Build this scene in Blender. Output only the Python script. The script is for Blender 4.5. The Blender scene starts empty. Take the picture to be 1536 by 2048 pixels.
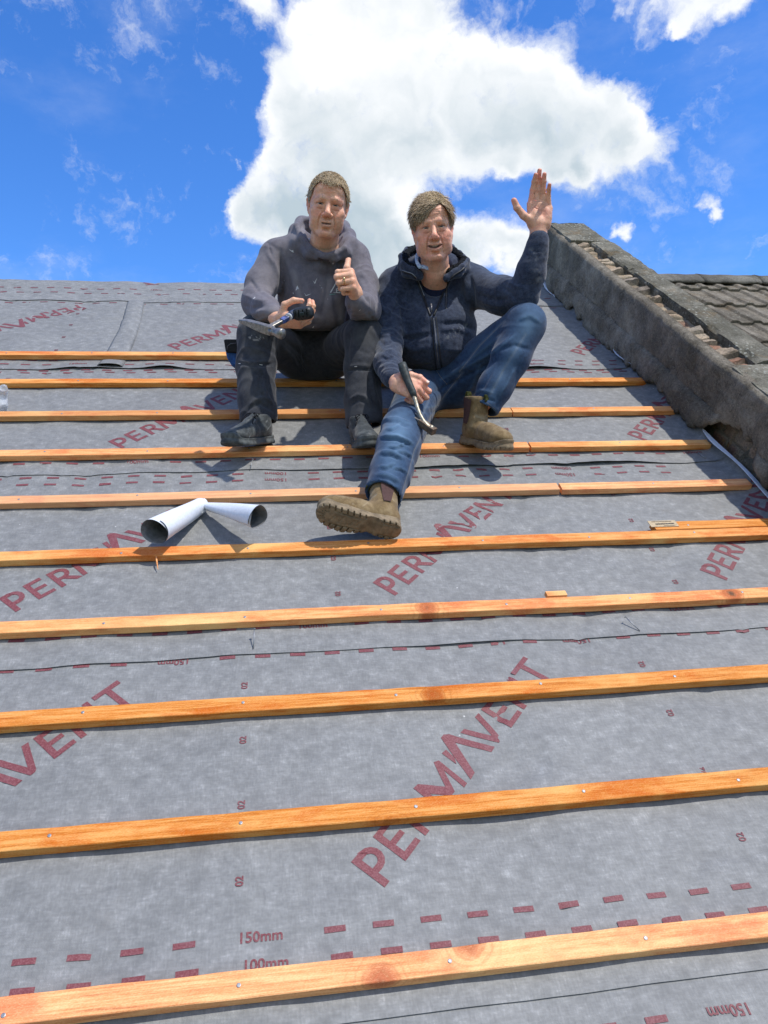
import bpy, bmesh, math, random
import numpy as np
from mathutils import Vector, Matrix, Euler
random.seed(7); rng = np.random.default_rng(7)
C = bpy.context.scene.collection
scene = bpy.context.scene
rad = math.radians
TH = rad(35.0)                       # pitch of the roof
CT, ST = math.cos(TH), math.sin(TH)
# roof frame (u along the ridge, v up the slope, n off the surface) -> world
RW = np.array([[1,0,0],[0,CT,-ST],[0,ST,CT]])
def uvn(u, v, n=0.0):
    return Vector((u, v*CT - n*ST, v*ST + n*CT))
# ---------------------------------------------------------------- camera
CAMP = (0.9833776, -0.05605326, -0.13388827, 1.56515113)
def rot3(a,b,c):
    ca,sa=math.cos(a),math.sin(a);cb,sb=math.cos(b),math.sin(b);cc,sc=math.cos(c),math.sin(c)
    Rx=np.array([[1,0,0],[0,ca,-sa],[0,sa,ca]]);Ry=np.array([[cb,0,sb],[0,1,0],[-sb,0,cb]]);Rz=np.array([[cc,-sc,0],[sc,cc,0],[0,0,1]])
    return Rz@Ry@Rx
CM = RW @ rot3(*CAMP[:3])            # columns: camera axes in world
CP = RW @ np.array([0,0,CAMP[3]])
FPX = 1500.0
def W(px, py, t):                    # a point seen at (px,py) of the survey photo, t metres deep
    return CP + (CM @ np.array([(px-768)/FPX, -(py-1024)/FPX, -1.0]))*t
def toPx(P):
    q = (np.asarray(P)-CP) @ CM
    return np.stack([768+FPX*q[...,0]/-q[...,2], 1024-FPX*q[...,1]/-q[...,2]], -1)
cam = bpy.data.cameras.new('camera'); camo = bpy.data.objects.new('camera', cam); C.objects.link(camo)
cam.sensor_fit = 'VERTICAL'; cam.sensor_height = 36.0; cam.lens = FPX/2048*36.0
cam.clip_start = 0.05; cam.clip_end = 5000
mw = Matrix.Identity(4)
for i in range(3):
    for j in range(3): mw[i][j] = CM[i,j]
    mw[i][3] = CP[i]
camo.matrix_world = mw
scene.camera = camo
scene.render.resolution_x = 768; scene.render.resolution_y = 1024
scene.view_settings.view_transform = 'Standard'; scene.view_settings.look = 'None'
scene.view_settings.exposure = 0.17; scene.view_settings.gamma = 1.0
# ---------------------------------------------------------------- sun
_s = RW @ np.array([0.40, 0.30, 1.0]); _s /= np.linalg.norm(_s)
SUN_EL = math.asin(_s[2]); SUN_AZ = math.atan2(_s[0], _s[1])
sl = bpy.data.lights.new('sun', 'SUN'); sl.energy = 3.8; sl.angle = rad(1.0); sl.color = (1.0, 0.955, 0.88)
so = bpy.data.objects.new('sun', sl); C.objects.link(so)
so.rotation_euler = Vector(_s.tolist()).to_track_quat('Z', 'Y').to_euler(); so.location = (3, 8, 12)
# ---------------------------------------------------------------- world: sky and clouds
world = bpy.data.worlds.new('World'); scene.world = world; world.use_nodes = True
wt = world.node_tree; wt.nodes.clear()
def wn(t, **k):
    n = wt.nodes.new(t)
    for a, b in k.items(): setattr(n, a, b)
    return n
def wl(a, b): wt.links.new(a, b)
def wmath(op, a, b=None, c=None, clamp=False):
    n = wn('ShaderNodeMath', operation=op, use_clamp=clamp)
    for i, x in enumerate((a, b, c)):
        if x is None: continue
        if isinstance(x, (int, float)): n.inputs[i].default_value = x
        else: wl(x, n.inputs[i])
    return n.outputs[0]
def wrange(x, a, b, c=0.0, d=1.0, sm=True):
    n = wn('ShaderNodeMapRange'); n.interpolation_type = 'SMOOTHSTEP' if sm else 'LINEAR'
    wl(x, n.inputs[0])
    for i, q in enumerate((a, b, c, d)): n.inputs[i+1].default_value = q
    return n.outputs[0]
def wmix(f, a, b):
    n = wn('ShaderNodeMix', data_type='RGBA')
    if isinstance(f, (int, float)): n.inputs[0].default_value = f
    else: wl(f, n.inputs[0])
    for i, x in ((6, a), (7, b)):
        if isinstance(x, tuple): n.inputs[i].default_value = x
        else: wl(x, n.inputs[i])
    return n.outputs[2]
tc = wn('ShaderNodeTexCoord')
DIR = tc.outputs['Generated']
sky = wn('ShaderNodeTexSky', sky_type='NISHITA'); sky.sun_disc = False
sky.sun_elevation = SUN_EL; sky.sun_rotation = SUN_AZ; sky.altitude = 60; sky.air_density = 1.0; sky.dust_density = 0.3; sky.ozone_density = 2.2
hs = wn('ShaderNodeHueSaturation'); hs.inputs['Saturation'].default_value = 1.24; hs.inputs['Value'].default_value = 1.0
wl(sky.outputs[0], hs.inputs['Color'])
tint = wn('ShaderNodeMix', data_type='RGBA', blend_type='MULTIPLY'); tint.inputs[0].default_value = 1.0
wl(hs.outputs[0], tint.inputs[6]); tint.inputs[7].default_value = (0.74, 0.99, 1.38, 1)
SKYC = tint.outputs[2]
# warp the direction with two octaves so that cloud edges billow
def wnoise(vec, scale, detail, rough, w=None):
    n = wn('ShaderNodeTexNoise'); n.inputs['Scale'].default_value = scale; n.inputs['Detail'].default_value = detail
    n.inputs['Roughness'].default_value = rough
    wl(vec, n.inputs['Vector']); return n
def vadd(a, b, s):
    m = wn('ShaderNodeVectorMath', operation='SUBTRACT'); wl(b, m.inputs[0]); m.inputs[1].default_value = (0.5, 0.5, 0.5)
    m2 = wn('ShaderNodeVectorMath', operation='SCALE'); wl(m.outputs[0], m2.inputs[0]); m2.inputs['Scale'].default_value = s
    m3 = wn('ShaderNodeVectorMath', operation='ADD'); wl(a, m3.inputs[0]); wl(m2.outputs[0], m3.inputs[1]); return m3.outputs[0]
n1 = wnoise(DIR, 5.0, 6, 0.55); n2 = wnoise(DIR, 18.0, 8, 0.62)
WD = vadd(vadd(DIR, n1.outputs['Color'], 0.10), n2.outputs['Color'], 0.05)
def cdir(px, py):
    d = CM @ np.array([(px-768)/FPX, -(py-1024)/FPX, -1.0]); return d/np.linalg.norm(d)
BLOBS = [(640,60,62),(690,30,105),(785,55,100),(605,165,60),(685,175,110),(800,190,190),(930,200,105),(610,260,75),(700,290,130),
 (845,285,115),(1060,150,80),(1030,210,110),(1130,200,70),(1190,260,110),(1240,165,48),(1262,235,60),(1280,300,62),(1000,262,100),(1120,285,85),
 (590,400,90),(630,415,105),(520,420,46),(475,425,26),(700,410,95),(700,490,90),(790,470,72),(760,540,90),(950,505,50),(1010,505,52),(1060,540,60),(920,545,60),(840,530,60),
 (1100,352,26),(1010,350,26),(1165,335,30),(1330,-10,60),(1400,5,52),(1462,15,38),(1240,-5,32),(1350,60,22),
 (1405,392,19),(1420,415,15),(352,284,15),(335,283,10),(1240,470,18),(520,10,40),(480,330,16),
 (100,-420,260),(-500,-200,300),(1900,-300,330),(2300,200,260),(2600,500,300),(-900,500,260),(900,-900,300)]
# unseen cloud added behind the camera to fill the shade with white light
FILL_CLOUDS = [((-.5,-.75,.55),.30),((.1,-.85,.45),.34),((.65,-.6,.5),.28),((-.9,-.3,.35),.22),((.3,-.6,.78),.24),((.9,-.45,.2),.22),((-.15,-.95,.2),.3),((-.75,-.65,.2),.2)]
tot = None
for (d, r) in FILL_CLOUDS:
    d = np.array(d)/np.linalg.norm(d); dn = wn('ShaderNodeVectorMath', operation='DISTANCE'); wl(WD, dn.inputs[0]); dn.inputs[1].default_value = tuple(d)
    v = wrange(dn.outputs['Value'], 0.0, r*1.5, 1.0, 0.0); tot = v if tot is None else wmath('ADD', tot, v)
for (x, y, r) in BLOBS:
    d = cdir(x, y)
    k = 1.0/ (1 + ((x-768)/FPX)**2 + ((y-1024)/FPX)**2)**0.5
    dn = wn('ShaderNodeVectorMath', operation='DISTANCE'); wl(WD, dn.inputs[0]); dn.inputs[1].default_value = tuple(d)
    v = wrange(dn.outputs['Value'], 0.0, r/FPX*k*1.50, 1.0, 0.0)
    tot = v if tot is None else wmath('ADD', tot, v)
n3 = wnoise(WD, 30.0, 10, 0.66)
n4 = wnoise(WD, 8.0, 9, 0.58)
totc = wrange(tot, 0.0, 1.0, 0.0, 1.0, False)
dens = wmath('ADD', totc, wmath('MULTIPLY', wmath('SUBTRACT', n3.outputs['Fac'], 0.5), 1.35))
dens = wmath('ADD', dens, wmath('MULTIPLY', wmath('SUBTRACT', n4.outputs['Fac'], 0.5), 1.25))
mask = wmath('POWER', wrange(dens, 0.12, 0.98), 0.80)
# thin cirrus veil
st = wn('ShaderNodeVectorMath', operation='MULTIPLY'); wl(DIR, st.inputs[0]); st.inputs[1].default_value = (1.6, 1.0, 3.4)
n5 = wnoise(st.outputs[0], 2.6, 8, 0.6)
veil = wmath('MULTIPLY', wrange(n5.outputs['Fac'], 0.46, 0.80), 0.22)
# cloud brightness: bright billows, grey bellies where the cloud is thick
thick = wrange(tot, 0.7, 2.3)
sep = wn('ShaderNodeSeparateXYZ'); wl(DIR, sep.inputs[0])
low = wrange(sep.outputs['Z'], 0.58, 0.36)
# relief: density compared with the density a little nearer the sun
def shifted(off, scale, det, ro):
    m3 = wn('ShaderNodeVectorMath', operation='ADD'); wl(WD, m3.inputs[0]); m3.inputs[1].default_value = off
    return wnoise(m3.outputs[0], scale, det, ro).outputs['Fac']
off = tuple((_s - np.array([0, _s@cdir(900, 250), 0])*0)*0.022)
d1 = wmath('SUBTRACT', shifted((0,0,0), 5.0, 5, 0.5), shifted(tuple(np.array(off)*1.6), 5.0, 5, 0.5))
d2 = wmath('SUBTRACT', shifted((0,0,0), 13.0, 4, 0.5), shifted(tuple(np.array(off)*.6), 13.0, 4, 0.5))
rel_ = wmath('ADD', wmath('MULTIPLY', d1, 1.9), wmath('MULTIPLY', d2, 0.75))
n6 = wnoise(WD, 4.0, 6, 0.55)
belly = wmath('MULTIPLY', wmath('MULTIPLY', thick, wmath('ADD', wmath('MULTIPLY', low, 0.85), 0.10)), wrange(n6.outputs['Fac'], 0.30, 0.62, 0.35, 1.0))
dark = wmath('SUBTRACT', wmath('ADD', wmath('MULTIPLY', belly, 0.85), 0.20), rel_, clamp=True)
CB = wmix(dark, (6.5, 6.55, 6.65, 1), (3.1, 3.75, 4.2, 1))
SK2 = wmix(veil, SKYC, (5.0, 5.4, 6.0, 1))
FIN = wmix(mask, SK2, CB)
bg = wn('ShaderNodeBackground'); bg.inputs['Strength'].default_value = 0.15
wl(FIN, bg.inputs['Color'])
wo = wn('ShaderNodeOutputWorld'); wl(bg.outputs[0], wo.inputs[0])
# ================================================================ helpers
def link(name, me, mat=None, parent=None):
    o = bpy.data.objects.new(name, me); C.objects.link(o)
    if mat is not None:
        for m in (mat if isinstance(mat, (list, tuple)) else [mat]): me.materials.append(m)
    if parent is not None: o.parent = parent
    return o
def tag(o, label=None, cat=None, group=None, kind=None):
    if label: o['label'] = label
    if cat: o['category'] = cat
    if group: o['group'] = group
    if kind: o['kind'] = kind
    return o
def empty(name, loc, rot=(0,0,0)):
    o = bpy.data.objects.new(name, None); C.objects.link(o); o.location = loc; o.rotation_euler = rot
    o.empty_display_size = 0.05
    return o
def mesh(name, vs, fs, smooth=True):
    me = bpy.data.meshes.new(name); me.from_pydata([tuple(map(float, v)) for v in vs], [], [tuple(map(int, f)) for f in fs]); me.update()
    if smooth: me.polygons.foreach_set('use_smooth', [True]*len(me.polygons))
    return me
class MB:
    def __init__(s): s.v = []; s.f = []; s.m = []
    def add(s, vs, fs, mi=0):
        o = len(s.v); s.v += [tuple(map(float, v)) for v in vs]; s.f += [tuple(i+o for i in f) for f in fs]; s.m += [mi]*len(fs)
    def box(s, x0, x1, y0, y1, z0, z1, mi=0):
        s.add([(x,y,z) for x in (x0,x1) for y in (y0,y1) for z in (z0,z1)],
              [(0,1,3,2),(4,6,7,5),(0,4,5,1),(2,3,7,6),(0,2,6,4),(1,5,7,3)], mi)
    def tube(s, pts, r, k=10, cap=True, mi=0):
        pts = [Vector(map(float, p)) for p in pts]; rs = r if isinstance(r, (list, tuple)) else [r]*len(pts)
        vs = []; up = None
        for i, p in enumerate(pts):
            d = (pts[min(i+1, len(pts)-1)] - pts[max(i-1, 0)]).normalized()
            if up is None: up = d.orthogonal().normalized()
            up = (up - d*up.dot(d)).normalized(); b = d.cross(up)
            for j in range(k):
                a = 2*math.pi*j/k; vs.append(p + (up*math.cos(a) + b*math.sin(a))*rs[i])
        fs = []
        for i in range(len(pts)-1):
            for j in range(k):
                fs.append((i*k+j, i*k+(j+1)%k, (i+1)*k+(j+1)%k, (i+1)*k+j))
        if cap: fs.append(tuple(range(k-1, -1, -1))); fs.append(tuple((len(pts)-1)*k+j for j in range(k)))
        s.add(vs, fs, mi)
    def build(s, name, mat, parent=None, smooth=False):
        me = mesh(name, s.v, s.f, smooth)
        o = link(name, me, mat, parent)
        if any(s.m): me.polygons.foreach_set('material_index', s.m)
        return o
def bevel(o, w, seg=2, ang=35):
    m = o.modifiers.new('bevel', 'BEVEL'); m.width = w; m.segments = seg; m.limit_method = 'ANGLE'; m.angle_limit = rad(ang); return m
# ---- value noise in numpy
_PT = rng.random((64, 64, 64)).astype(np.float32)
def vnoise(P, s=1.0, seed=0):
    P = np.asarray(P, dtype=np.float64)*s + seed*7.31 + 100
    i = np.floor(P).astype(int); f = P - i; f = f*f*(3-2*f)
    x0, y0, z0 = (i[...,0] & 63), (i[...,1] & 63), (i[...,2] & 63); x1, y1, z1 = (x0+1)&63, (y0+1)&63, (z0+1)&63
    fx, fy, fz = f[...,0], f[...,1], f[...,2]
    c00 = _PT[x0,y0,z0]*(1-fx)+_PT[x1,y0,z0]*fx; c10 = _PT[x0,y1,z0]*(1-fx)+_PT[x1,y1,z0]*fx
    c01 = _PT[x0,y0,z1]*(1-fx)+_PT[x1,y0,z1]*fx; c11 = _PT[x0,y1,z1]*(1-fx)+_PT[x1,y1,z1]*fx
    return (c00*(1-fy)+c10*fy)*(1-fz) + (c01*(1-fy)+c11*fy)*fz
def fbm(P, s=1.0, o=4, seed=0, g=0.5):
    t = 0; a = 1.0; tot = 0
    for k in range(o):
        t = t + a*vnoise(P, s*(2.03**k), seed+k); tot += a; a *= g
    return t/tot
# ---- signed distance fields meshed with surface nets
def nrm(v): v = np.asarray(v, float); return v/np.linalg.norm(v)
class SDF:
    def __init__(s, lo, hi, h):
        s.lo = np.array(lo, float); s.h = h
        s.n = np.ceil((np.array(hi)-s.lo)/h).astype(int)+1
        s.F = np.full(s.n, 0.5, np.float32)
    def sub(s, lo, hi):
        a = np.clip(np.floor((np.array(lo)-s.lo)/s.h).astype(int), 0, s.n); b = np.clip(np.ceil((np.array(hi)-s.lo)/s.h).astype(int)+1, 0, s.n)
        if (b <= a).any(): return None
        g = [s.lo[i] + s.h*np.arange(a[i], b[i]) for i in range(3)]
        return (slice(a[0],b[0]), slice(a[1],b[1]), slice(a[2],b[2])), g[0][:,None,None], g[1][None,:,None], g[2][None,None,:]
    def put(s, lo, hi, fn, k, mode):
        q = s.sub(lo, hi)
        if q is None: return
        sl, X, Y, Z = q; d = fn(X, Y, Z); F = s.F[sl]
        if mode == 'u':
            if k > 0:
                h = np.clip(0.5+0.5*(d-F)/k, 0, 1); r = d*(1-h)+F*h - k*h*(1-h)
            else: r = np.minimum(F, d)
        elif mode == 's':
            if k > 0:
                h = np.clip(0.5-0.5*(F+d)/k, 0, 1); r = F*(1-h) - d*h + k*h*(1-h)
            else: r = np.maximum(F, -d)
        s.F[sl] = r
    def cone(s, a, b, ra, rb, k=0.01, mode='u', sc=None):
        a = np.array(a, float); b = np.array(b, float); m = max(ra, rb)*1.0 + 2*k + 3*s.h
        if sc is not None: m *= max(sc)
        d = b-a; L = max(d@d, 1e-9)
        def fn(X, Y, Z):
            t = np.clip(((X-a[0])*d[0]+(Y-a[1])*d[1]+(Z-a[2])*d[2])/L, 0, 1)
            ex, ey, ez = X-a[0]-t*d[0], Y-a[1]-t*d[1], Z-a[2]-t*d[2]
            return np.sqrt(ex*ex+ey*ey+ez*ez) - (ra+(rb-ra)*t)
        s.put(np.minimum(a, b)-m, np.maximum(a, b)+m, fn, k, mode); return s
    def chain(s, pts, rs, k=0.01, mode='u'):
        for i in range(len(pts)-1): s.cone(pts[i], pts[i+1], rs[i], rs[i+1], k, mode)
        return s
    def ell(s, c, r, k=0.01, mode='u', R=None):
        c = np.array(c, float); r = np.array(r, float); m = r.max() + 2*k + 3*s.h
        R_ = np.eye(3) if R is None else np.array(R)      # columns = ellipsoid axes
        def fn(X, Y, Z):
            x, y, z = X-c[0], Y-c[1], Z-c[2]
            p = [(x*R_[0,i]+y*R_[1,i]+z*R_[2,i]) for i in range(3)]
            k0 = np.sqrt(sum((p[i]/r[i])**2 for i in range(3))); k1 = np.sqrt(sum((p[i]/r[i]**2)**2 for i in range(3)))
            return k0*(k0-1)/np.maximum(k1, 1e-6)
        s.put(c-m, c+m, fn, k, mode); return s
    def box(s, c, r, rd=0.003, k=0.0, mode='u', R=None):
        c = np.array(c, float); r = np.array(r, float); m = np.linalg.norm(r) + 2*k + 3*s.h
        R_ = np.eye(3) if R is None else np.array(R)
        def fn(X, Y, Z):
            x, y, z = X-c[0], Y-c[1], Z-c[2]
            q = [np.abs(x*R_[0,i]+y*R_[1,i]+z*R_[2,i]) - (r[i]-rd) for i in range(3)]
            o = np.sqrt(sum(np.maximum(t, 0)**2 for t in q)); inn = np.minimum(np.maximum(np.maximum(q[0], q[1]), q[2]), 0)
            return o+inn-rd
        s.put(c-m, c+m, fn, k, mode); return s
    def plane(s, p, n, k=0.0):      # cut away the side the normal points to
        p = np.array(p, float); n = nrm(n)
        s.put(s.lo, s.lo+s.h*s.n, lambda X, Y, Z: -((X-p[0])*n[0]+(Y-p[1])*n[1]+(Z-p[2])*n[2]), k, 's'); return s
    def mesh(s):
        F = s.F; n = F.shape; ins = F < 0
        cnt = np.zeros(tuple(k-1 for k in n), np.float32); acc = np.zeros(cnt.shape+(3,), np.float32)
        def corner(dx, dy, dz): return (slice(dx, n[0]-1+dx), slice(dy, n[1]-1+dy), slice(dz, n[2]-1+dz))
        cube = np.zeros(cnt.shape, np.int8)
        for dx in (0,1):
            for dy in (0,1):
                for dz in (0,1): cube += ins[corner(dx,dy,dz)]
        act = np.argwhere((cube > 0) & (cube < 8)); ax_, ay_, az_ = act.T
        P = np.zeros((len(act), 3)); cn = np.zeros(len(act))
        for axis in range(3):
            for o1 in (0,1):
                for o2 in (0,1):
                    off = [0,0,0]; oth = [i for i in range(3) if i != axis]; off[oth[0]] = o1; off[oth[1]] = o2
                    a = F[ax_+off[0], ay_+off[1], az_+off[2]]; off2 = list(off); off2[axis] = 1
                    b = F[ax_+off2[0], ay_+off2[1], az_+off2[2]]
                    m = (a < 0) != (b < 0); t = np.where(m, a/np.where(m, a-b, 1), 0)
                    q = np.array(off, float)[None,:].repeat(len(act), 0); q[:, axis] = t
                    P[m] += q[m]; cn[m] += 1
        P = P/cn[:,None] + act
        idx = np.full(cnt.shape, -1, int); idx[ax_, ay_, az_] = np.arange(len(act))
        fs = []
        for axis in range(3):
            sl0 = [slice(1, n[i]-1) for i in range(3)]; sl1 = list(sl0)
            sl0[axis] = slice(0, n[axis]-1); sl1[axis] = slice(1, n[axis])
            a = ins[tuple(sl0)]; b = ins[tuple(sl1)]; e = np.argwhere(a != b)
            if not len(e): continue
            flip = a[e[:,0], e[:,1], e[:,2]]
            for i in range(3):
                if i != axis: e[:, i] += 1
            u, v = [(1,2),(2,0),(0,1)][axis]
            def g(du, dv):
                q = e.copy(); q[:, u] -= du; q[:, v] -= dv; return idx[q[:,0], q[:,1], q[:,2]]
            f = np.stack([g(1,1), g(0,1), g(0,0), g(1,0)], 1)
            f[~flip] = f[~flip][:, ::-1]
            fs.append(f)
        return P*s.h + s.lo, np.concatenate(fs) if fs else np.zeros((0,4), int)
def vnormals(V, Fc):
    a = V[Fc[:,0]]; fn = np.cross(V[Fc[:,2]]-a, V[Fc[:,3]]-V[Fc[:,1]])
    N = np.zeros_like(V)
    for i in range(4): np.add.at(N, Fc[:,i], fn)
    return N/np.maximum(np.linalg.norm(N, axis=1, keepdims=True), 1e-12)
def relax(V, Fc, it=2, lam=0.5):
    for _ in range(it):
        S = np.zeros_like(V); c = np.zeros(len(V))
        for i in range(4):
            j = Fc[:, (i+1)%4]; np.add.at(S, Fc[:,i], V[j]); np.add.at(c, Fc[:,i], 1)
            j = Fc[:, (i-1)%4]; np.add.at(S, Fc[:,i], V[j]); np.add.at(c, Fc[:,i], 1)
        V = V + lam*(S/c[:,None]-V)
    return V
def segdist(P, a, b):
    a = np.asarray(a, float); b = np.asarray(b, float); d = b-a; L = max(float(d@d), 1e-12)
    t = np.clip(((P-a)@d)/L, 0, 1); return np.linalg.norm(P-a-t[:,None]*d, axis=1), t
def strokes(V, Fc, S):
    """press folds into cloth: each stroke is a line seen in the photo, its width in px and its height in m"""
    N = vnormals(V, Fc); px = toPx(V); view = CP - V; view /= np.linalg.norm(view, axis=1, keepdims=True)
    fac = np.clip((N*view).sum(1)*2.0, 0, 1); D = np.zeros(len(V))
    for pts, w, amp in S:
        pts = [np.array(p, float) for p in pts]; L = sum(np.linalg.norm(pts[i+1]-pts[i]) for i in range(len(pts)-1)); acc = 0
        best = np.full(len(V), 1e9); bt = np.zeros(len(V))
        lo = np.min(pts, 0)-4*w; hi = np.max(pts, 0)+4*w
        m = ((px > lo) & (px < hi)).all(1); ii = np.nonzero(m)[0]
        if not len(ii): continue
        for i in range(len(pts)-1):
            d, t = segdist(px[ii], pts[i], pts[i+1]); l = np.linalg.norm(pts[i+1]-pts[i])
            b = d < best[ii]; best[ii[b]] = d[b]; bt[ii[b]] = (acc + t[b]*l)/L; acc += l
        taper = np.clip(np.sin(np.pi*np.clip(bt[ii]*0.9+0.05, 0, 1))*1.6, 0, 1)
        D[ii] += amp*np.exp(-(best[ii]/w)**2)*taper
    return V + N*(D*fac)[:,None]
def setcol(me, col, name='tone'):
    a = me.color_attributes.new(name, 'FLOAT_COLOR', 'POINT')
    c = np.ones((len(col), 4), np.float32); c[:, :col.shape[1]] = col
    a.data.foreach_set('color', c.ravel())
# ---------------------------------------------------------------- materials
class MT:
    def __init__(s, name, rough=0.8, spec=0.3):
        s.m = bpy.data.materials.new(name); s.m.use_nodes = True; s.t = s.m.node_tree
        s.b = s.t.nodes['Principled BSDF']; s.b.inputs['Roughness'].default_value = rough
        s.b.inputs['Specular IOR Level'].default_value = spec
        s.co = s.t.nodes.new('ShaderNodeTexCoord').outputs['Object']
    def n(s, t, **k):
        q = s.t.nodes.new(t)
        for a, b in k.items(): setattr(q, a, b)
        return q
    def l(s, a, b): s.t.links.new(a, b)
    def vec(s, sc, rot=(0,0,0), src=None):
        q = s.n('ShaderNodeMapping'); s.l(src or s.co, q.inputs[0]); q.inputs['Scale'].default_value = sc; q.inputs['Rotation'].default_value = rot; return q.outputs[0]
    def noise(s, scale, detail=5, rough=0.55, vec=None, dist=0):
        q = s.n('ShaderNodeTexNoise'); q.inputs['Scale'].default_value = scale; q.inputs['Detail'].default_value = detail
        q.inputs['Roughness'].default_value = rough; q.inputs['Distortion'].default_value = dist; s.l(vec or s.co, q.inputs['Vector']); return q.outputs['Fac']
    def voro(s, scale, vec=None, feature='F1', out='Distance'):
        q = s.n('ShaderNodeTexVoronoi', feature=feature); q.inputs['Scale'].default_value = scale; s.l(vec or s.co, q.inputs['Vector']); return q.outputs[out]
    def ramp(s, x, stops, interp='LINEAR'):
        q = s.n('ShaderNodeValToRGB'); s.l(x, q.inputs[0]); e = q.color_ramp; e.interpolation = interp
        while len(e.elements) < len(stops): e.elements.new(0.5)
        for el, (p, c) in zip(e.elements, stops):
            el.position = p; el.color = (c if isinstance(c, tuple) else (c, c, c)) + (1,)
        return q.outputs[0]
    def math(s, op, a, b=None, clamp=False):
        q = s.n('ShaderNodeMath', operation=op, use_clamp=clamp)
        for i, x in enumerate((a, b)):
            if x is None: continue
            if isinstance(x, (int, float)): q.inputs[i].default_value = x
            else: s.l(x, q.inputs[i])
        return q.outputs[0]
    def rng(s, x, a, b, c=0.0, d=1.0):
        q = s.n('ShaderNodeMapRange'); q.interpolation_type = 'SMOOTHSTEP'; s.l(x, q.inputs[0])
        for i, z in enumerate((a, b, c, d)): q.inputs[i+1].default_value = z
        return q.outputs[0]
    def mix(s, f, a, b, bt='MIX'):
        q = s.n('ShaderNodeMix', data_type='RGBA', blend_type=bt)
        if isinstance(f, (int, float)): q.inputs[0].default_value = f
        else: s.l(f, q.inputs[0])
        for i, x in ((6, a), (7, b)):
            if isinstance(x, tuple): q.inputs[i].default_value = x + (1,)
            else: s.l(x, q.inputs[i])
        return q.outputs[2]
    def attr(s, name='tone'):
        q = s.n('ShaderNodeAttribute'); q.attribute_name = name; return q
    def col(s, x):
        if isinstance(x, tuple): s.b.inputs['Base Color'].default_value = x + (1,)
        else: s.l(x, s.b.inputs['Base Color'])
        return s
    def bump(s, x, strength=0.5, dist=0.002):
        q = s.n('ShaderNodeBump'); q.inputs['Strength'].default_value = strength; q.inputs['Distance'].default_value = dist
        s.l(x, q.inputs['Height']); s.l(q.outputs[0], s.b.inputs['Normal']); return s
def plain(name, c, rough=0.7, spec=0.3, metal=0.0, var=0.15, scale=60, bump=0.15, bd=0.001):
    m = MT(name, rough, spec); n = m.noise(scale, 5, 0.6)
    m.col(m.mix(m.rng(n, 0.3, 0.7), tuple(x*(1-var) for x in c), tuple(min(1, x*(1+var)) for x in c)))
    m.b.inputs['Metallic'].default_value = metal
    if bump: m.bump(n, bump, bd)
    return m.m
# ================================================================ the roof: underlay sheets
RAFT = [-0.10+0.4083*k for k in range(-9, 5)]           # nailing lines
BV = [0.6773+0.3465*(10-k) for k in range(0, 11)]        # lower edge of each batten row (index = row number from the top)
def ground_n(u, v):
    P = np.stack([u*1.0, v*1.0, 0*u], -1)
    ph = np.abs(np.sin(np.pi*(u-0.30)/0.4083))**1.3
    sag = 0.0018 + 0.0085*ph*(0.10+1.0*vnoise(P*np.array([2.2, 2.6, 1]), 1.0, 3))
    kink = 0.0026*(fbm(P*np.array([5, 16, 1]), 1.0, 3, 5)-0.5)*2 + 0.0030*(fbm(P*np.array([9, 5, 1]), 1.0, 3, 8)-0.5)*2
    r = np.abs(fbm(P*np.array([3.2, 2.2, 1]), 1.0, 3, 12)-0.5); kink = kink - 0.0055*np.exp(-(r/0.014)**2)*(vnoise(P, 1.3, 9) > 0.5)
    return np.minimum(-sag + kink, -0.0012)
SHEETS = [  # lower edge, upper edge
    (-0.45, 0.735), (0.628, 1.745), (1.602, 2.745), (2.645, 3.79), (3.682, 4.84), (4.732, 6.3)]
def edge_v(k, u):
    P = np.stack([u*1.0, u*0+k*3.3, u*0], -1)
    a = [0, .004, .006, .012, .012, .007][k]
    return (vnoise(P, 1.6, 20)-0.5)*2*a + (vnoise(P, 5, 21)-0.5)*a*0.6
def sheet_n(k, u, v):
    L, U = SHEETS[k]
    n = ground_n(u, v)
    P = np.stack([u*1.0, u*0+k*5.1, u*0], -1)
    t = np.clip((v-L)/0.16, 0, 1)
    n = n + 0.0018*(1-t*t*(3-2*t))
    if k < 5:
        t = np.clip((v-(SHEETS[k+1][0]-0.10))/0.10, 0, 1); n = n - 0.0016*t*t*(3-2*t)
    lift = [0, .0012, .002, .006, .006, .004][k]*np.clip(vnoise(P, 2.1, 31)*2-0.7, 0.05, 1)
    if k == 3: lift = lift + 0.018*np.exp(-((u-1.38)/0.22)**2) + 0.008*np.exp(-((u-0.75)/0.2)**2)
    if k == 4: lift = lift + 0.016*np.exp(-((u-1.40)/0.16)**2) + 0.016*np.exp(-((u+0.55)/0.10)**2) + .010*np.exp(-((u+0.95)/0.14)**2)
    if k == 2: lift = lift + 0.006*np.exp(-((u-0.55)/0.15)**2)
    n = n + lift*np.exp(-np.maximum(v-L, 0)/0.035)
    # second layer of fall: creases by the wall
    w = np.clip((u-1.55)/0.35, 0, 1)
    n = n + w*0.006*(fbm(np.stack([u*2, v*6, u*0], -1), 1.0, 3, 41)-0.45)
    return n
U_FOLD = 1.925
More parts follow.
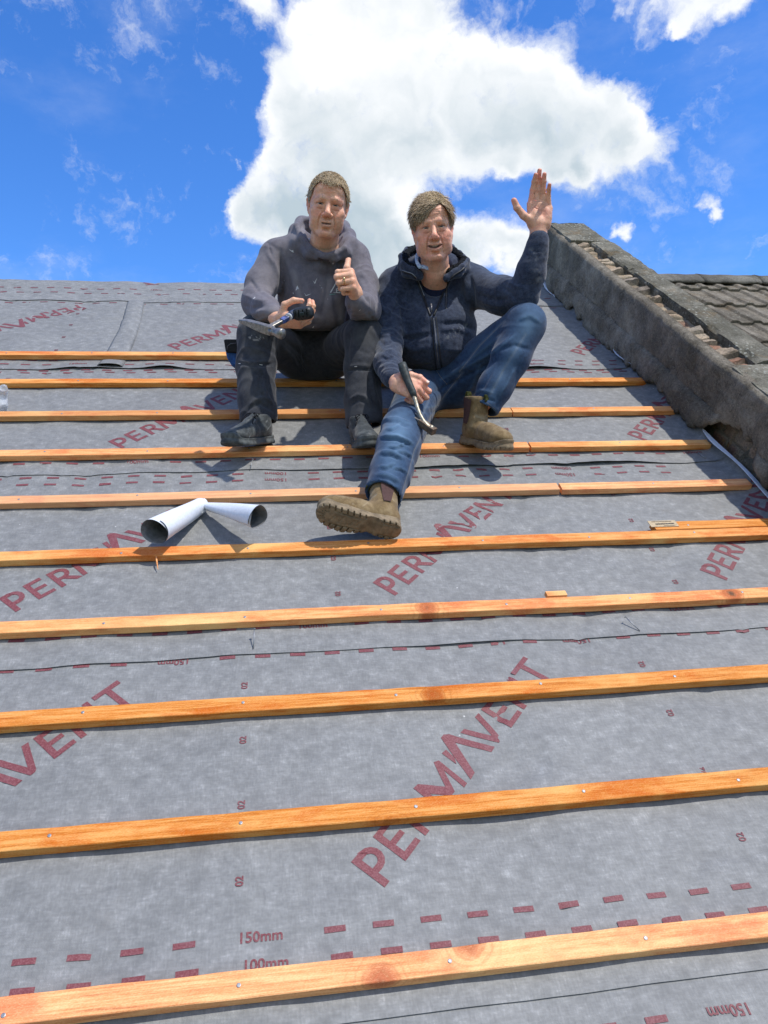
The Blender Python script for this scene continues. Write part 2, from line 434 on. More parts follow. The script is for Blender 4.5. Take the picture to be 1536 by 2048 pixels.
def sheet_pos(k, s, v):
    """s runs across; past the fold the sheet turns up against the wall; past the ridge it turns down"""
    u = np.minimum(s, U_FOLD); w = np.clip(s-U_FOLD, 0, None)
    ve = v
    n = sheet_n(k, u, np.minimum(ve, 5.165))
    ww = vnoise(np.stack([v*2.4, v*0+k, v*0], -1), 1.0, 51)
    a = np.clip(w/0.085, 0, 1)*math.pi/2
    u = u + 0.050*np.sin(a) + 0.012*(ww-0.5)*np.clip(w/0.08, 0, 1); n = n + 0.046*(1-np.cos(a))*(0.75+0.6*ww)
    d = np.clip(ve-5.165, 0, None); v2 = np.minimum(ve, 5.165)
    v2 = v2 + d*math.cos(2*TH); n = n - d*math.sin(2*TH)
    sg = np.clip(1-np.abs(ve-5.165)/0.12, 0, 1)
    n = n - 0.006*sg - 0.006*sg*(vnoise(np.stack([u, u*0, u*0], -1), 1.1, 61))
    return np.stack([u, v2, n], -1)
# ---- materials
m = MT('underlay', 0.62, 0.35)
big = m.noise(3.0, 6, 0.62, m.vec((1.0, 1.0, 1.0)))
mid = m.noise(24.0, 8, 0.72, m.vec((1.0, 1.25, 1.0), (0, 0, 0.5)))
fib = m.noise(120.0, 5, 0.7, m.vec((0.28, 1.5, 1.0), (0, 0, 0.35)))
fib2 = m.noise(160.0, 4, 0.7, m.vec((1.5, 0.28, 1.0), (0, 0, 0.2)))
mm = m.math('ADD', m.math('MULTIPLY', mid, 0.50), m.math('MULTIPLY', m.math('ADD', fib, fib2), 0.25))
c = m.ramp(mm, [(0.36, (0.148, 0.150, 0.147)), (0.47, (0.190, 0.193, 0.188)), (0.55, (0.237, 0.240, 0.234)), (0.68, (0.385, 0.387, 0.378))])
c = m.mix(m.rng(big, 0.35, 0.72), c, (0.87, 0.87, 0.875), 'MULTIPLY')
dirt = m.math('MULTIPLY', m.rng(m.noise(4.2, 8, 0.7), 0.60, 0.76), 0.35)
c = m.mix(dirt, c, (0.20, 0.18, 0.15))
scf = m.n('ShaderNodeTexVoronoi'); scf.inputs['Scale'].default_value = 9.0; m.l(m.co, scf.inputs['Vector'])
c = m.mix(m.rng(scf.outputs['Distance'], 0.035, 0.0), c, (0.62, 0.62, 0.60))
gw = m.n('ShaderNodeTexWave', wave_type='BANDS', bands_direction='DIAGONAL'); gw.inputs['Scale'].default_value = 130; m.l(m.co, gw.inputs['Vector'])
gw2 = m.n('ShaderNodeTexWave', wave_type='BANDS', bands_direction='X'); gw2.inputs['Scale'].default_value = 120; m.l(m.vec((1, 1, 1), (0, 0, -0.8)), gw2.inputs['Vector'])
wv = m.math('MULTIPLY', gw.outputs['Fac'], gw2.outputs['Fac'])
c = m.mix(m.math('MULTIPLY', wv, 0.16), c, (0.10, 0.11, 0.12))
m.col(c)
bh = m.math('ADD', m.math('MULTIPLY', mm, 0.5), m.math('MULTIPLY', m.noise(7, 6, 0.6), 1.6))
m.bump(bh, 0.55, 0.004); MEM = m.m
m = MT('print_red', 0.6, 0.3)
c = m.mix(m.rng(m.noise(260, 4, 0.7), 0.40, 0.70), (0.150, 0.036, 0.043), (0.235, 0.095, 0.10))
c = m.mix(m.math('MULTIPLY', m.rng(m.noise(22, 5, 0.7), 0.5, 0.8), 0.4), c, (0.22, 0.13, 0.145)); m.col(c); PRINT = m.m
UNDER = plain('underlay_white', (0.66, 0.70, 0.76), 0.55, 0.3, var=0.06, scale=90, bump=0.3)
sheets = []
SL = ['lowest grey roofing underlay sheet, below the nearest batten at the foot of the photo',
 'grey underlay sheet printed in red, second lap up, holding the largest complete lettering',
 'grey underlay sheet, third lap up, under the boot sole and rolled offcut',
 'grey underlay sheet under the grey trainers, with a wavy loose lower edge',
 'grey underlay sheet printed in red, behind the two men with upside-down lettering on its left',
 'topmost grey underlay sheet, wrapped over the ridge under the sky']
for k, (L, U) in enumerate(SHEETS):
    us = np.concatenate([np.arange(-3.4, U_FOLD, 0.022), np.linspace(U_FOLD, U_FOLD+0.095, 9)])
    vs = np.concatenate([np.linspace(0, 0.06, 7)[:-1], np.linspace(0.06, U-L, int((U-L)/0.018))])
    S, T = np.meshgrid(us, vs); fade = np.exp(-T/0.08)
    Vv = T + L + edge_v(k, S)*fade
    P = sheet_pos(k, S, Vv).reshape(-1, 3)
    nu, nv = len(us), len(vs); i = np.arange(nu*nv).reshape(nv, nu)
    F = np.stack([i[:-1,:-1], i[:-1,1:], i[1:,1:], i[1:,:-1]], -1).reshape(-1, 4)
    me = mesh('underlay_sheet', P, F); o = link('underlay_sheet', me, MEM); o.rotation_euler = (TH, 0, 0)
    tag(o, SL[k], 'underlay sheet', 'sheets of roofing underlay lapped up the slope'); sheets.append(o)
# ---- printing on the sheets
def strip2(pts, w, close=False):
    """2-D polyline -> list of quads of width w"""
    pts = [np.array(p, float) for p in pts]; out = []; L = []; R = []
    for i, p in enumerate(pts):
        a = pts[max(i-1, 0)]; b = pts[min(i+1, len(pts)-1)]
        if 0 < i < len(pts)-1:
            d1 = nrm(p-a); d2 = nrm(b-p); d = nrm(d1+d2); sc = min(1/max((d@d1), 0.35), 2.2)
        else: d = nrm(b-a); sc = 1
        nn = np.array([-d[1], d[0]])*w/2*sc; L.append(p+nn); R.append(p-nn)
    return [(L[i], R[i], R[i+1], L[i+1]) for i in range(len(pts)-1)]
def arc(cx, cy, rx, ry, a0, a1, n=8): return [(cx+rx*math.cos(rad(a0+(a1-a0)*i/n)), cy+ry*math.sin(rad(a0+(a1-a0)*i/n))) for i in range(n+1)]
LW = 0.19
GL = []     # letter polygons in cap-heights, baseline y=-1 .. cap y=0
GL += [[(0,0),(0,-1.04),(0.2,-1.04),(0.2,0)]] + [list(q) for q in strip2([(0.2,-.09),(0.36,-.09)]+arc(0.36,-.35,.25,.26,90,-90,7)+[(0.2,-.61)], .18)]
GL += [[(.88,0),(.86,-1.04),(1.05,-1.04),(1.07,0)], [(1.05,-.87),(1.05,-1.04),(1.55,-1.02),(1.54,-.86)], [(1.06,-.42),(1.055,-.59),(1.48,-.58),(1.48,-.42)], [(1.07,0),(1.067,-.17),(1.53,-.15),(1.53,0.01)]]
GL += [[(1.78,0),(1.74,-1.04),(1.93,-1.04),(1.97,0)]] + [list(q) for q in strip2([(1.96,-.09),(2.12,-.09)]+arc(2.12,-.33,.25,.24,90,-90,7)+[(1.95,-.57)], .17)] + [[(2.02,-.60),(2.36,-1.03),(2.60,-1.03),(2.23,-.55)]]
GL += [[(2.71,.02),(2.62,-1.03),(2.80,-1.03),(2.90,0)], [(2.90,0),(2.80,-.34),(3.20,-.90),(3.38,-.90),(3.34,-.62)], [(3.34,-.62),(3.38,-.90),(3.95,0),(3.80,.08)], [(3.78,-.2),(3.66,-1.03),(3.83,-1.02),(3.95,0)]]
GL += [[(4.21,.07),(4.40,.05),(4.34,-.28),(4.18,-.45)]]
GL += [[(4.00,-1.03),(4.27,-1.0),(4.86,.10),(4.80,.40),(4.65,.39)], [(4.80,.40),(4.78,.04),(5.19,-1.01),(5.41,-.99),(4.93,.28)]]
GL += [[(5.20,.06),(5.40,.05),(5.72,-.72),(5.76,-1.01),(5.62,-1.01)], [(5.76,-1.01),(5.72,-.72),(6.0,.04),(6.20,.03),(5.83,-.95)]]
GL += [[(6.35,.04),(6.32,-1.03),(6.51,-1.03),(6.54,.04)], [(6.51,-.86),(6.51,-1.03),(7.03,-1.01),(7.03,-.85)], [(6.53,-.40),(6.52,-.57),(6.95,-.56),(6.95,-.40)], [(6.54,.03),(6.54,-.14),(7.02,-.12),(7.02,.04)]]
GL += [[(7.20,.04),(7.18,-1.0),(7.37,-1.0),(7.39,.04)], [(7.39,.04),(7.38,-.22),(7.90,-1.0),(7.92,-.72)], [(7.91,.04),(7.90,-1.0),(8.09,-1.0),(8.10,.04)]]
GL += [[(8.26,.07),(8.26,-.10),(9.20,-.07),(9.19,.10)], [(8.64,-.09),(8.66,-1.0),(8.86,-1.0),(8.84,-.08)]]
def glyph_mesh(polys, step):
    """triangulate 2-D polygons and cut them finely"""
    bm = bmesh.new()
    for pi_, p in enumerate(polys):
        vs = [bm.verts.new((x, y, 0)) for x, y in p]
        try: bm.faces.new(vs)
        except ValueError: pass
    bmesh.ops.triangulate(bm, faces=bm.faces[:])
    for _ in range(6):
        e = [e for e in bm.edges if e.calc_length() > step]
        if not e: break
        bmesh.ops.subdivide_edges(bm, edges=e, cuts=1); bmesh.ops.triangulate(bm, faces=bm.faces[:])
    V = np.array([v.co[:2] for v in bm.verts]); bm.verts.index_update()
    F = [tuple(v.index for v in f.verts) for f in bm.faces]; bm.free(); return V, F
_txt = {}
def text_mesh(s, size):
    if (s, size) in _txt: return _txt[(s, size)]
    cu = bpy.data.curves.new('t', 'FONT'); cu.body = s; cu.size = size; cu.align_x = 'CENTER'; cu.align_y = 'CENTER'; cu.offset = size*0.022; cu.resolution_u = 3
    o = bpy.data.objects.new('t', cu); C.objects.link(o); bpy.context.view_layer.update()
    me = bpy.data.meshes.new_from_object(o.evaluated_get(bpy.context.evaluated_depsgraph_get()))
    V = np.array([v.co[:2] for v in me.vertices]); F = [tuple(p.vertices) for p in me.polygons]
    bpy.data.objects.remove(o); bpy.data.curves.remove(cu); bpy.data.meshes.remove(me)
    _txt[(s, size)] = (V, F); return V, F
GV, GF = glyph_mesh(GL, 0.16)
PRN = {}; WKEY = ['']
def put(k, V, F, o, ang, sc=1.0, lift=0.0013, clipv=True):
    c_, s_ = math.cos(ang), math.sin(ang)
    u = o[0] + (V[:,0]*c_ - V[:,1]*s_)*sc; v = o[1] + (V[:,0]*s_ + V[:,1]*c_)*sc
    P = sheet_pos(k, u, v); lo = SHEETS[k][0]
    P[:,2] += lift + 0.0002*math.sin(o[0]*37)
    keep = [f for f in F if all(v[i] > lo + float(edge_v(k, np.array([u[i]]))[0]) + 0.003 and v[i] < SHEETS[k][1] and u[i] < U_FOLD+0.09 and u[i] > -3.35 for i in f)]
    if not keep: return
    q = PRN.setdefault((k,)+tuple(WKEY), [[], []]); b = len(q[0]); q[0].extend(P.tolist()); q[1].extend([tuple(i+b for i in f) for f in keep])
_wc = [0]
def word(k, *a):
    _wc[0] += 1; WKEY[:] = ['printed_word', _wc[0]]; put(k, GV, GF, *a)
BA = math.atan2(0.71190056, 0.70228028)
for k, st, vv in ((1, 0.142, 0.943), (2, 0.307, 1.907), (3, 0.465, 2.923), ):
    for j in range(-3, 2):
        word(k, (st+1.162*j, vv), BA, 0.0897)
word(4, (-0.565, 4.005), BA-0.03, 0.0897); word(4, (0.575, 3.98), BA, 0.0897); word(4, (1.71, 3.950), BA, 0.0897)
word(4, (-1.09, 4.60), BA+math.pi, 0.0897); word(4, (-2.25, 4.60), BA+math.pi, 0.0897)
_wc[0] += 1; WKEY[:] = ['printed_word', _wc[0]]
_yv, _yf = glyph_mesh([list(q) for q in strip2([(-.035,-.030),(.0,.0),(.045,.004)], .018)+strip2([(.0,.0),(-.055,.030)], .018)], .02); put(5, _yv, _yf, (-.775, 5.118), 0.0)
# dashes with their sizes, upright on the lower margin, upside down on the upper one
def dashes(k, v, word_, inv, off, wu, amp=0.0):
    _wc[0] += 1; WKEY[:] = ['dashed_line', _wc[0]]
    for j in range(-34, 22):
        u = off + j*0.1005
        if u > 1.98 or u < -3.3: continue
        if (j % 12) in (wu, (wu+1) % 12): continue
        x = np.linspace(-0.022, 0.022, 4); V = np.array([(a, b) for b in (-0.0062, 0.0062) for a in x]); F = [(i, i+1, i+5, i+4) for i in range(3)]
        put(k, V, F, (u, v+amp*math.sin(u*3)), random.uniform(-.03, .03))
    for q in range(-4, 3):
        u = off + (wu+0.5+12*q)*0.1005
        if u > 1.9: continue
        V, F = text_mesh(word_, 0.030); put(k, V, F, (u, v+amp*math.sin(u*3)), math.pi if inv else 0.0)
rows = [(0, .567, '150mm', 1, .69, 1), (1, .747, '100mm', 0, .105, 10), (1, .801, '150mm', 0, .095, 10), (1, 1.598, '150mm', 1, .05, 8),
        (2, 1.716, '100mm', 0, .15, 11), (2, 2.577, '150mm', 1, -.45, 4), (2, 2.628, '100mm', 1, -.45, 4),
        (3, 2.738, '100mm', 0, -.10, 7), (3, 2.785, '150mm', 0, -.08, 7), (3, 3.645, '150mm', 1, -.20, 0), (3, 3.672, '100mm', 1, -.22, 0),
        (4, 3.740, '150mm', 0, -.12, 3), (4, 3.795, '100mm', 0, -.10, 3), (4, 4.700, '150mm', 1, -.15, 5),
        (5, 4.885, '100mm', 0, -.13, 6), (5, 4.975, '150mm', 0, -.17, 6)]
for r in rows: dashes(*r)
V02, F02 = text_mesh('02', 0.024)
for k in range(1, 5):
    WKEY[:] = ['batch_numbers', 0]
    for (uu, vs_) in ((-1.262, 0.93), (-0.100, 0.922), (1.064, 0.914)):
        for q in range(0, 24):
            v = vs_ + 0.188*q
            if SHEETS[k][0]+0.19 < v < SHEETS[k][1]-0.21:
                put(k, V02, F02, (uu + (0.29 if k == 2 else 0.14 if k == 4 else 0), v), math.pi/2)
for key, (pv, pf) in PRN.items():
    used = sorted({i for f in pf for i in f}); mp = {a: b for b, a in enumerate(used)}; V_ = [pv[i] for i in used]; F_ = [tuple(mp[i] for i in f) for f in pf]
    if key[1] == 'printed_word': link(key[1], mesh(key[1], V_, F_), PRINT, sheets[key[0]]); continue
    sh = sheets[key[0]]; me = sh.data                      # surface marks stay in the sheet's own mesh
    if len(me.materials) < 2: me.materials.append(PRINT)
    bm = bmesh.new(); bm.from_mesh(me); vv_ = [bm.verts.new((p[0], p[1], p[2]+.0001)) for p in V_]
    for f in F_:
        try: q = bm.faces.new([vv_[i] for i in f]); q.material_index = 1; q.smooth = True
        except ValueError: pass
    bm.to_mesh(me); bm.free()
# the turned-back white edges by the wall
def curl(px_pts, w0, name, par, n0=0.02, lean=0.0):
    m_ = MB()
    pts = []
    for (x, y, w) in px_pts:
        r = CM @ np.array([(x-768)/FPX, -(y-1024)/FPX, -1.0]); r = RW.T @ r; o_ = RW.T @ CP
        t = (1.962-o_[0])/r[0]; pts.append((o_ + r*t, w))
    vs = []; K = 7
    for P_, w in pts:
        for j in range(K):
            a = math.pi*0.62*j/(K-1)
            vs.append((P_[0] + 0.006 - w*1.25*(.75+.5*vnoise(np.array([[P_[1]*30, j*.7, 1.]]))[0])*math.sin(a), P_[1] - w*0.25*(1-math.cos(a)), P_[2] + 0.012 + w*0.9*(1-math.cos(a)) - w*1.3*(j/(K-1))**2))
    fs = [(i*K+j, i*K+j+1, (i+1)*K+j+1, (i+1)*K+j) for i in range(len(pts)-1) for j in range(K-1)]
    me = mesh(name, vs, fs); o = link(name, me, UNDER, par); q = o.modifiers.new('t', 'SOLIDIFY'); q.thickness = 0.0008
    q = o.modifiers.new('s', 'SUBSURF'); q.levels = q.render_levels = 1
    o['label'] = 'white underside of the sheet turned back along the wall'
curl([(1400,858,.004),(1414,872,.022),(1432,890,.024),(1452,908,.018),(1478,932,.016),(1505,958,.018),(1540,1000,.020),(1600,1066,.02)], .02, 'turned_back_edge', sheets[2])
curl([(1228,695,.012),(1234,706,.036),(1246,716,.034),(1262,728,.022),(1280,742,.012),(1305,765,.008),(1330,788,.007),(1360,820,.006)], .02, 'turned_back_edge', sheets[3])
curl([(1086,560,.006),(1092,570,.030),(1102,583,.036),(1113,594,.03),(1122,606,.008)], .02, 'turned_back_edge', sheets[4])
# loose strip lying up the slope left of the men
vs = []; K = 9; NV = 44
for i in range(NV):
    t = i/(NV-1); v = 3.700 + (4.716-3.700)*t
    cu_ = -0.775 - 0.035*math.sin(t*2.2) - (0.0)*t; cu_ = -0.80 + (-0.812+0.80)*t + 0.0
    w = 0.062 - 0.013*t
    for j in range(K):
        s = j/(K-1)*2-1
        n = 0.006 + 0.010*(1-s*s) + 0.005*(vnoise(np.array([[v*5, s*1.5, 1.]]), 1.0, 3)[0]-0.5) + (0.004*math.exp(-(t/0.04)**2)) + (0.006 if j in (0, K-1) else 0)*math.exp(-((t-.9)/.2)**2)
        uu = cu_ + s*w + 0.02*math.sin(t*3.0) - 0.012
        base = float(sheet_n(4, np.array([uu]), np.array([max(v, 3.69)]))[0])
        if 3.79 < v < 3.85: n = min(n, 0.004)
        vs.append((uu, v, base + n*(1 if abs(s) < .95 else 0.35)))
fs = [(i*K+j, i*K+j+1, (i+1)*K+j+1, (i+1)*K+j) for i in range(NV-1) for j in range(K-1)]
o = link('underlay_strip', mesh('underlay_strip', vs, fs), MEM); o.rotation_euler = (TH, 0, 0)
q = o.modifiers.new('t', 'SOLIDIFY'); q.thickness = 0.001
tag(o, 'narrow loose strip of grey underlay running up the slope left of the men', 'underlay strip')
# ================================================================ battens
m = MT('treated_timber', 0.72, 0.25)
oi = m.n('ShaderNodeObjectInfo'); lv = m.n('ShaderNodeVectorMath', operation='ADD'); m.l(m.co, lv.inputs[0])
ov = m.n('ShaderNodeVectorMath', operation='SCALE'); cx = m.n('ShaderNodeCombineXYZ'); m.l(oi.outputs['Random'], cx.inputs[0]); m.l(oi.outputs['Random'], cx.inputs[1]); m.l(cx.outputs[0], ov.inputs[0]); ov.inputs['Scale'].default_value = 23.0; m.l(ov.outputs[0], lv.inputs[1])
PV = lv.outputs[0]
gr = m.math('ADD', m.math('MULTIPLY', m.noise(9.0, 8, 0.68, m.vec((0.45, 9.0, 9.0), src=PV), 0.5), 0.6), m.math('MULTIPLY', m.noise(60.0, 4, 0.7, m.vec((0.16, 6.0, 6.0), src=PV), 0.1), 0.4))
blot = m.noise(5.5, 6, 0.6, m.vec((1.0, 2.6, 2.6), src=PV), 0.4)
c = m.ramp(gr, [(0.37, (0.46, 0.135, 0.032)), (0.47, (0.70, 0.262, 0.070)), (0.57, (0.85, 0.41, 0.150))])
c = m.mix(m.math('MULTIPLY', m.rng(blot, 0.49, 0.66), .75), c, (0.60, 0.135, 0.028))
c = m.mix(m.rng(m.noise(2.6, 4, 0.6, m.vec((1, 2, 2), src=PV)), 0.50, 0.70), c, (0.86, 0.50, 0.19))
kn = m.n('ShaderNodeTexVoronoi', feature='F1'); kn.inputs['Scale'].default_value = 3.6; kn.inputs['Randomness'].default_value = 1.0
m.l(m.vec((0.80, 0.75, 0.75), src=PV), kn.inputs['Vector'])
kd = m.math('ADD', kn.outputs['Distance'], m.math('MULTIPLY', m.noise(40, 3, 0.5, PV), 0.05))
c = m.mix(m.rng(kd, 0.16, 0.09), c, (0.44, 0.10, 0.020)); c = m.mix(m.rng(kd, 0.075, 0.045), c, (0.085, 0.028, 0.012))
ringw = m.math('SINE', m.math('MULTIPLY', kd, 150)); c = m.mix(m.math('MULTIPLY', m.rng(kd, 0.30, 0.10), m.rng(ringw, 0.2, 1.0, 0, 0.45)), c, (0.40, 0.13, 0.03))
sw_ = m.noise(420, 3, .7, m.vec((.5, 2.2, 2.2), src=PV)); c = m.mix(m.math('MULTIPLY', m.rng(sw_, .50, .68), .35), c, (0.36, 0.13, 0.035)); c = m.mix(m.math('MULTIPLY', m.rng(sw_, .50, .32), .30), c, (0.92, 0.62, 0.32))
at = m.attr('tone'); c = m.mix(m.math('MULTIPLY', at.outputs['Fac'], 1.0), c, (0.56, 0.36, 0.22))
hv = m.n('ShaderNodeHueSaturation'); m.l(c, hv.inputs['Color']); m.l(m.rng(oi.outputs['Random'], 0, 1, 0.82, 1.10), hv.inputs['Value']); m.l(m.rng(oi.outputs['Random'], 0, 1, 1.08, 0.94), hv.inputs['Saturation'])
m.col(hv.outputs[0])
saw = m.n('ShaderNodeTexWave', bands_direction='X'); saw.inputs['Scale'].default_value = 60; saw.inputs['Distortion'].default_value = 2.0; m.l(m.vec((1, 1, 1), (0, 0, 0.7)), saw.inputs['Vector'])
m.bump(m.math('ADD', m.math('MULTIPLY', gr, 1.2), m.math('MULTIPLY', saw.outputs['Fac'], 0.3)), 0.6, 0.0018); WOOD = m.m
GALV = plain('galvanised', (0.30, 0.31, 0.32), 0.5, 0.4, 0.7, 0.2, 300)
def batten(row, u0, u1, label, dv=0.0, dn=0.0, pale=0.0, h=0.0255, w=0.050):
    v = BV[row] + dv; N = max(int((u1-u0)/0.03), 2); cu_ = (u0+u1)/2; L = u1-u0
    sec = [(0,0.0015),(0,0.45*h),(0,h-0.0016),(0.0016,h),(0.34*w,h),(0.67*w,h),(w-0.0016,h),(w,h-0.0016),(w,0.5*h),(w,0.0015),(w-0.0015,0),(0.0015,0)]
    vs = []; ph = rng.random()*50
    for i in range(N+1):
        x = -L/2 + L*i/N
        bow = 0.0018*math.sin(x*1.7+ph) + 0.0012*math.sin(x*4.1+ph*2); wob = (vnoise(np.array([[x*14+ph, 0, 0]]))[0]-.5)*0.0022
        for j, (a, b) in enumerate(sec):
            q = vnoise(np.array([[x*22+ph, j*1.9, 3.3]]))[0]-0.5
            e = 0.0013*q if j in (2,3,6,7) else 0.0005*q
            ta = 0
            if i in (0, N): ta = 0.0008*(1 if i == 0 else -1)
            vs.append((x+ta*(j%3), a+bow+e+(wob if j in (6,7,8) else 0), b+e*0.8+dn))
    S = len(sec); fs = [(i*S+j, (i+1)*S+j, (i+1)*S+(j+1)%S, i*S+(j+1)%S) for i in range(N) for j in range(S)]
    fs += [tuple(range(S)), tuple(N*S+S-1-j for j in range(S))]
    me = mesh('batten', vs, fs, False); o = link('batten', me, WOOD)
    setcol(me, np.full((len(vs), 3), pale))
    o.location = uvn(cu_, v, 0); o.rotation_euler = (TH, 0, 0)
    tag(o, label, 'batten', 'treated timber battens nailed across the roof')
    for r in RAFT:
        for rr in ([r] if u0+.02 < r < u1-.02 else []):
            if dn > 0.004: continue
            nb = MB(); x = rr - cu_ + random.uniform(-.006, .006); y = w*random.uniform(.38, .62); rr_ = 0.0042; K = 10
            top = h + dn + 0.0016
            nb.tube([(x, y, top-0.003), (x, y, top-0.0004), (x, y, top)], [rr_, rr_, rr_*0.7], K)
            nb.build('nail_head', GALV, o)
    return o
ROWN = ['', 'topmost', 'second from the ridge', 'third from the ridge', 'fourth from the ridge', 'fifth from the ridge', 'sixth from the ridge', 'seventh from the ridge', 'third nearest', 'second nearest', 'nearest']
batten(1, -3.3, 0.55, 'topmost orange timber batten, running from the left edge to behind the grey-hooded man')
batten(2, -3.3, 1.955, 'orange timber batten at seat height just behind and below the seated men, second row down')
batten(3, -3.3, 1.121, 'paler batten in the third row down, passing behind the shins of both men', pale=0.28)
batten(3, 1.125, 1.955, 'short reddish orange batten right of the raised knee, third row down', pale=0.0)
batten(4, -3.3, 1.102, 'orange batten in the fourth row down, carrying both grey trainers and a brown boot')
batten(4, 1.109, 1.955, 'short batten right of the upright brown boot, fourth row, ending at the wall')
batten(5, -3.3, 1.122, 'speckled sawn batten in the fifth row, just above the white rolled offcut', pale=0.40)
batten(5, 1.131, 1.955, 'short orange batten in the fifth row, ending beside the white turned-back edge', pale=0.05)
batten(6, -3.3, 2.0, 'long orange batten in the sixth row, under the rolled offcut and the boot sole')
batten(6, 1.395, 2.0, 'short batten end with a paper tag, doubled up behind the sixth row at right', dv=0.053)
batten(7, -3.3, 2.0, 'orange batten in the seventh row, with a small wood chip lying behind it')
batten(8, -3.3, 2.0, 'orange batten in the third row from the bottom of the photo')
batten(9, -3.3, 2.0, 'orange batten in the second row from the bottom with a long dark red grain streak')
batten(10, -3.3, 2.0, 'nearest and brightest orange batten along the bottom of the photo')
# ================================================================ house structure under the sheets
def prism_roof(name, u0, u1, nn, lab=None):
    vL = -2.2; pts = [uvn(0, vL, nn), uvn(0, 5.165+nn*math.tan(TH), nn)]
    y0, z0 = pts[0].y, pts[0].z; y1, z1 = pts[1].y, pts[1].z; y2 = 2*y1-y0
    m_ = MB(); vs = [(u, y, z) for u in (u0, u1) for (y, z) in ((y0,z0),(y1,z1),(y2,z0),(y2,z0-0.3),(y0,z0-0.3))]
    m_.add(vs, [(0,1,6,5),(1,2,7,6),(2,3,8,7),(3,4,9,8),(4,0,5,9),(4,3,2,1,0),(5,6,7,8,9)]); return m_
DECK = plain('roof_boards', (0.16, 0.13, 0.10), 0.9)
o = prism_roof('roof_deck', -3.6, 9.0, -0.06).build('roof_deck', DECK); tag(o, kind='structure')
m = MT('house_brick', 0.9); bk = m.n('ShaderNodeTexBrick'); m.l(m.vec((4, 4, 4), (math.pi/2, 0, 0)), bk.inputs['Vector'])
bk.inputs['Color1'].default_value = (.30,.13,.08,1); bk.inputs['Color2'].default_value = (.22,.10,.07,1); bk.inputs['Mortar'].default_value = (.35,.33,.30,1); m.col(bk.outputs[0]); HBR = m.m
e0 = uvn(0, -2.0, -0.1)
m_ = MB(); yr = uvn(0, 5.165, 0).y; m_.box(-3.4, 8.8, e0.y, 2*yr-e0.y, e0.z-5.2, e0.z-0.2); o = m_.build('house', HBR); tag(o, 'red brick house standing under the stripped roof slope', 'house')
m = MT('grass', 0.95); g = m.noise(0.6, 8, 0.7); m.col(m.ramp(g, [(0.3, (0.035, 0.06, 0.015)), (0.7, (0.09, 0.12, 0.04))])); GRASS = m.m
m_ = MB(); zg = e0.z-5.2; m_.add([(-900,-900,zg),(900,-900,zg),(900,900,zg),(-900,900,zg)], [(0,1,2,3)]); o = m_.build('ground', GRASS); tag(o, kind='structure')
# ================================================================ rendered party wall with broken coping
pw = empty('party_wall', uvn(2.03, 1.0, 0), (TH, 0, 0)); PWO = np.array([2.03, 1.0, 0.0])
tag(pw, 'weathered cement-rendered party wall rising up the roof edge, its coping broken open over rough bricks', 'wall')
T35 = math.tan(TH)
def sheetmesh(name, P, mat, par, col=None, thick=None, smooth=True, off=PWO):
    nv, nu = P.shape[:2]; i = np.arange(nu*nv).reshape(nv, nu)
    F = np.stack([i[:-1,:-1], i[:-1,1:], i[1:,1:], i[1:,:-1]], -1).reshape(-1, 4)
    me = mesh(name, (P.reshape(-1, 3)-off), F, smooth); o = link(name, me, mat, par)
    if col is not None: setcol(me, col.reshape(-1, 3))
    if thick: q = o.modifiers.new('t', 'SOLIDIFY'); q.thickness = thick; q.offset = -1
    return o
def lut(x, pts):
    xs, ys = zip(*sorted(pts)); return np.interp(x, xs, ys)
def grit(name, dark, mid_, lite, moss=0.3, lichen=0.0, sc=1.0, rough=0.95, warm=0.0):
    m = MT(name, rough, 0.2)
    a = m.noise(7*sc, 8, 0.7); b = m.noise(75*sc, 6, 0.75); f = m.noise(260*sc, 3, 0.7)
    x = m.math('ADD', m.math('MULTIPLY', a, 0.45), m.math('ADD', m.math('MULTIPLY', b, 0.35), m.math('MULTIPLY', f, 0.2)))
    c = m.ramp(x, [(0.41, dark), (0.50, mid_), (0.60, lite)])
    c = m.mix(m.math('MULTIPLY', m.rng(m.noise(2.4*sc, 8, 0.68, m.vec((1,1,.6), (0,.4,1.0))), 0.46, 0.60), .55), c, tuple(q*.9 for q in dark))
    if moss: c = m.mix(m.math('MULTIPLY', m.rng(m.noise(4.5*sc, 7, 0.7, m.vec((1,1,1), (0.3,0.2,0))), 0.48, 0.66), moss), c, (0.030, 0.034, 0.020))
    if warm: c = m.mix(m.math('MULTIPLY', m.rng(m.noise(6*sc, 7, 0.7, m.vec((1,1,1), (1.3,0.2,0))), 0.52, 0.70), warm), c, (0.30, 0.17, 0.045))
    if lichen:
        v = m.voro(38*sc); g = m.noise(5*sc, 5, 0.6, m.vec((1,1,1), (0.9,0.5,0)))
        k = m.math('MULTIPLY', m.rng(v, 0.30, 0.16), m.rng(g, 0.44, 0.60)); c = m.mix(m.math('MULTIPLY', k, lichen), c, (0.50, 0.50, 0.42))
        v2 = m.voro(15*sc); k2 = m.math('MULTIPLY', m.rng(v2, 0.20, 0.12), m.rng(g, 0.55, 0.40)); c = m.mix(m.math('MULTIPLY', k2, lichen*0.5), c, (0.36, 0.36, 0.30))
    m.col(c); pit = m.voro(120*sc); c = m.mix(m.math('MULTIPLY', m.rng(pit, .28, .10), .55), c, tuple(q*.45 for q in dark)); pit2 = m.voro(70*sc, m.vec((1,1,1), (0,.7,.3))); c = m.mix(m.math('MULTIPLY', m.rng(pit2, .22, .08), .45), c, tuple(min(1, q*1.25) for q in lite)); m.col(c)
    m.bump(m.math('ADD', m.math('MULTIPLY', b, 1.3), m.math('ADD', m.math('MULTIPLY', a, 1.5), m.math('MULTIPLY', f, 1.0))), 1.0, 0.010)
    return m.m
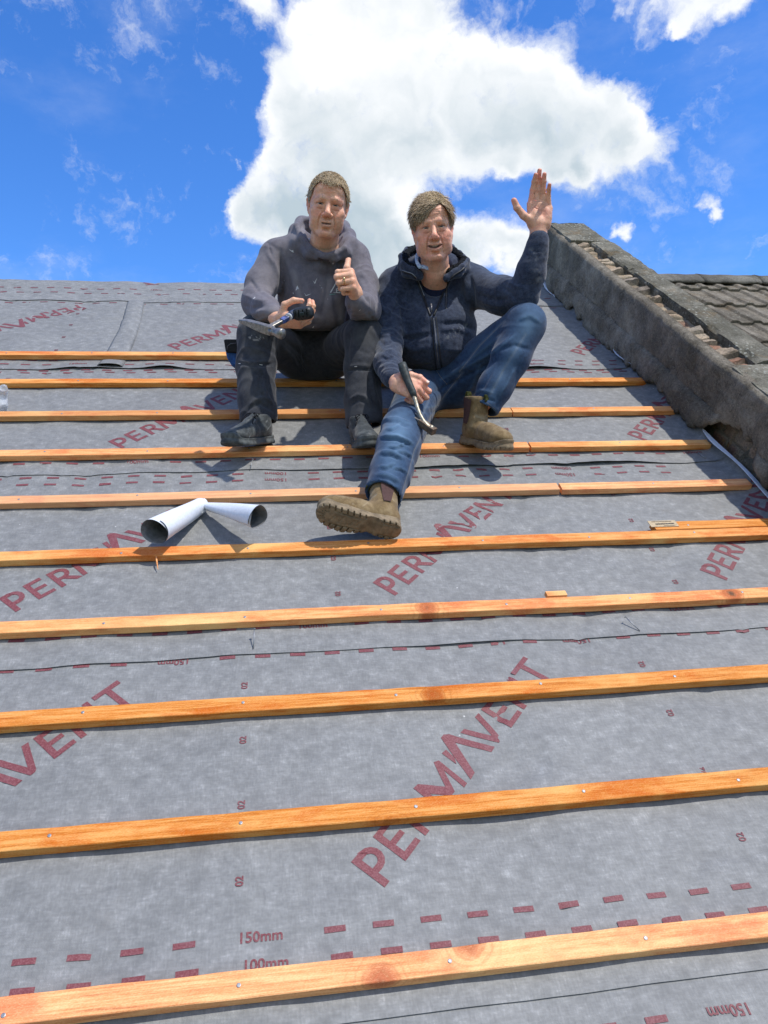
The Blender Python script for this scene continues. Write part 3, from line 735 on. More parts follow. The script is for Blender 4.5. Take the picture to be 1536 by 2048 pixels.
RENDER = grit('cement_render', (0.135, 0.115, 0.085), (0.30, 0.262, 0.20), (0.47, 0.42, 0.33), 0.25)
COPE = grit('coping_stone', (0.12, 0.112, 0.080), (0.27, 0.25, 0.19), (0.44, 0.41, 0.33), 0.42, 1.0, 1.0, 0.95, 0.35)
FILLET = grit('mortar_fillet', (0.13, 0.12, 0.09), (0.27, 0.25, 0.19), (0.42, 0.39, 0.31), 0.35, 0.0, 1.3)
# side face
BOT = [(6.2,.04),(5.42,.04),(5.2,.0),(5.07,-.004),(4.8,.012),(4.52,.028),(4.3,.0),(4.05,-.012),(3.85,.012),(3.66,.03),(3.5,.026),(3.37,.045),(3.27,.012),(3.15,.0),(3.06,.02),(2.97,.05),(2.88,.065),(2.83,.092),(2.72,.13),(2.62,.158),(2.54,.14),(2.45,.085),(2.35,.07),(2.2,.10),(2.0,.06),(1.5,.05),(-1.2,.03)]
H0 = 0.335
vv = np.arange(-1.2, 5.46, 0.0125); tt = np.concatenate([np.linspace(0, 1, 34), [1.0]])
Vg, Tg = np.meshgrid(vv, tt, indexing='ij')
jag = (fbm(np.stack([Vg[:,:1]*9, Vg[:,:1]*0, Vg[:,:1]*0+2], -1), 1.0, 4, 3)-0.5)*0.055
nb_ = lut(Vg[:,:1], BOT) + jag*1.6 + .020 + .045*(vnoise(np.stack([Vg[:,:1]*17, Vg[:,:1]*0, Vg[:,:1]*0+5], -1))-.5) + .022*(vnoise(np.stack([Vg[:,:1]*55, Vg[:,:1]*0, Vg[:,:1]*0+8], -1))-.5) - .03*np.clip(vnoise(np.stack([Vg[:,:1]*26, Vg[:,:1]*0, Vg[:,:1]*0], -1))-.6, 0, 1)
topn = H0 + 0.010*(fbm(np.stack([Vg[:,:1]*3, Vg[:,:1]*0, Vg[:,:1]*0], -1), 1, 4, 6)-0.5)*2
Ng = nb_ + (topn-nb_)*Tg
led = 0.128 + 0.006*np.sin(Vg*2.2)+0.010*(fbm(np.stack([Vg*11, Vg*0, Vg*0], -1), 1, 4)-.5)
prof = 0.030/(1+np.exp((Ng-led)/0.005)) + 0.008*(fbm(np.stack([Vg, Ng, Vg*0+3], -1), 14, 3, 3)-.5)*2*(Ng < led)
P3 = np.stack([Vg*1.0, Ng*1.0, Vg*0+.5], -1)
rough_ = 0.009*(fbm(P3, 7, 4, 2)-.5)*2 + 0.0075*(fbm(P3, 30, 4, 4)-.5)*2 + 0.005*(fbm(P3, 2.2, 2, 7)-.5)*2
Ug = 1.995 - prof - rough_
Ug[:, -1] = 2.012
brk = np.clip((0.008-(Ng-nb_))/0.008, 0, 1); Ug = Ug + brk*0.006
vend = 5.165+Ng*T35; Vc = np.where(Vg > 5.30, np.minimum(Vg + (Vg-5.30)*2.5, vend+0.0), np.minimum(Vg, vend))
sheetmesh('rendered_face', np.stack([Ug, Vc, Ng], -1), RENDER, pw, thick=-0.03)
# bright mortar flake on the ledge
def flake(v0, v1, n0, n1, w, name='mortar_patch'):
    m_ = []; N = 26
    P = np.zeros((N, 5, 3))
    for i in range(N):
        t = i/(N-1); v = v0+(v1-v0)*t; n = n0+(n1-n0)*t; ww = w*(0.3+0.9*math.sin(math.pi*min(t+.08, 1))**0.6)*(0.7+0.6*vnoise(np.array([[v*14, 0, 1.]]))[0])
        for j in range(5):
            s = j/4*2-1; P[i, j] = (1.972-0.013*(1-s**4)-0.004*vnoise(np.array([[v*20, s*2, 0.]]))[0], v, n+ww*s)
    return sheetmesh(name, P, FILLET, pw, thick=-0.01)
flake(3.95, 4.62, .125, .115, .014); flake(1.2, 2.1, .12, .10, .02)
# exposed brickwork: height field of broken bricks
def brickfield(A, B, ca, cb, amp, seed, flat=0.0):
    """A,B: coordinates in metres along and across; returns height and colour"""
    row = np.floor(B/cb + 0.18*(vnoise(np.stack([A*5, B*3, A*0+seed], -1))-.5)); off = (row % 2)*0.5
    wob = 0.55*(vnoise(np.stack([A*6, B*6, A*0+seed+3], -1))-.5)
    ia = np.floor(A/ca + off + wob); fa = (A/ca + off + wob)-ia; fb = (B/cb + 0.18*(vnoise(np.stack([A*5, B*3, A*0+seed], -1))-.5))-row
    key = (np.sin(ia*127.1+row*311.7+seed)*43758.5453) % 1.0; key2 = (np.sin(ia*269.5+row*183.3+seed)*12543.123) % 1.0
    ed = np.minimum(np.minimum(fa, 1-fa)*ca, np.minimum(fb, 1-fb)*cb); b = np.clip((ed-0.004)/0.010, 0, 1)
    P = np.stack([A, B, A*0+seed], -1)
    tilt = ((fa-.5)*(key2-.5)+(fb-.5)*(key-.5))*amp*1.6
    h = b*(amp*(0.35+0.65*key)+tilt) + 0.007*(fbm(P, 24, 4, 2)-.5)*2 + 0.012*(fbm(P, 8, 3, 5)-.5)*2
    gone = (key2 > 0.80); h = np.where(gone, h-amp*0.9*b, h)
    pal = np.array([[.30,.22,.15],[.38,.29,.20],[.25,.15,.11],[.30,.17,.115],[.44,.36,.26],[.27,.23,.19],[.36,.29,.215]])
    col = pal[(key*6.99).astype(int)]; mort = np.array([.30,.265,.20]); dk = np.array([.05,.045,.035])
    nz = fbm(P, 30, 4, 8)[..., None]; col = col*(0.65+0.7*nz)
    col = col*b[..., None] + mort*(1-b[..., None])
    m2 = np.clip((fbm(P, 11, 4, 14)-.46)*6, 0, 1)[..., None]; col = col*(1-m2*.6) + mort*m2*.6
    m3 = np.clip((fbm(P, 5, 4, 18)-.56)*8, 0, 1)[..., None]; col = col*(1-m3*.7) + dk*m3*.7
    return h, col
m = MT('old_brick', 0.95, 0.15); a = m.attr('tone'); f = m.noise(120, 5, 0.75); c = m.mix(m.rng(f, 0.3, 0.7), (0.55, 0.55, 0.55), (1.25, 1.2, 1.15)); 
c = m.mix(1.0, a.outputs['Color'], c, 'MULTIPLY'); c = m.mix(m.math('MULTIPLY', m.rng(m.noise(9, 7, 0.7), 0.58, 0.68), 0.7), c, (0.34, 0.20, 0.04)); m.col(c); m.bump(f, 0.9, 0.005); OLDB = m.m
av = np.arange(2.84, 5.0, 0.0065); bu = np.arange(2.000, 2.17, 0.006)
A, B = np.meshgrid(av, bu, indexing='ij'); hgt, col = brickfield(A, B-2.0, 0.072, 0.13, 0.034, 3)
endf = np.clip(np.minimum(A-2.84, 5.0-A)/0.03, 0, 1)
edge = np.clip((B-2.0)/0.012, 0, 1)
Nf = 0.318 + 0.018*(fbm(np.stack([A, B, A*0+9], -1), 9, 3, 8)-.5)*2 + hgt*0.85 + 0.012*np.clip((B-2.0)/.16, 0, 1)
Nf = np.minimum(Nf, 0.366); Nf = Nf - (1-edge)*0.012 - 0.012*(1-endf)
sheetmesh('exposed_brickwork', np.stack([B, A, Nf], -1), OLDB, pw, col, smooth=False)
av = np.arange(-1.0, 5.4, 0.009); bn = np.arange(-0.16, 0.20, 0.009)
A, B = np.meshgrid(av, bn, indexing='ij'); hgt, col = brickfield(A, B+0.02, 0.115, 0.075, 0.022, 9)
sheetmesh('exposed_brickwork', np.stack([2.034-hgt*0.8, A, B], -1)[:, ::-1], OLDB, pw, (col*0.8)[:, ::-1], smooth=False)
# rough mortar rubble at the foot, lower right
A, B = np.meshgrid(np.arange(1.2, 2.60, 0.009), np.linspace(0, 1, 14), indexing='ij')
q = fbm(np.stack([A*8, B*1.6, A*0], -1), 1, 5, 3); q2 = np.abs(fbm(np.stack([A*22, B*4, A*0], -1), 1, 4, 5)-.5)
Nn = -0.03 + B*(0.13+0.05*(vnoise(np.stack([A*9, A*0, A*0], -1))-.5)); Uu = 2.02 - 0.030*np.sin(math.pi*B)**0.7 - (q-.5)*0.03 + q2*0.05
sheetmesh('mortar_rubble', np.stack([Uu, A, Nn], -1)[:, ::-1], FILLET, pw, thick=None, smooth=False)
# core and far sides of the wall
def slabbox(name, u0, u1, v0, v1, n0, n1, mat, step=0.012, amp=0.004, clipridge=True, chip=0.010, seed=0):
    """weathered slab: top, left and right skins with chipped arrises"""
    av = np.arange(v0, v1+step*.5, step); K = 22
    per = []
    for j in range(6): per.append((u0, n0+(n1-n0)*j/6, 0))
    for j in range(11): per.append((u0+(u1-u0)*j/10, n1, 1))
    for j in range(1, 6): per.append((u1, n1-(n1-n0)*j/5, 2))
    P = np.zeros((len(av), len(per), 3))
    for j, (u, n, s) in enumerate(per):
        Q = np.stack([av*1.0, av*0+u*3+seed, av*0+n*3], -1); d = (fbm(Q, 6, 4, seed)-.5)*2*amp*1.6 + (fbm(Q, 25, 3, seed+2)-.5)*2*amp
        c_ = 0
        if j in (6, 5, 7): c_ = chip*np.clip(fbm(Q*np.array([1,0,0]), 11, 4, seed+5)-.40, 0, 1)*2.2
        uu = u + (-d if s == 0 else d if s == 2 else 0) + (c_ if j in (5, 6) else 0); nn_ = n + (d if s == 1 else 0) - (c_ if j in (6, 7) else 0)
        P[:, j, 0] = uu; P[:, j, 1] = np.minimum(av, 5.165+nn_*T35) if clipridge else av; P[:, j, 2] = nn_
    o = sheetmesh(name, P, mat, pw, smooth=False)
    bm = bmesh.new(); bm.from_mesh(o.data); bmesh.ops.holes_fill(bm, edges=[e for e in bm.edges if e.is_boundary], sides=0); bm.to_mesh(o.data); bm.free()
    return o
slabbox('wall_core', 2.04, 2.25, -1.2, 5.46, -0.3, 0.30, RENDER, 0.04, 0.003, seed=9)
for i, (a, b) in enumerate([(2.88,3.62),(3.628,4.30),(4.308,4.93)]):
    slabbox('coping_slab', 2.128, 2.270, a, b, 0.325, 0.376+0.002*(i%2), COPE, seed=i*3+1, chip=0.018)
slabbox('coping_slab', 1.99, 2.262, 4.935, 5.47, 0.325, 0.376, COPE, seed=21, chip=0.012)
for i, (a, b) in enumerate([(2.15,2.86),(1.42,2.142),(0.6,1.412),(-1.1,0.592)]):
    slabbox('coping_slab', 1.985, 2.262, a, b, 0.315, 0.366+0.001*i, COPE, seed=31+i, chip=0.014)
# far side of the ridge: the same wall running down the other slope
m_ = MB(); ap = uvn(0, 5.165, 0)
def far(u, d, n):      # d metres down the far slope
    y = ap.y + d*CT + n*ST; z = ap.z - d*ST + n*CT; q = RW.T @ np.array([u, y, z]); return tuple(q - PWO)
m_.add([far(u, d, n) for d in (-0.02, 5.5) for (u, n) in ((1.995,-.25),(1.995,.35),(2.26,.37),(2.26,-.25))], [(0,1,5,4),(1,2,6,5),(2,3,7,6),(4,5,6,7)]) if False else None
vs = []
for d in (0, 5.5):
    for (u, n) in ((1.998,-.25),(1.998,.338),(2.255,.362),(2.255,-.25)):
        dd = d if d else -n*T35
        vs.append(far(u, dd, n))
m_.add(vs, [(0,1,5,4),(1,2,6,5),(2,3,7,6),(4,5,6,7)]); m_.build('far_slope_wall', RENDER, pw)
# ================================================================ the neighbour's tiled roof
nr = empty('neighbouring_roof', uvn(3.0, 4.0, 0.05), (TH, 0, 0)); NRO = np.array([3.0, 4.0, 0.05])
tag(nr, 'weathered grey concrete tiled roof beyond the party wall, with a straight ridge against the sky', 'roof')
TILE = grit('concrete_tile', (0.13, 0.112, 0.082), (0.27, 0.235, 0.18), (0.42, 0.375, 0.30), 0.25, 0.5, 1.0, 0.95, 0.25)
g = 0.3465; us = np.arange(2.27, 8.6, 0.0125)
ro = []; 
rowP = []
for r in range(0, 19):
    v0 = 4.955 - g*r; P = []
    stg = 0.150*(r % 2)
    x = (us-2.27+stg) % 0.150
    roll = 0.0145*np.clip(np.minimum(x/0.012, (0.070-x)/0.012), 0, 1) + 0.005*(x > 0.140)
    tj = np.floor((us-2.27+stg)/0.30); jit = 0.006*((np.sin(tj*91.7+r*17)*9999) % 1-.5)
    for (dv, dn) in ((0.0, -0.017), (0.0, 0.0), (0.004, 0.003), (0.12, -0.0055), (0.25, -0.0125), (g-0.002, -0.0165)):
        wob = 0.002*(vnoise(np.stack([us*9, us*0+r, us*0+dv*9], -1))-.5)
        P.append(np.stack([us, us*0+v0+dv+jit*(dv < .01), 0.062+dn+roll+wob+jit*.4], -1))
    rowP.append(P)
vsA = []; fsA = []
for P in rowP:
    nu = len(us)
    for a in range(len(P)-1):
        b = len(vsA); vsA.extend(P[a].tolist()); vsA.extend(P[a+1].tolist()); fsA.extend([(b+i, b+i+1, b+nu+i+1, b+nu+i) for i in range(nu-1)])
me = mesh('tiled_slope', np.array(vsA)-NRO, fsA, False); link('tiled_slope', me, TILE, nr)
RIDGE = grit('ridge_tile', (0.12, 0.11, 0.09), (0.23, 0.215, 0.18), (0.34, 0.32, 0.27), 0.25, 0.3)
for i in range(14):
    u0 = 2.20 + 0.452*i; u1 = u0 + 0.447; vs = []; K = 15; N = 12
    for a in range(N+1):
        uu = u0 + (u1-u0)*a/N
        for j in range(K):
            t = (j/(K-1)*2-1); ang = t*rad(62); Rr = 0.135; 
            y = Rr*math.sin(ang)*1.25; z = 0.105 - 0.235*(abs(t)**1.6)*0.42
            z += 0.002*math.sin(uu*31+j) + (0.004 if a in (0,) else 0)
            q = RW.T @ np.array([uu, ap.y + y, ap.z + z - 0.006]); vs.append(tuple(q-NRO))
    fs = [(a*K+j, (a+1)*K+j, (a+1)*K+j+1, a*K+j+1) for a in range(N) for j in range(K-1)]
    o = link('ridge_tile', mesh('ridge_tile', vs, fs), RIDGE, nr); q = o.modifiers.new('t', 'SOLIDIFY'); q.thickness = 0.016; q.offset = -1
# mortar bed under the ridge tiles
m_ = MB(); 
vs = []
for u in np.arange(2.27, 8.5, 0.03):
    k_ = 0.006*(vnoise(np.array([[u*14, 0, 0]]))[0]-.5)
    for (v, n) in ((5.060, 0.055), (5.035+k_, 0.040), (5.015+k_*2, 0.034)): vs.append(tuple(np.array([u, v, n+k_])-NRO))
nn2 = len(vs)//3; link('mortar_bed', mesh('mortar_bed', vs, [(i*3+j, (i+1)*3+j, (i+1)*3+j+1, i*3+j+1) for i in range(nn2-1) for j in range(2)]), FILLET, nr)
# ================================================================ people: heads and hands
def frame(pitch=0, yaw=0, roll=0):
    """columns = local axes (x to the viewer's right, y away, z up) of something facing the viewer, then turned"""
    B = np.stack([CM[:,0], -CM[:,2], CM[:,1]], 1)
    p, y_, r = rad(pitch), rad(yaw), rad(roll)
    Rx = np.array([[1,0,0],[0,math.cos(p),-math.sin(p)],[0,math.sin(p),math.cos(p)]])
    Rz = np.array([[math.cos(y_),-math.sin(y_),0],[math.sin(y_),math.cos(y_),0],[0,0,1]])
    Ry = np.array([[math.cos(r),0,math.sin(r)],[0,1,0],[-math.sin(r),0,math.cos(r)]])
    return B @ Ry @ Rz @ Rx
def skin_mat(name, base, red, dirt=0.0):
    m = MT(name, 0.52, 0.38); a = m.attr('tone')
    n = m.noise(70, 5, 0.65); n2 = m.noise(14, 5, 0.6)
    c = m.mix(1.0, a.outputs['Color'], m.mix(m.rng(n, 0.3, 0.7), (0.88, 0.86, 0.85), (1.10, 1.10, 1.10)), 'MULTIPLY')
    c = m.mix(m.math('MULTIPLY', m.rng(n2, 0.46, 0.64), 0.45), c, red)
    n3_ = m.noise(160, 4, 0.7); c = m.mix(m.math('MULTIPLY', m.rng(n3_, 0.52, 0.66), 0.30), c, tuple(q*.55 for q in red))
    if dirt: c = m.mix(m.math('MULTIPLY', m.rng(m.noise(42, 6, 0.7), 0.55, 0.72), dirt), c, (0.12, 0.085, 0.065))
    m.col(c); m.bump(m.noise(330, 4, 0.65), 0.30, 0.0012)
    m.b.inputs['Subsurface Weight'].default_value = 0.12; m.b.inputs['Subsurface Radius'].default_value = (0.012, 0.004, 0.002); m.b.inputs['Subsurface Scale'].default_value = 1.0
    return m.m
def head_sdf(p):
    """nominal head, chin z=-.12, crown z=+.12, eyes z=0, face towards -y"""
    S = SDF((-.10,-.14,-.165), (.10,.12,.135), 0.0021)
    jw = p.get('jaw', 1.0)
    S.ell((0,.012,.036), (.0765,.096,.086), 0)
    S.ell((0,-.022,.010), (.0690,.070,.085), .02)
    S.ell((0,-.024,-.050), (.058*jw,.060,.062), .02)
    S.ell((0,-.048,-.085), (.036*jw,.036,.032), .018)
    for s in (-1, 1):
        S.cone((s*.064*jw,.006,-.030), (s*.052*jw,-.012,-.078), .016, .015, .02)
        S.cone((s*.052*jw,-.012,-.078), (s*.018,-.066,-.108), .015, .013, .02)
        S.ell((s*.045,-.060,-.026), (.025,.022,.019), .016)          # cheekbone
        S.ell((s*.038,-.062,-.048), (.024,.022,.026), .016)
        S.ell((s*.044,-.040,-.066), (.024,.030,.030), .018)
    S.ell((0,-.079,-.104), (.021,.014,.014), .012)                   # chin
    S.ell((0,-.066,.050), (.056,.028,.034), .02)                     # forehead
    for s in (-1, 1): S.chain([(s*.009,-.088,.0175), (s*.028,-.0885,.0195), (s*.050,-.070,.0135)], [.0095,.0098,.0090], .012)   # brow
    for s in (-1, 1): S.ell((s*.0300,-.0985,.0005), (.0180,.0160,.0120), .008, 's')
    for s in (-1, 1): S.ell((s*.013,-.104,.004), (.006,.010,.012), .006, 's')
    # nose
    nl = p.get('nose', 1.0)
    S.chain([(0,-.087,.014), (0,-.097,-.008), (0,-.113*nl,-.031)], [.0075,.0085,.0115], .008)
    S.ell((0,-.113*nl,-.035), (.0125,.0115,.0105), .006)
    for s in (-1, 1):
        S.ell((s*.0155,-.098,-.039), (.0095,.0120,.0095), .005)
        S.ell((s*.0070,-.1075,-.0465), (.0040,.0055,.0040), .003, 's')
    # mouth
    S.ell((0,-.068,-.066), (.036,.026,.028), .014)
    mw = p.get('mw', .024); up = p.get('smile', 0.0); op = p.get('open', 0.0)
    def arcp(z, y, sag, n=7, w=1.0): return [((t*2-1)*mw*w, y + .012*(t*2-1)**2, z + sag*(t*2-1)**2) for t in np.linspace(0, 1, n)]
    S.chain(arcp(-.0625+op*.3, -.0925, up-.002), [.002,.0042,.0050,.0044,.0050,.0042,.002], .0045)
    S.chain(arcp(-.0765-op, -.0905, up+.003, w=.9), [.002,.0050,.0062,.0066,.0062,.0050,.002], .0050)
    S.ell((0,-.088,-.0885-op), (.017,.008,.0055), .006, 's')            # under the lip
    S.chain(arcp(-.0700-op*.3, -.0950, up), [.0014,.0019+op*.35,.0022+op*.75,.0024+op*.85,.0022+op*.75,.0019+op*.35,.0014], .0010, 's')
    S.cone((0,-.100,-.050), (0,-.0985,-.058), .0022, .0026, .003, 's')  # philtrum
    # lids
    for s in (-1, 1):
        S.ell((s*.0300,-.0740,.0010), (.0162,.0150,.0148), .0035)
        S.ell((s*.0300,-.0900,-.0002), (.0150,.0120,p.get('slit', .0030)), .001, 's')
        S.ell((s*.0310,-.0765,-.0118), (.0140,.0100,.0045), .007)     # bag
        S.chain([(s*.0175,-.0885,.0108), (s*.032,-.0905,.0118), (s*.0470,-.0790,.0065)], [.0038,.0050,.0048], .004)   # hooded upper lid
    # ears
    for s in (-1, 1):
        S.chain([(s*.0735,.006,.012), (s*.0800,.016,.026), (s*.0835,.026,.018), (s*.0815,.026,-.002), (s*.0765,.014,-.022), (s*.0735,.004,-.030)], [.0045,.0052,.0055,.0052,.0050,.0058], .004)
        S.ell((s*.0765,.014,-.002), (.0050,.013,.022), .004)
        S.ell((s*.0835,.012,.001), (.0045,.0075,.0125), .003, 's')
    # neck
    S.chain([(0,.018,-.060), (0,.044,-.115), (0,.072,-.165)], [.056,.053,.055], .022)
    V, F = S.mesh(); V = relax(V, F, 1, 0.4); return V, F
def gauss_line(V, pts, w, ys=1.0):
    d = np.full(len(V), 9.0); k_ = np.array([1, ys, 1]); V = V*k_; pts = [np.array(p)*k_ for p in pts]
    for i in range(len(pts)-1): d = np.minimum(d, segdist(V, pts[i], pts[i+1])[0])
    return np.exp(-(d/w)**2)
def finish_face(V, F, p):
    """creases and skin tones in head coordinates"""
    N = vnormals(V, F); D = np.zeros(len(V)); front = V[:,1] < -.02
    CR = []
    def line(pts, w, a, mirror=True):
        nonlocal D
        g_ = gauss_line(V, pts, w, .15)*front*(V[:,1] < -.045)
        if mirror: g_ = g_ + gauss_line(V, [(-x, y, z) for x, y, z in pts], w, .15)*front*(V[:,1] < -.045)
        D += a*g_*.85
        if a < 0: CR.append((g_, min(.50, -a*200)))
    def Y(x, z): # rough face surface depth
        return -0.088 + 1.2*abs(x)**1.6*6
    k = p.get('lines', 1.0); sm = p.get('smile', 0)*60
    for i, z in enumerate((.040, .052, .063)):
        pts = [(x, -.086+9*x*x, z + .004*math.sin(x*60+i*2)) for x in np.linspace(-.042, .042, 9)]
        line(pts, .0019, -.0015*k, False); line([(a, b, c+.0045) for a, b, c in pts], .0028, .0006*k, False)
    line([(.0045,-.094,.015), (.0055,-.092,.031)], .0016, -.0014*k)
    line([(0.0,-.094,.012), (0.0,-.092,.024)], .0016, -.0008*k, False)
    line([(.0195,-.095,-.030), (.0275,-.088,-.046), (.0325,-.082,-.062+sm*.002), (.034,-.078,-.078)], .0026, -.0026*(k+sm*.3))
    line([(.0265,-.090,-.033), (.0345,-.084,-.047), (.040,-.076,-.062)], .0060, .0016*(1+sm*.5))
    line([(.031,-.082,-.078), (.033,-.078,-.092)], .0025, -.0016*k)
    line([(.018,-.092,-.0165), (.030,-.090,-.0205), (.043,-.080,-.0165)], .0018, -.0016*k)
    line([(.020,-.090,-.024), (.032,-.088,-.029), (.046,-.074,-.023)], .0018, -.0009*k)
    for a in (-.35, 0, .38): line([(.0505,-.066,-.001+a*.012), (.060,-.050,-.001+a*.034)], .0014, -.0010*k)
    line([(.020,-.0925,.0085), (.032,-.0955,.0095), (.045,-.085,.0045)], .0013, -.0016)
    line([(.050,-.060,-.040), (.052,-.052,-.066), (.044,-.050,-.084)], .0022, -.0010*k)
    line([(-.012,-.088,-.0935), (0,-.090,-.0950), (.012,-.088,-.0935)], .0022, -.0012*k, False)
    D += 0.0012*(fbm(V, 55, 3, 3)-.5)*2*front + 0.0005*(fbm(V, 150, 2, 6)-.5)*2*front
    V = V + N*D[:,None]
    base = np.array(p['skin']); col = np.tile(base, (len(V), 1))
    def tint(w, c, a):
        nonlocal col
        w = np.clip(w*a, 0, 1)[:,None]; col = col*(1-w) + np.array(c)*w
    g = lambda c, r: np.exp(-(((V-np.array(c))/np.array(r))**2).sum(1))
    for s in (-1, 1):
        tint(g((s*.043,-.070,-.035), (.022,.03,.020)), p['red'], .75)
        tint(g((s*.082,.015,.0), (.012,.03,.03)), p['red'], .7)
        tint(g((s*.032,-.088,-.013), (.015,.02,.006)), (p['red'][0]*.62, p['red'][1]*.62, p['red'][2]*.72), .45)
        tint(gauss_line(V, [(s*.020,-.090,.0030), (s*.032,-.092,.0045), (s*.046,-.082,.0010)], .0017, .2)*(V[:,1] < -.06), (.07,.035,.030), 1.0)
    tint(g((0,-.115,-.036), (.020,.022,.016)), p['red'], .75)
    tint(g((0,-.085,.050), (.04,.03,.03)), p['red'], .20)
    tint(g((0,-.07,-.10), (.035,.03,.016)), p['red'], .25)
    mw = p.get('mw', .024); up = p.get('smile', 0.0); op = p.get('open', 0.0)
    lp = lambda z, q: [((t*2-1)*mw, -.094+.012*(t*2-1)**2, z+(up+q)*(t*2-1)**2) for t in np.linspace(0, 1, 7)]
    tint(gauss_line(V, lp(-.0645+op*.3, -.002), .0032), p['lip'], .8); tint(gauss_line(V, lp(-.0755-op, .003), .0040), p['lip'], .8)
    sl_ = [((t*2-1)*mw*.96, -.0955+.012*(t*2-1)**2, -.0700-op*.3+up*(t*2-1)**2) for t in np.linspace(0, 1, 9)]
    V2 = V*np.array([1,0,1]); sl2 = [(a, 0, c) for a, b, c in sl_]
    tint(gauss_line(V2, sl2, .0024+op*.7)*(V[:,1] > -.0962+.012*(V[:,0]/mw)**2)*(V[:,1] < -.05), (.035,.012,.010), 1.6)
    for q_ in CR: tint(q_[0], (base[0]*.55, base[1]*.42, base[2]*.42), q_[1])
    st = ((V[:,2] < -.045) & (V[:,1] < .0)).astype(float)*np.clip((-.045-V[:,2])/.02, 0, 1); tint(st*fbm(V, 60, 3, 5), (base[0]*.66, base[1]*.66, base[2]*.70), p.get('stubble', .35))
    # brows
    for s in (-1, 1):
        w = gauss_line(V, [(s*.012,-.094,.0190), (s*.030,-.095,.0235), (s*.050,-.076,.0175)], .0038, .2)*(V[:,1] < -.06)*(.5+.9*fbm(V, 160, 2, 7)); tint(w, p['brow'], p.get('browk', .55))
    return V, col
def strandmesh(roots, dirs, lens, width, curl, cols, seg=4, grav=0.35, down=np.array([0,0,-1.0]), nrm_=None, seed=1):
    """many fine tapered locks as one mesh; everything in head coordinates"""
    r = np.random.default_rng(seed); n = len(roots); P = roots.copy(); D = dirs.copy(); rings = []; 
    for k in range(seg+1):
        t = k/seg; rings.append((P.copy(), D.copy(), width*(1-t)**0.7 + .0003))
        D = D + (down*grav/seg) + r.normal(0, curl, (n, 3))/seg
        if nrm_ is not None:   # keep locks lying on the head
            dd = (D*nrm_).sum(1, keepdims=True); D = D - nrm_*np.clip(dd-0.10, 0, None)*0.8
        D /= np.linalg.norm(D, axis=1, keepdims=True); P = P + D*(lens/seg)[:,None]
        if nrm_ is not None: pass
    side = np.cross(D, r.normal(0, 1, (n, 3))); side /= np.linalg.norm(side, axis=1, keepdims=True)
    vs = []; 
    for (Pk, Dk, wk) in rings:
        s1 = side - Dk*(side*Dk).sum(1, keepdims=True); s1 /= np.maximum(np.linalg.norm(s1, axis=1, keepdims=True), 1e-6); s2 = np.cross(Dk, s1)
        for a in (0, 2.094, 4.189): vs.append(Pk + (s1*math.cos(a)+s2*math.sin(a))*wk*0.5)
    A = np.stack(vs, 1)   # n, 3*(seg+1), 3
    m_ = A.shape[1]; V = A.reshape(-1, 3); F = []
    b = (np.arange(n)*m_)[:,None]
    for k in range(seg):
        for j in range(3):
            F.append(np.concatenate([b+k*3+j, b+k*3+(j+1)%3, b+(k+1)*3+(j+1)%3, b+(k+1)*3+j], 1))
    return V, np.concatenate(F), np.repeat(cols, m_, axis=0)
m = MT('hair', 0.62, 0.3); a = m.attr('tone'); n_ = m.noise(150, 4, 0.7)
m.col(m.mix(1.0, a.outputs['Color'], m.mix(m.rng(n_, .3, .7), (.70,.70,.70), (1.15,1.15,1.15)), 'MULTIPLY')); HAIR = m.m
m = MT('eyeball', 0.15, 0.5); m.col(m.attr('tone').outputs['Color']); EYEM = m.m
TEETH = plain('teeth', (0.62, 0.56, 0.46), 0.3, 0.5, var=.08)
def make_head(body, center, R, sc, p, hair_fn):
    """adds the head surface to `body` lists and parents eyes and hair to it later"""
    V, F = head_sdf(p); V, col = finish_face(V, F, p)
    scv = np.array(sc); c0 = np.array([0, 0, 0.0])
    T = lambda X: (X*scv) @ R.T + center
    body['V'].append(T(V)); body['F'].append(F); body['C'].append(col)
    ex = []
    for s in (-1, 1):
        bm = bmesh.new(); bmesh.ops.create_uvsphere(bm, u_segments=20, v_segments=14, radius=.0150)
        vs = np.array([v.co[:] for v in bm.verts]); fs = [tuple(v.index for v in f.verts) for f in bm.faces]; bm.free()
        gz = np.array([p.get('gaze', 0.0), -1, -0.05]); gz = gz/np.linalg.norm(gz); d = (vs/.0150)@gz; c = np.full((len(vs), 3), (.42,.38,.35)); c[d > .89] = (.085,.10,.11); c[d > .965] = (.01,.01,.012)
        ex.append((T(vs + np.array([s*.0300,-.0728,.0002])), fs, c))
    return V, F, T, ex, p
def add_obj(name, V, F, mat, parent, col=None, smooth=True):
    me = mesh(name, V, F, smooth); 
    if col is not None: setcol(me, np.asarray(col))
    o = link(name, me, mat, parent); return o
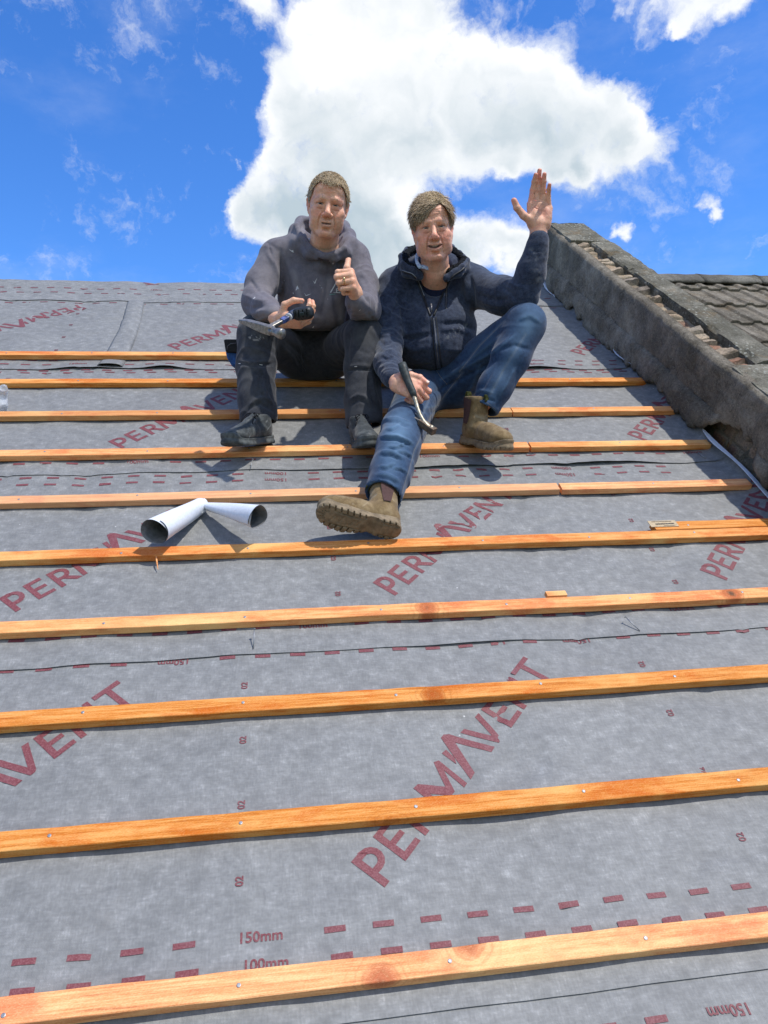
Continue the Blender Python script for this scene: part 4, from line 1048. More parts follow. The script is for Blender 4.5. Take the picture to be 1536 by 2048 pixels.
# ---- hands: local frame x across the knuckles (index side +x), y out of the back of the hand, z towards the fingertips
def hand_sdf(fing, thumb, h=0.0017, wr=(0,0,-.07), fl=1.0, fr=1.0):
    """fing: for index..little a list (splay, curl1, curl2, curl3) in degrees; thumb: list of 3-D joints from the wrist side"""
    S = SDF((-.105,-.105,-.095), (.112,.085,.225), h)
    X = [.029, .0095, -.0105, -.0290]; L = [(.044,.026,.022), (.049,.030,.024), (.045,.028,.023), (.036,.021,.020)]; L = [tuple(q*fl for q in l) for l in L]; Rr = [q*fr for q in (.0098,.0100,.0094,.0084)]; Z = [.092,.095,.090,.080]
    # palm
    for i in range(4): S.cone((X[i]*.72,0,.012), (X[i],0,Z[i]-.006), .0155, .0125-.0010*(i == 3), .012)
    S.ell((.018,-.010,.036), (.018,.013,.032), .010)      # thenar
    S.ell((-.022,-.009,.036), (.013,.012,.032), .010)     # hypothenar
    S.ell((0,.002,.050), (.030,.011,.036), .010)
    wr = np.array(wr, float); S.chain([wr, wr*.25+np.array([0,0,-.012])*.75, (0,0,.014)], [.0255,.0245,.026], .014)   # wrist
    tips = []
    for i in range(4):
        sp, c1, c2, c3 = fing[i]; p0 = np.array([X[i], 0, Z[i]-.004]); a = 0; pts = [p0]; rs = [Rr[i]*1.12]; s_ = rad(sp)
        for j, (c_, l) in enumerate(zip((c1, c2, c3), L[i])):
            a += rad(c_); d = np.array([math.sin(s_)*math.cos(a), -math.sin(a), math.cos(s_)*math.cos(a)]); p0 = p0 + d*l; pts.append(p0); rs.append(Rr[i]*(1.0, .90, .78)[j])
        T_ = SDF(S.lo, S.lo+S.h*(S.n-1), S.h); T_.chain(pts, rs, .0015)
        for j in (1, 2): T_.ell(pts[j], (Rr[i]*1.06,)*3, .002)
        h_ = np.clip(0.5+0.5*(T_.F-S.F)/.0035, 0, 1); S.F = T_.F*(1-h_)+S.F*h_ - .0035*h_*(1-h_)
        tips.append((pts[-1], pts[-1]-pts[-2], a))
    tr = [.0165, .0128, .0112, .0090]
    T_ = SDF(S.lo, S.lo+S.h*(S.n-1), S.h); T_.chain(thumb, tr, .004); T_.ell(thumb[2], (.0118,)*3, .003)
    h_ = np.clip(0.5+0.5*(T_.F-S.F)/.009, 0, 1); S.F = T_.F*(1-h_)+S.F*h_ - .009*h_*(1-h_)
    tips.append((np.array(thumb[3]), np.array(thumb[3])-np.array(thumb[2]), 0))
    V, F = S.mesh(); V = relax(V, F, 1, .4)
    N = vnormals(V, F); V = V + N*(0.0007*(fbm(V, 90, 3, 2)-.5)*2)[:,None]
    return V, F, tips
def hand_col(V, base, red, tips, creases=(), dirt=0.0):
    col = np.tile(np.array(base), (len(V), 1))
    def tint(w, c, a):
        nonlocal col
        w = np.clip(w*a, 0, 1)[:,None]; col = col*(1-w) + np.array(c)*w
    for (t, d, a) in tips: tint(np.exp(-(np.linalg.norm(V-np.array(t), axis=1)/.016)**2), red, .6)
    for i, x in enumerate([.029,.0095,-.0105,-.029]): tint(np.exp(-(np.linalg.norm(V-np.array([x,.006,.088]), axis=1)/.012)**2), red, .5)
    for pts in creases: tint(gauss_line(V, pts, .0016), (red[0]*.6, red[1]*.6, red[2]*.6), .8)
    if dirt: tint(np.clip((fbm(V, 40, 4, 9)-.52)*5, 0, 1), (base[0]*.45, base[1]*.42, base[2]*.42), dirt)
    return col
# ================================================================ people: clothes and limbs
def bounds(pts, pad):
    P = np.array(pts); return P.min(0)-pad, P.max(0)+pad
def cloth_mesh(S, it=1):
    V, F = S.mesh(); return relax(V, F, it, .5), F
def limb_folds(V, F, a, b, amp, freq, seed, region=0.14, spread=1.0):
    """soft cross folds round a sleeve or trouser leg between joints a and b"""
    N = vnormals(V, F); a = np.array(a); b = np.array(b); d = b-a; L = np.linalg.norm(d); d = d/L
    t = (V-a)@d; r, _ = segdist(V, a, b); m = np.exp(-(np.clip(r-region*.6, 0, None)/(region*.3))**2)*np.clip(1-np.abs(t/L-.5)*2*.85, 0, 1)**.5*((t > -0.05) & (t < L+.05))
    q = V + (vnoise(V, 6, seed)-.5)[:,None]*0.10
    s = (q-a)@d; side = nrm(np.cross(d, [0.3, 0.2, 1.0])); w = (q-a)@side
    ph = s*freq + w*freq*0.45*spread
    f = 1-np.abs(2*vnoise(np.stack([ph, w*3.0, 0*ph], -1), 1.0, seed)-1)
    return V + N*((f**2-.35)*amp*m)[:,None]
def soft_noise(V, F, amp, s, seed, m=None):
    N = vnormals(V, F); f = (fbm(V, s, 3, seed)-.5)*2*amp
    return V + N*(f if m is None else f*m)[:,None]
def shoe_frame(heel, toe, up):
    y = nrm(np.array(toe)-np.array(heel)); z = np.array(up, float); z = nrm(z - y*(z@y)); x = np.cross(y, z)
    return np.stack([x, y, z], 1), np.array(heel)
OUT = [((0,.040),.036), ((-.002,.110),.033), ((.003,.195),.0475), ((.000,.240),.043)]
def outline_d(X, Y, grow=0.0, mir=1):
    d = None
    for (a, ra), (b, rb) in zip(OUT[:-1], OUT[1:]):
        ax, ay = a[0]*mir, a[1]; bx, by = b[0]*mir, b[1]; L = (bx-ax)**2+(by-ay)**2
        t = np.clip(((X-ax)*(bx-ax)+(Y-ay)*(by-ay))/L, 0, 1); q = np.sqrt((X-ax-t*(bx-ax))**2+(Y-ay-t*(by-ay))**2)-(ra+(rb-ra)*t)-grow
        d = q if d is None else np.minimum(d, q)
    return d
def spring(Y): return 0.016*np.clip((Y-.185)/.10, 0, 1)**2 + 0.004*np.clip((.035-Y)/.04, 0, 1)**2
def sole_sdf(kind, h=.0021, mir=1):
    S = SDF((-.068,-.012,-.014), (.068,.302,.056), h); th = .030 if kind == 'boot' else .027
    def fn(X, Y, Z):
        bot = spring(Y); top = bot + th + (.006*np.clip((.10-Y)/.10, 0, 1)) + (0.010*np.clip((Y-.24)/.04, 0, 1) if kind == 'boot' else .014*np.clip((Y-.245)/.03, 0, 1))
        zz = np.clip((Z-bot)/th, 0, 1); d = outline_d(X, Y, .004+.002*np.sin(zz*6), mir)
        if kind == 'boot':     # arch
            bot = bot + 0.010*np.exp(-((Y-.105)/.020)**2)
        q = np.maximum(Z-top, bot-Z); return np.maximum(d, q)
    S.put(S.lo, S.lo+S.h*S.n, fn, 0, 'u')
    if kind == 'boot':
        for i in range(14):   # lugs round the edge, angled
            y = .010+i*.0205
            for s in (-1, 1):
                S.box((s*.046, y, spring(np.array(y))-.001), (.017,.0024,.0095), .0008, 0, 's', R=np.array([[math.cos(.25*s),-math.sin(.25*s),0],[math.sin(.25*s),math.cos(.25*s),0],[0,0,1]]))
        for s in (-1, 1):
            for (a, b) in (((s*.026,.012),(s*.026,.085)), ((s*.024,.125),(s*.030,.235))): S.cone((a[0],a[1],spring(np.array(a[1]))-.0005), (b[0],b[1],spring(np.array(b[1]))-.0005), .0030, .0030, 0, 's')
        zg = [(-.022,.135),(.012,.150),(-.012,.163),(.022,.178),(-.020,.196),(.014,.210),(-.012,.226),(.018,.240)]
        for a, b in zip(zg[:-1], zg[1:]): S.cone((a[0],a[1],spring(np.array(a[1]))-.0002), (b[0],b[1],spring(np.array(b[1]))-.0002), .0030, .0030, 0, 's')
        for y in (.028,.048,.068): S.cone((-.024,y,-.001), (.024,y,-.001), .0028, .0028, 0, 's')
        for a in range(7):
            an = rad(20+a*23); S.cone((.020*math.cos(an), .245+.016*math.sin(an), .010), (.050*math.cos(an), .245+.048*math.sin(an), .022), .0019, .0019, 0, 's')
        S.cone((-.05,.092,.002), (.05,.092,.002), .005, .005, .002, 's')
        for s in (-1, 1): S.chain([(s*.047,.03,.0185),(s*.046,.11,.0185),(s*.058,.20,.0195),(s*.052,.25,.0245)], [.0014]*4, 0, 's')
    else:
        for i in range(34):
            y = .004+i*.0084
            S.cone((-.06,y,spring(np.array(y))-.001), (.06,y,spring(np.array(y))-.001), .0022, .0022, 0, 's')
        for s in (-1, 1): S.chain([(s*.044,.03,.012),(s*.042,.11,.012),(s*.056,.20,.013),(s*.050,.25,.020)], [.0016]*4, 0, 's')
    return S.mesh()
def upper_sdf(kind, h=.0024, mir=1):
    S = SDF((-.07,-.03,.005), (.07,.30,.235 if kind == 'boot' else .165), h)
    if kind == 'boot':
        S.ell((0,.222,.048), (.048,.060,.042), 0); S.ell((0,.150,.058), (.043,.075,.046), .025); S.ell((0,.060,.060), (.040,.060,.052), .02)
        S.chain([(0,.070,.070), (0,.060,.120), (0,.056,.185)], [.045,.043,.050], .025)
        S.cone((0,.056,.150), (0,.055,.25), .030, .044, .004, 's'); S.plane((0,.056,.196), (0,-.12,1), .003)
    else:
        S.ell((0,.215,.040), (.046,.062,.031), 0); S.ell((0,.145,.052), (.041,.075,.040), .025); S.ell((0,.055,.055), (.038,.055,.048), .02)
        S.chain([(0,.062,.060), (0,.054,.095)], [.041,.042], .02); S.chain([(0,.19,.058),(0,.13,.085),(0,.095,.105)], [.018,.022,.020], .012)
        S.cone((0,.060,.085), (0,.052,.16), .026, .036, .004, 's'); S.plane((0,.06,.118), (0,-.35,1), .004)
    S.plane((0,.1,.020), (0,0,-1), 0.0)
    V, F = S.mesh(); V = relax(V, F, 1)
    V[:,2] += spring(V[:,1])*np.clip(1-(V[:,2]-.02)/.06, 0, 1)
    return V, F
def make_shoe(parent, name, kind, heel, toe, up, mats, mir=1, ankle_roll=0):
    R, O = shoe_frame(heel, toe, up); sc = 1.06; T = lambda X: (np.asarray(X)*sc)@R.T + O
    V, F = upper_sdf(kind, mir=mir)
    N = vnormals(V, F); D = np.zeros(len(V))
    def ln(pts, w, a):
        nonlocal D; D += a*gauss_line(V, pts, w)
    if kind == 'boot':
        for k_, y in enumerate((.172,.184,.197)): ln([(-.04,y+.006,.045),(-.02,y,.072),(0,y-.002,.080),(.02,y,.072),(.04,y+.006,.045)], .0035, -.0028 if k_ != 1 else .0018)
        for s in (-1, 1): ln([(s*.044,.150,.035),(s*.040,.125,.075),(s*.036,.118,.110),(s*.035,.112,.19)], .0022, -.0016); ln([(s*.046,.02,.05),(s*.05,.08,.045),(s*.052,.15,.040)], .002, -.0012)
        ln([(-.03,.10,.125),(0,.115,.120),(.03,.10,.125)], .006, -.003); ln([(-.04,.04,.11),(.0,.012,.105),(.04,.04,.11)], .006, -.0025)
    else:
        for k_, y in enumerate((.176,.189)): ln([(-.04,y+.006,.045),(-.02,y,.062),(0,y-.002,.070),(.02,y,.062),(.04,y+.006,.045)], .003, -.002)
        for s in (-1, 1):
            ln([(s*.045,.20,.030),(s*.030,.17,.070),(s*.022,.12,.098)], .0025, .0020); ln([(s*.046,.16,.030),(s*.042,.10,.070),(s*.040,.06,.095)], .0018, -.0014)
            ln([(s*.046,.10,.030),(s*.043,.07,.060),(s*.043,.03,.085)], .0018, .0014); ln([(s*.050,.235,.028),(s*.030,.262,.050),(0,.268,.060)], .0020, .0014)
            ln([(s*.045,.115,.050),(s*.045,.085,.066),(s*.045,.115,.074),(s*.045,.115,.050)], .0012, .0012)
    V = V + N*(D + .0009*(fbm(V, 45, 3, 2)-.5)*2)[:,None]
    par = parent
    up_ = add_obj(name, T(V), F, mats['upper'], par)
    col = np.full((len(V), 3), 0.0); col[:,0] = np.clip(np.abs(D)/.0015, 0, 1); col[:,1] = np.clip((V[:,1]-.19)/.06, 0, 1); setcol(up_.data, col)
    V, F = sole_sdf(kind, mir=mir); add_obj('sole', T(V), F, mats['sole'], up_)
    if kind == 'boot':
        for s in (-1, 1):
            vs = []; n1, n2 = 9, 13
            for i in range(n2):
                t = i/(n2-1); z = .088+.100*t; yc = .062-.004*t; hw = .012+.016*t**.8
                for j in range(n1):
                    q = j/(n1-1)*2-1; y = yc+hw*q; rx = np.interp(z, [.085,.12,.19], [.0478,.0452,.0520]); x = s*(rx*math.sqrt(max(0, 1-((y-.062)/.060)**2))+.0042); vs.append((x, y, z-0.12*(y-.056)))
            fs = [(i*n1+j, i*n1+j+1, (i+1)*n1+j+1, (i+1)*n1+j) for i in range(n2-1) for j in range(n1-1)]
            add_obj('elastic_panel', T(vs), fs, mats['elastic'], up_)
        for (y0, dy) in ((.108, 1), (.004, -1)):
            m_ = MB(); K = 12; vs = []
            for i in range(K+1):
                a = math.pi*i/K; yy = y0+dy*(.004+.012*math.sin(a)); zz = .178+.034*math.sin(a*.5)*(1 if i < K else 1)-.010*(i/K)
                zz = .180 + .030*math.sin(a) ; yy = y0 + dy*(.012*(1-math.cos(a))*.6)
                vs += [(-.011, yy, zz), (.011, yy, zz)]
            fs = [(2*i, 2*i+1, 2*i+3, 2*i+2) for i in range(K)]
            o = add_obj('pull_tab', T(vs), fs, mats['tab'], up_); q = o.modifiers.new('t', 'SOLIDIFY'); q.thickness = .0022
    else:
        m_ = MB()
        for i in range(6):
            y = .178-i*.0155; z = .0735+i*.0088; wv_ = .021
            m_.tube([T((-wv_, y-.004, z-.006)), T((-.008, y, z+.003)), T((.008, y+.002, z+.003)), T((wv_, y-.002, z-.006))], .0030, 8)
            m_.tube([T((wv_, y-.003, z-.006)), T((0, y-.009, z+.007)), T((-wv_, y-.015, z+.002))], .0028, 8)
        a0 = (0, .100, .118)
        for s in (-1, 1):
            m_.tube([T(a0), T((s*.010,.104,.126)), T((s*.022,.110,.124)), T((s*.027,.118,.113)), T((s*.018,.118,.108)), T((s*.006,.108,.113))], .0026, 8); m_.tube([T(a0), T((s*.012,.118,.112)), T((s*.024,.136,.098)), T((s*.030,.150,.082))], .0022, 8)
        m_.build('laces', mats['lace'], up_, True)
    return up_
def hand_obj(body, M, O, sc, fing, thumb, base, red, creases=(), dirt=0.0, wrist=None, fl=1.0, fr=1.0):
    M = np.array(M, float); wl_ = (0,0,-.07) if wrist is None else np.linalg.inv(M)@(np.array(wrist)-np.array(O))/sc
    V, F, tips = hand_sdf(fing, thumb, wr=wl_, fl=fl, fr=fr); col = hand_col(V, base, red, tips, creases, dirt)
    N = vnormals(V, F)
    for pts in creases: V = V - N*(gauss_line(V, pts, .0017)*.0011)[:,None]
    M = np.array(M, float); W_ = (V*sc)@M.T + np.array(O)
    if np.linalg.det(M) < 0: F = F[:, ::-1]
    body['V'].append(W_); body['F'].append(F); body['C'].append(col)
    nails = []
    for i, (t, d, a) in enumerate(tips):
        d = nrm(d); nb = np.array([0,1.,0]) if i < 4 else nrm(np.array([.35, .9, .1])); nb = nrm(nb - d*(nb@d)); sd = np.cross(d, nb); r = [.0098*.78,.0100*.78,.0094*.78,.0084*.78,.0090][i]; vs = []
        for a_ in np.linspace(-1, 1, 5):
            for b_ in np.linspace(-1, 1, 5):
                an = b_*.75; vs.append(t + d*(.0015+a_*.0052*(1-.12*b_*b_)) + (sd*math.sin(an)+nb*math.cos(an))*(r+.0006))
        fs = [(p*5+q, p*5+q+1, (p+1)*5+q+1, (p+1)*5+q) for p in range(4) for q in range(4)]
        nails.append(((np.array(vs)*sc)@M.T+np.array(O), fs))
    return nails
def orth(z, y):
    z = nrm(z); y = np.array(y, float); y = nrm(y - z*(y@z)); x = np.cross(y, z); return x, y, z
def build_body(body, name, mat):
    off = 0; Vs = []; Fs = []; Cs = []
    for V, F, c_ in zip(body['V'], body['F'], body['C']):
        Vs.append(V); Fs.append(np.asarray(F)+off); Cs.append(c_); off += len(V)
    o = add_obj(name, np.concatenate(Vs), np.concatenate(Fs), mat, None, np.concatenate(Cs)); return o
NAILM = plain('finger_nail', (0.62, 0.42, 0.34), 0.35, 0.4, var=.05)
def part_of(o, parent):
    o.parent = parent; return o
# ---------------------------------------------------------------- cloth materials
def fabric(name, c0, c1, rough=.9, weave=520, patch=None, pk=.5, bs=.35, bd=.001, sheen=.15, ps=7):
    m = MT(name, rough, .15); a = m.noise(weave, 3, .7); b = m.noise(ps, 6, .62); f = m.noise(60, 5, .65)
    c = m.mix(m.rng(m.math('ADD', m.math('MULTIPLY', a, .45), m.math('MULTIPLY', f, .55)), .34, .66), c0, c1)
    if patch: c = m.mix(m.math('MULTIPLY', m.rng(b, .47, .70), pk), c, patch)
    at = m.attr('tone'); sp = m.n('ShaderNodeSeparateColor'); m.l(at.outputs['Color'], sp.inputs[0])
    m.b.inputs['Sheen Weight'].default_value = sheen; m.b.inputs['Sheen Roughness'].default_value = .5
    m.bump(m.math('ADD', m.math('MULTIPLY', a, .5), m.math('MULTIPLY', f, 1.0)), bs, bd); return m, c, sp
m, c, sp = fabric('grey_fleece', (.108,.100,.118), (.160,.149,.172), patch=(.215,.202,.218), pk=.65)
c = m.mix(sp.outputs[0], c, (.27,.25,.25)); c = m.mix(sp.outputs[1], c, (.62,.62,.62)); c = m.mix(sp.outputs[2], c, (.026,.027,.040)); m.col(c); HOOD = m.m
m, c, sp = fabric('black_workwear', (.018,.020,.026), (.044,.047,.056), rough=.8, patch=(.085,.087,.090), pk=.45)
c = m.mix(sp.outputs[0], c, (.10,.10,.095)); c = m.mix(sp.outputs[1], c, (.35,.33,.30)); m.col(c); BLACKT = m.m
m, c, sp = fabric('navy_fleece', (.010,.015,.033), (.048,.062,.098), rough=.95, weave=330, patch=(.062,.078,.115), pk=.5, bs=.6, bd=.0016, sheen=.25)
c = m.mix(sp.outputs[0], c, (.008,.009,.012)); c = m.mix(sp.outputs[1], c, (.20,.21,.22)); m.col(c); NAVY = m.m
m, c, sp = fabric('denim', (.010,.025,.062), (.028,.062,.128), rough=.85, weave=420, patch=(.048,.100,.180), pk=.40)
c = m.mix(sp.outputs[0], c, (.125,.215,.325)); c = m.mix(sp.outputs[2], c, (.012,.028,.070)); c = m.mix(sp.outputs[1], c, (.30,.34,.38)); m.col(c); DENIM = m.m
m, c, sp = fabric('suede', (.130,.085,.038), (.235,.165,.080), rough=.9, patch=(.30,.225,.125), pk=.6, ps=22)
c = m.mix(m.math('MULTIPLY', m.rng(m.noise(34, 6, .7), .52, .72), .5), c, (.085,.055,.030)); c = m.mix(m.math('MULTIPLY', sp.outputs[0], .45), c, (.36,.29,.19)); m.col(c); SUEDE = m.m
m, c, sp = fabric('trainer_leather', (.022,.026,.027), (.060,.067,.067), rough=.55, patch=(.11,.12,.118), pk=.6, ps=30)
c = m.mix(m.math('MULTIPLY', sp.outputs[0], .75), c, (.21,.22,.215)); m.col(c); TRAIN = m.m
RUBB = plain('tan_rubber', (.215,.165,.105), .85, .25, var=.3, scale=40, bump=.4)
RUBG = plain('grey_rubber', (.075,.083,.082), .75, .25, var=.4, scale=40, bump=.4)
ELAS = plain('brown_elastic', (.085,.050,.045), .9, .1, var=.15, scale=200)
TAB = plain('green_webbing', (.055,.062,.022), .9, .1, var=.6, scale=120)
LACE = plain('black_lace', (.012,.012,.015), .8)
GREEN_ = LACE
# ================================================================ man on the left: grey hoodie, thumbs up
SK1 = (.76,.44,.285); RD1 = (.76,.31,.20)
P1 = dict(skin=SK1, red=RD1, lip=(.42,.20,.17), brow=(.34,.24,.17), jaw=.92, mw=.0245, smile=.0035, open=.0008, slit=.0029, lines=1.25, gaze=-.12, nose=1.0, browk=.35)
SKM1 = skin_mat('skin_ruddy', SK1, RD1, .25)
HB = dict(V=[], F=[], C=[])
HC1 = W(655.5, 413, 3.28); HR1 = frame(17, 7, 5)
hV, hF, HT1, eyes1, _ = make_head(HB, HC1, HR1, (1.075,1.12,1.105), P1, None)
# torso and limbs under the clothes
def under(body, pts_list, skin):
    allp = [p for c_ in pts_list for p in c_[0]]; lo, hi = bounds(allp, .16); S = SDF(lo, hi, .011)
    for pts, rs in pts_list: S.chain(pts, rs, .04)
    V, F = S.mesh(); V = relax(V, F, 1); body['V'].append(V); body['F'].append(F); body['C'].append(np.tile(np.array(skin), (len(V), 1)))
neck1 = HT1(np.array([[0,.062,-.15]]))[0]; CH1 = W(632,575,3.66); PE1 = W(628,710,3.78)
sL, sR = W(556,520,3.50), W(704,522,3.50); eL, wL = W(516,607,3.40), W(553,630,3.21); eR, wR = W(729,628,3.30), W(711,601,3.13)
hL, hR = W(590,705,3.74), W(668,705,3.74); kL, kR = W(513,672,3.34), W(727,676,3.34); aL, aR = W(516,838,3.22), W(727,842,3.24)
under(HB, [([neck1, CH1, PE1], [.055,.10,.10]), ([sL, eL, wL], [.045,.034,.028]), ([sR, eR+np.array([0,.03,.03]), wR], [.045,.024,.026]), ([CH1, sL], [.07,.055]), ([CH1, sR], [.07,.055]),
           ([hL, kL, aL], [.08,.055,.04]), ([hR, kR, aR], [.08,.055,.04]), ([neck1, W(640,500,3.52)], [.058,.06])], SK1)
# his right hand (left in the photo) round hammer and tape
z = np.array([.80,-.56,-.20]); y = np.array([-.05,-.42,-.90]); Mx, My, Mz = orth(z, y)
M1 = np.stack([Mx, My, Mz], 1)
H1O = W(556,640,3.15)+Mz*.010
n1 = hand_obj(HB, M1, H1O, 1.12, [(5,34,48,30),(2,40,50,30),(-2,42,52,30),(-7,40,50,30)], [(.022,-.006,.018),(.046,-.036,.032),(.042,-.060,.060),(.034,-.066,.090)], SK1, RD1, dirt=.25, wrist=W(541,626,3.26))
# his left hand, thumb up
z = nrm([-.22,-.86,.34]); x = np.array([-.02,.42,.91]); x = nrm(x - z*(x@z)); y = -np.cross(z, x)
if y[0] < 0: y = -y
M2 = np.stack([x, y, z], 1)
n2 = hand_obj(HB, M2, W(711,590,3.12)-0*z, 1.20, [(0,82,96,62),(0,84,98,62),(0,86,98,62),(0,88,96,62)], [(.018,-.004,.020),(.040,-.016,.052),(.068,-.014,.062),(.120,-.004,.052)], SK1, RD1, wrist=W(718,610,3.20))
man1 = build_body(HB, 'person', SKM1)
tag(man1, 'seated man in a paint-spotted grey hoodie, giving a thumbs up and holding a hammer', 'person')
for (vs, fs) in n1+n2[:4]: add_obj('finger_nail', vs, fs, NAILM, man1)
for (vs, fs, c_) in eyes1: add_obj('eye', vs, fs, EYEM, man1, c_)
# ---- hair: short, sandy grey
def hair_short(T, V, F, parent, seed, p):
    N = vnormals(V, F); x, y, z = V[:,0], V[:,1], V[:,2]
    line = p['line'](x, y) + .007*(fbm(V, 70, 2, seed+5)-.5)*2; m = z > line; m &= ~((np.abs(x) > .062) & (z < .008) & (y < .030)); m &= ~((np.abs(x) > .070) & (z < .030) & (y > -.01) & (y < .04))
    edge = np.clip((z-line)/.012, 0, 1); off = (p['h']*edge + .003*(fbm(V, 60, 3, seed)-.5)*2*edge)
    keep = (m & (z > line+.007))[F].all(1); Fk = F[keep]; used, inv = np.unique(Fk, return_inverse=True)
    Vc = (V + N*off[:,None])[used]; r = np.random.default_rng(seed)
    c0 = np.array(p['c0']); c1 = np.array(p['c1']); mixv = np.clip((fbm(V, 45, 3, seed+1)-.3)*2.2, 0, 1)[used][:,None]; col = (c0*(1-mixv)+c1*mixv)*.6
    idx = r.choice(np.nonzero(m)[0], p['n']); Nn = N[idx]; roots = V[idx] + Nn*p['h']*.4
    D = p['dir'](V[idx], Nn) + r.normal(0, p['jit'], (len(idx), 3)); D /= np.linalg.norm(D, axis=1, keepdims=True)
    ln = p['len'](V[idx])*r.uniform(.7, 1.25, len(idx))
    mx = r.random((len(idx), 1)); cols = (c0*(1-mx)+c1*mx)*r.uniform(.75, 1.25, (len(idx), 1))
    side = np.clip((np.abs(V[idx][:,0])-.055)/.015, 0, 1)[:,None]*np.clip((.055-V[idx][:,2])/.03, 0, 1)[:,None]; cols = cols*(1-side*p.get('grey', .6)) + np.array([.30,.29,.27])*side*p.get('grey', .6)
    sv, sf, sc_ = strandmesh(roots, D, ln, p['w'], p['curl'], cols, seg=p.get('seg', 3), grav=p['grav'], nrm_=Nn, seed=seed)
    Va = np.concatenate([Vc, sv]); Fa = np.concatenate([inv.reshape(Fk.shape), sf+len(Vc)]); Ca = np.concatenate([col, sc_])
    return add_obj('hair', T(Va), Fa, HAIR, parent, Ca)
def line1(x, y):
    front = .073 - .006*np.cos(x*90) - .012*np.clip(np.abs(x)-.04, 0, 1)/.02
    side = np.interp(y, [-.09,-.055,-.035,-.005,.03,.08,.12], [.070,.055,.012,-.012,-.020,-.050,-.055])
    return np.where(y < -.050, np.where(np.abs(x) < .052, front, np.minimum(front, .060)), side)
hp1 = dict(line=line1, h=.0060, c0=(.36,.27,.17), c1=(.84,.69,.46), n=16000, jit=.13, w=.0016, curl=.15, grav=.05, grey=.35, seg=3,
    dir=lambda V, N: N*.38 + np.stack([V[:,0]*3+.15, -.55*np.clip((V[:,2]-.03)/.05, -.3, 1), -.5*np.clip((.06-V[:,2])/.05, 0, 1)], -1),
    len=lambda V: .010 + .012*np.clip((V[:,2]-.02)/.06, 0, 1))
h1 = hair_short(HT1, hV, hF, man1, 11, hp1)
# ---- hoodie
def P_(*a): return [W(*p) for p in a]
lo, hi = bounds(P_((475,440,3.2),(765,680,3.2),(475,440,3.9),(765,700,3.9),(700,600,3.0)), .05)
S = SDF(lo, hi, .0058)
S.ell(W(631,560,3.55), (.185,.145,.17), 0); S.ell(W(629,615,3.60), (.170,.165,.135), .06); S.ell(W(629,648,3.64), (.175,.17,.075), .05)
S.cone(W(645,492,3.47), W(558,512,3.50), .085, .078, .05); S.cone(W(648,492,3.47), W(703,515,3.50), .085, .076, .05)
S.chain(P_((553,517,3.50),(524,568,3.45),(515,605,3.39)), [.079,.072,.069], .030); S.chain(P_((515,605,3.39),(532,622,3.28),(545,630,3.21)), [.069,.056,.046], .022)
S.chain(P_((706,520,3.50),(725,570,3.43),(730,622,3.31)), [.078,.068,.066], .030); S.chain(P_((730,622,3.31),(722,612,3.22),(713,602,3.14)), [.066,.054,.046], .020)
# cuffs
S.cone(W(542,629,3.225), W(549,631,3.195), .050, .042, .003); S.cone(W(716,606,3.165), W(711,600,3.12), .050, .041, .003)

# hood: a thick lipped ring, low at the throat, high behind
OUTR = P_((650,517,3.34),(618,508,3.37),(597,486,3.41),(592,462,3.48),(604,447,3.57),(645,445,3.64),(686,455,3.60),(698,472,3.52),(702,488,3.44),(690,506,3.38),(668,515,3.345),(650,517,3.34))
orad = [.012,.018,.024,.026,.028,.028,.028,.026,.024,.020,.014,.012]
for i in range(len(OUTR)-1): S.cone(OUTR[i], OUTR[i+1], orad[i], orad[i+1], .028)
S.chain([W(650,528,3.33), W(649,500,3.385), W(649,470,3.43), W(650,430,3.47)], [.010,.050,.082,.105], .012, 's')
HRIM = P_((650,512,3.322),(624,499,3.34),(602,476,3.375),(593,453,3.43),(602,440,3.51),(640,436,3.58),(682,446,3.56),(696,462,3.49),(699,480,3.42),(688,497,3.35),(668,508,3.327),(650,512,3.322))
for i in range(len(HRIM)-1): S.cone(HRIM[i], HRIM[i+1], .0125, .0125, .008)
S.ell(W(646,462,3.615), (.105,.030,.075), .015); S.ell(W(650,530,3.425), (.060,.050,.045), .02)
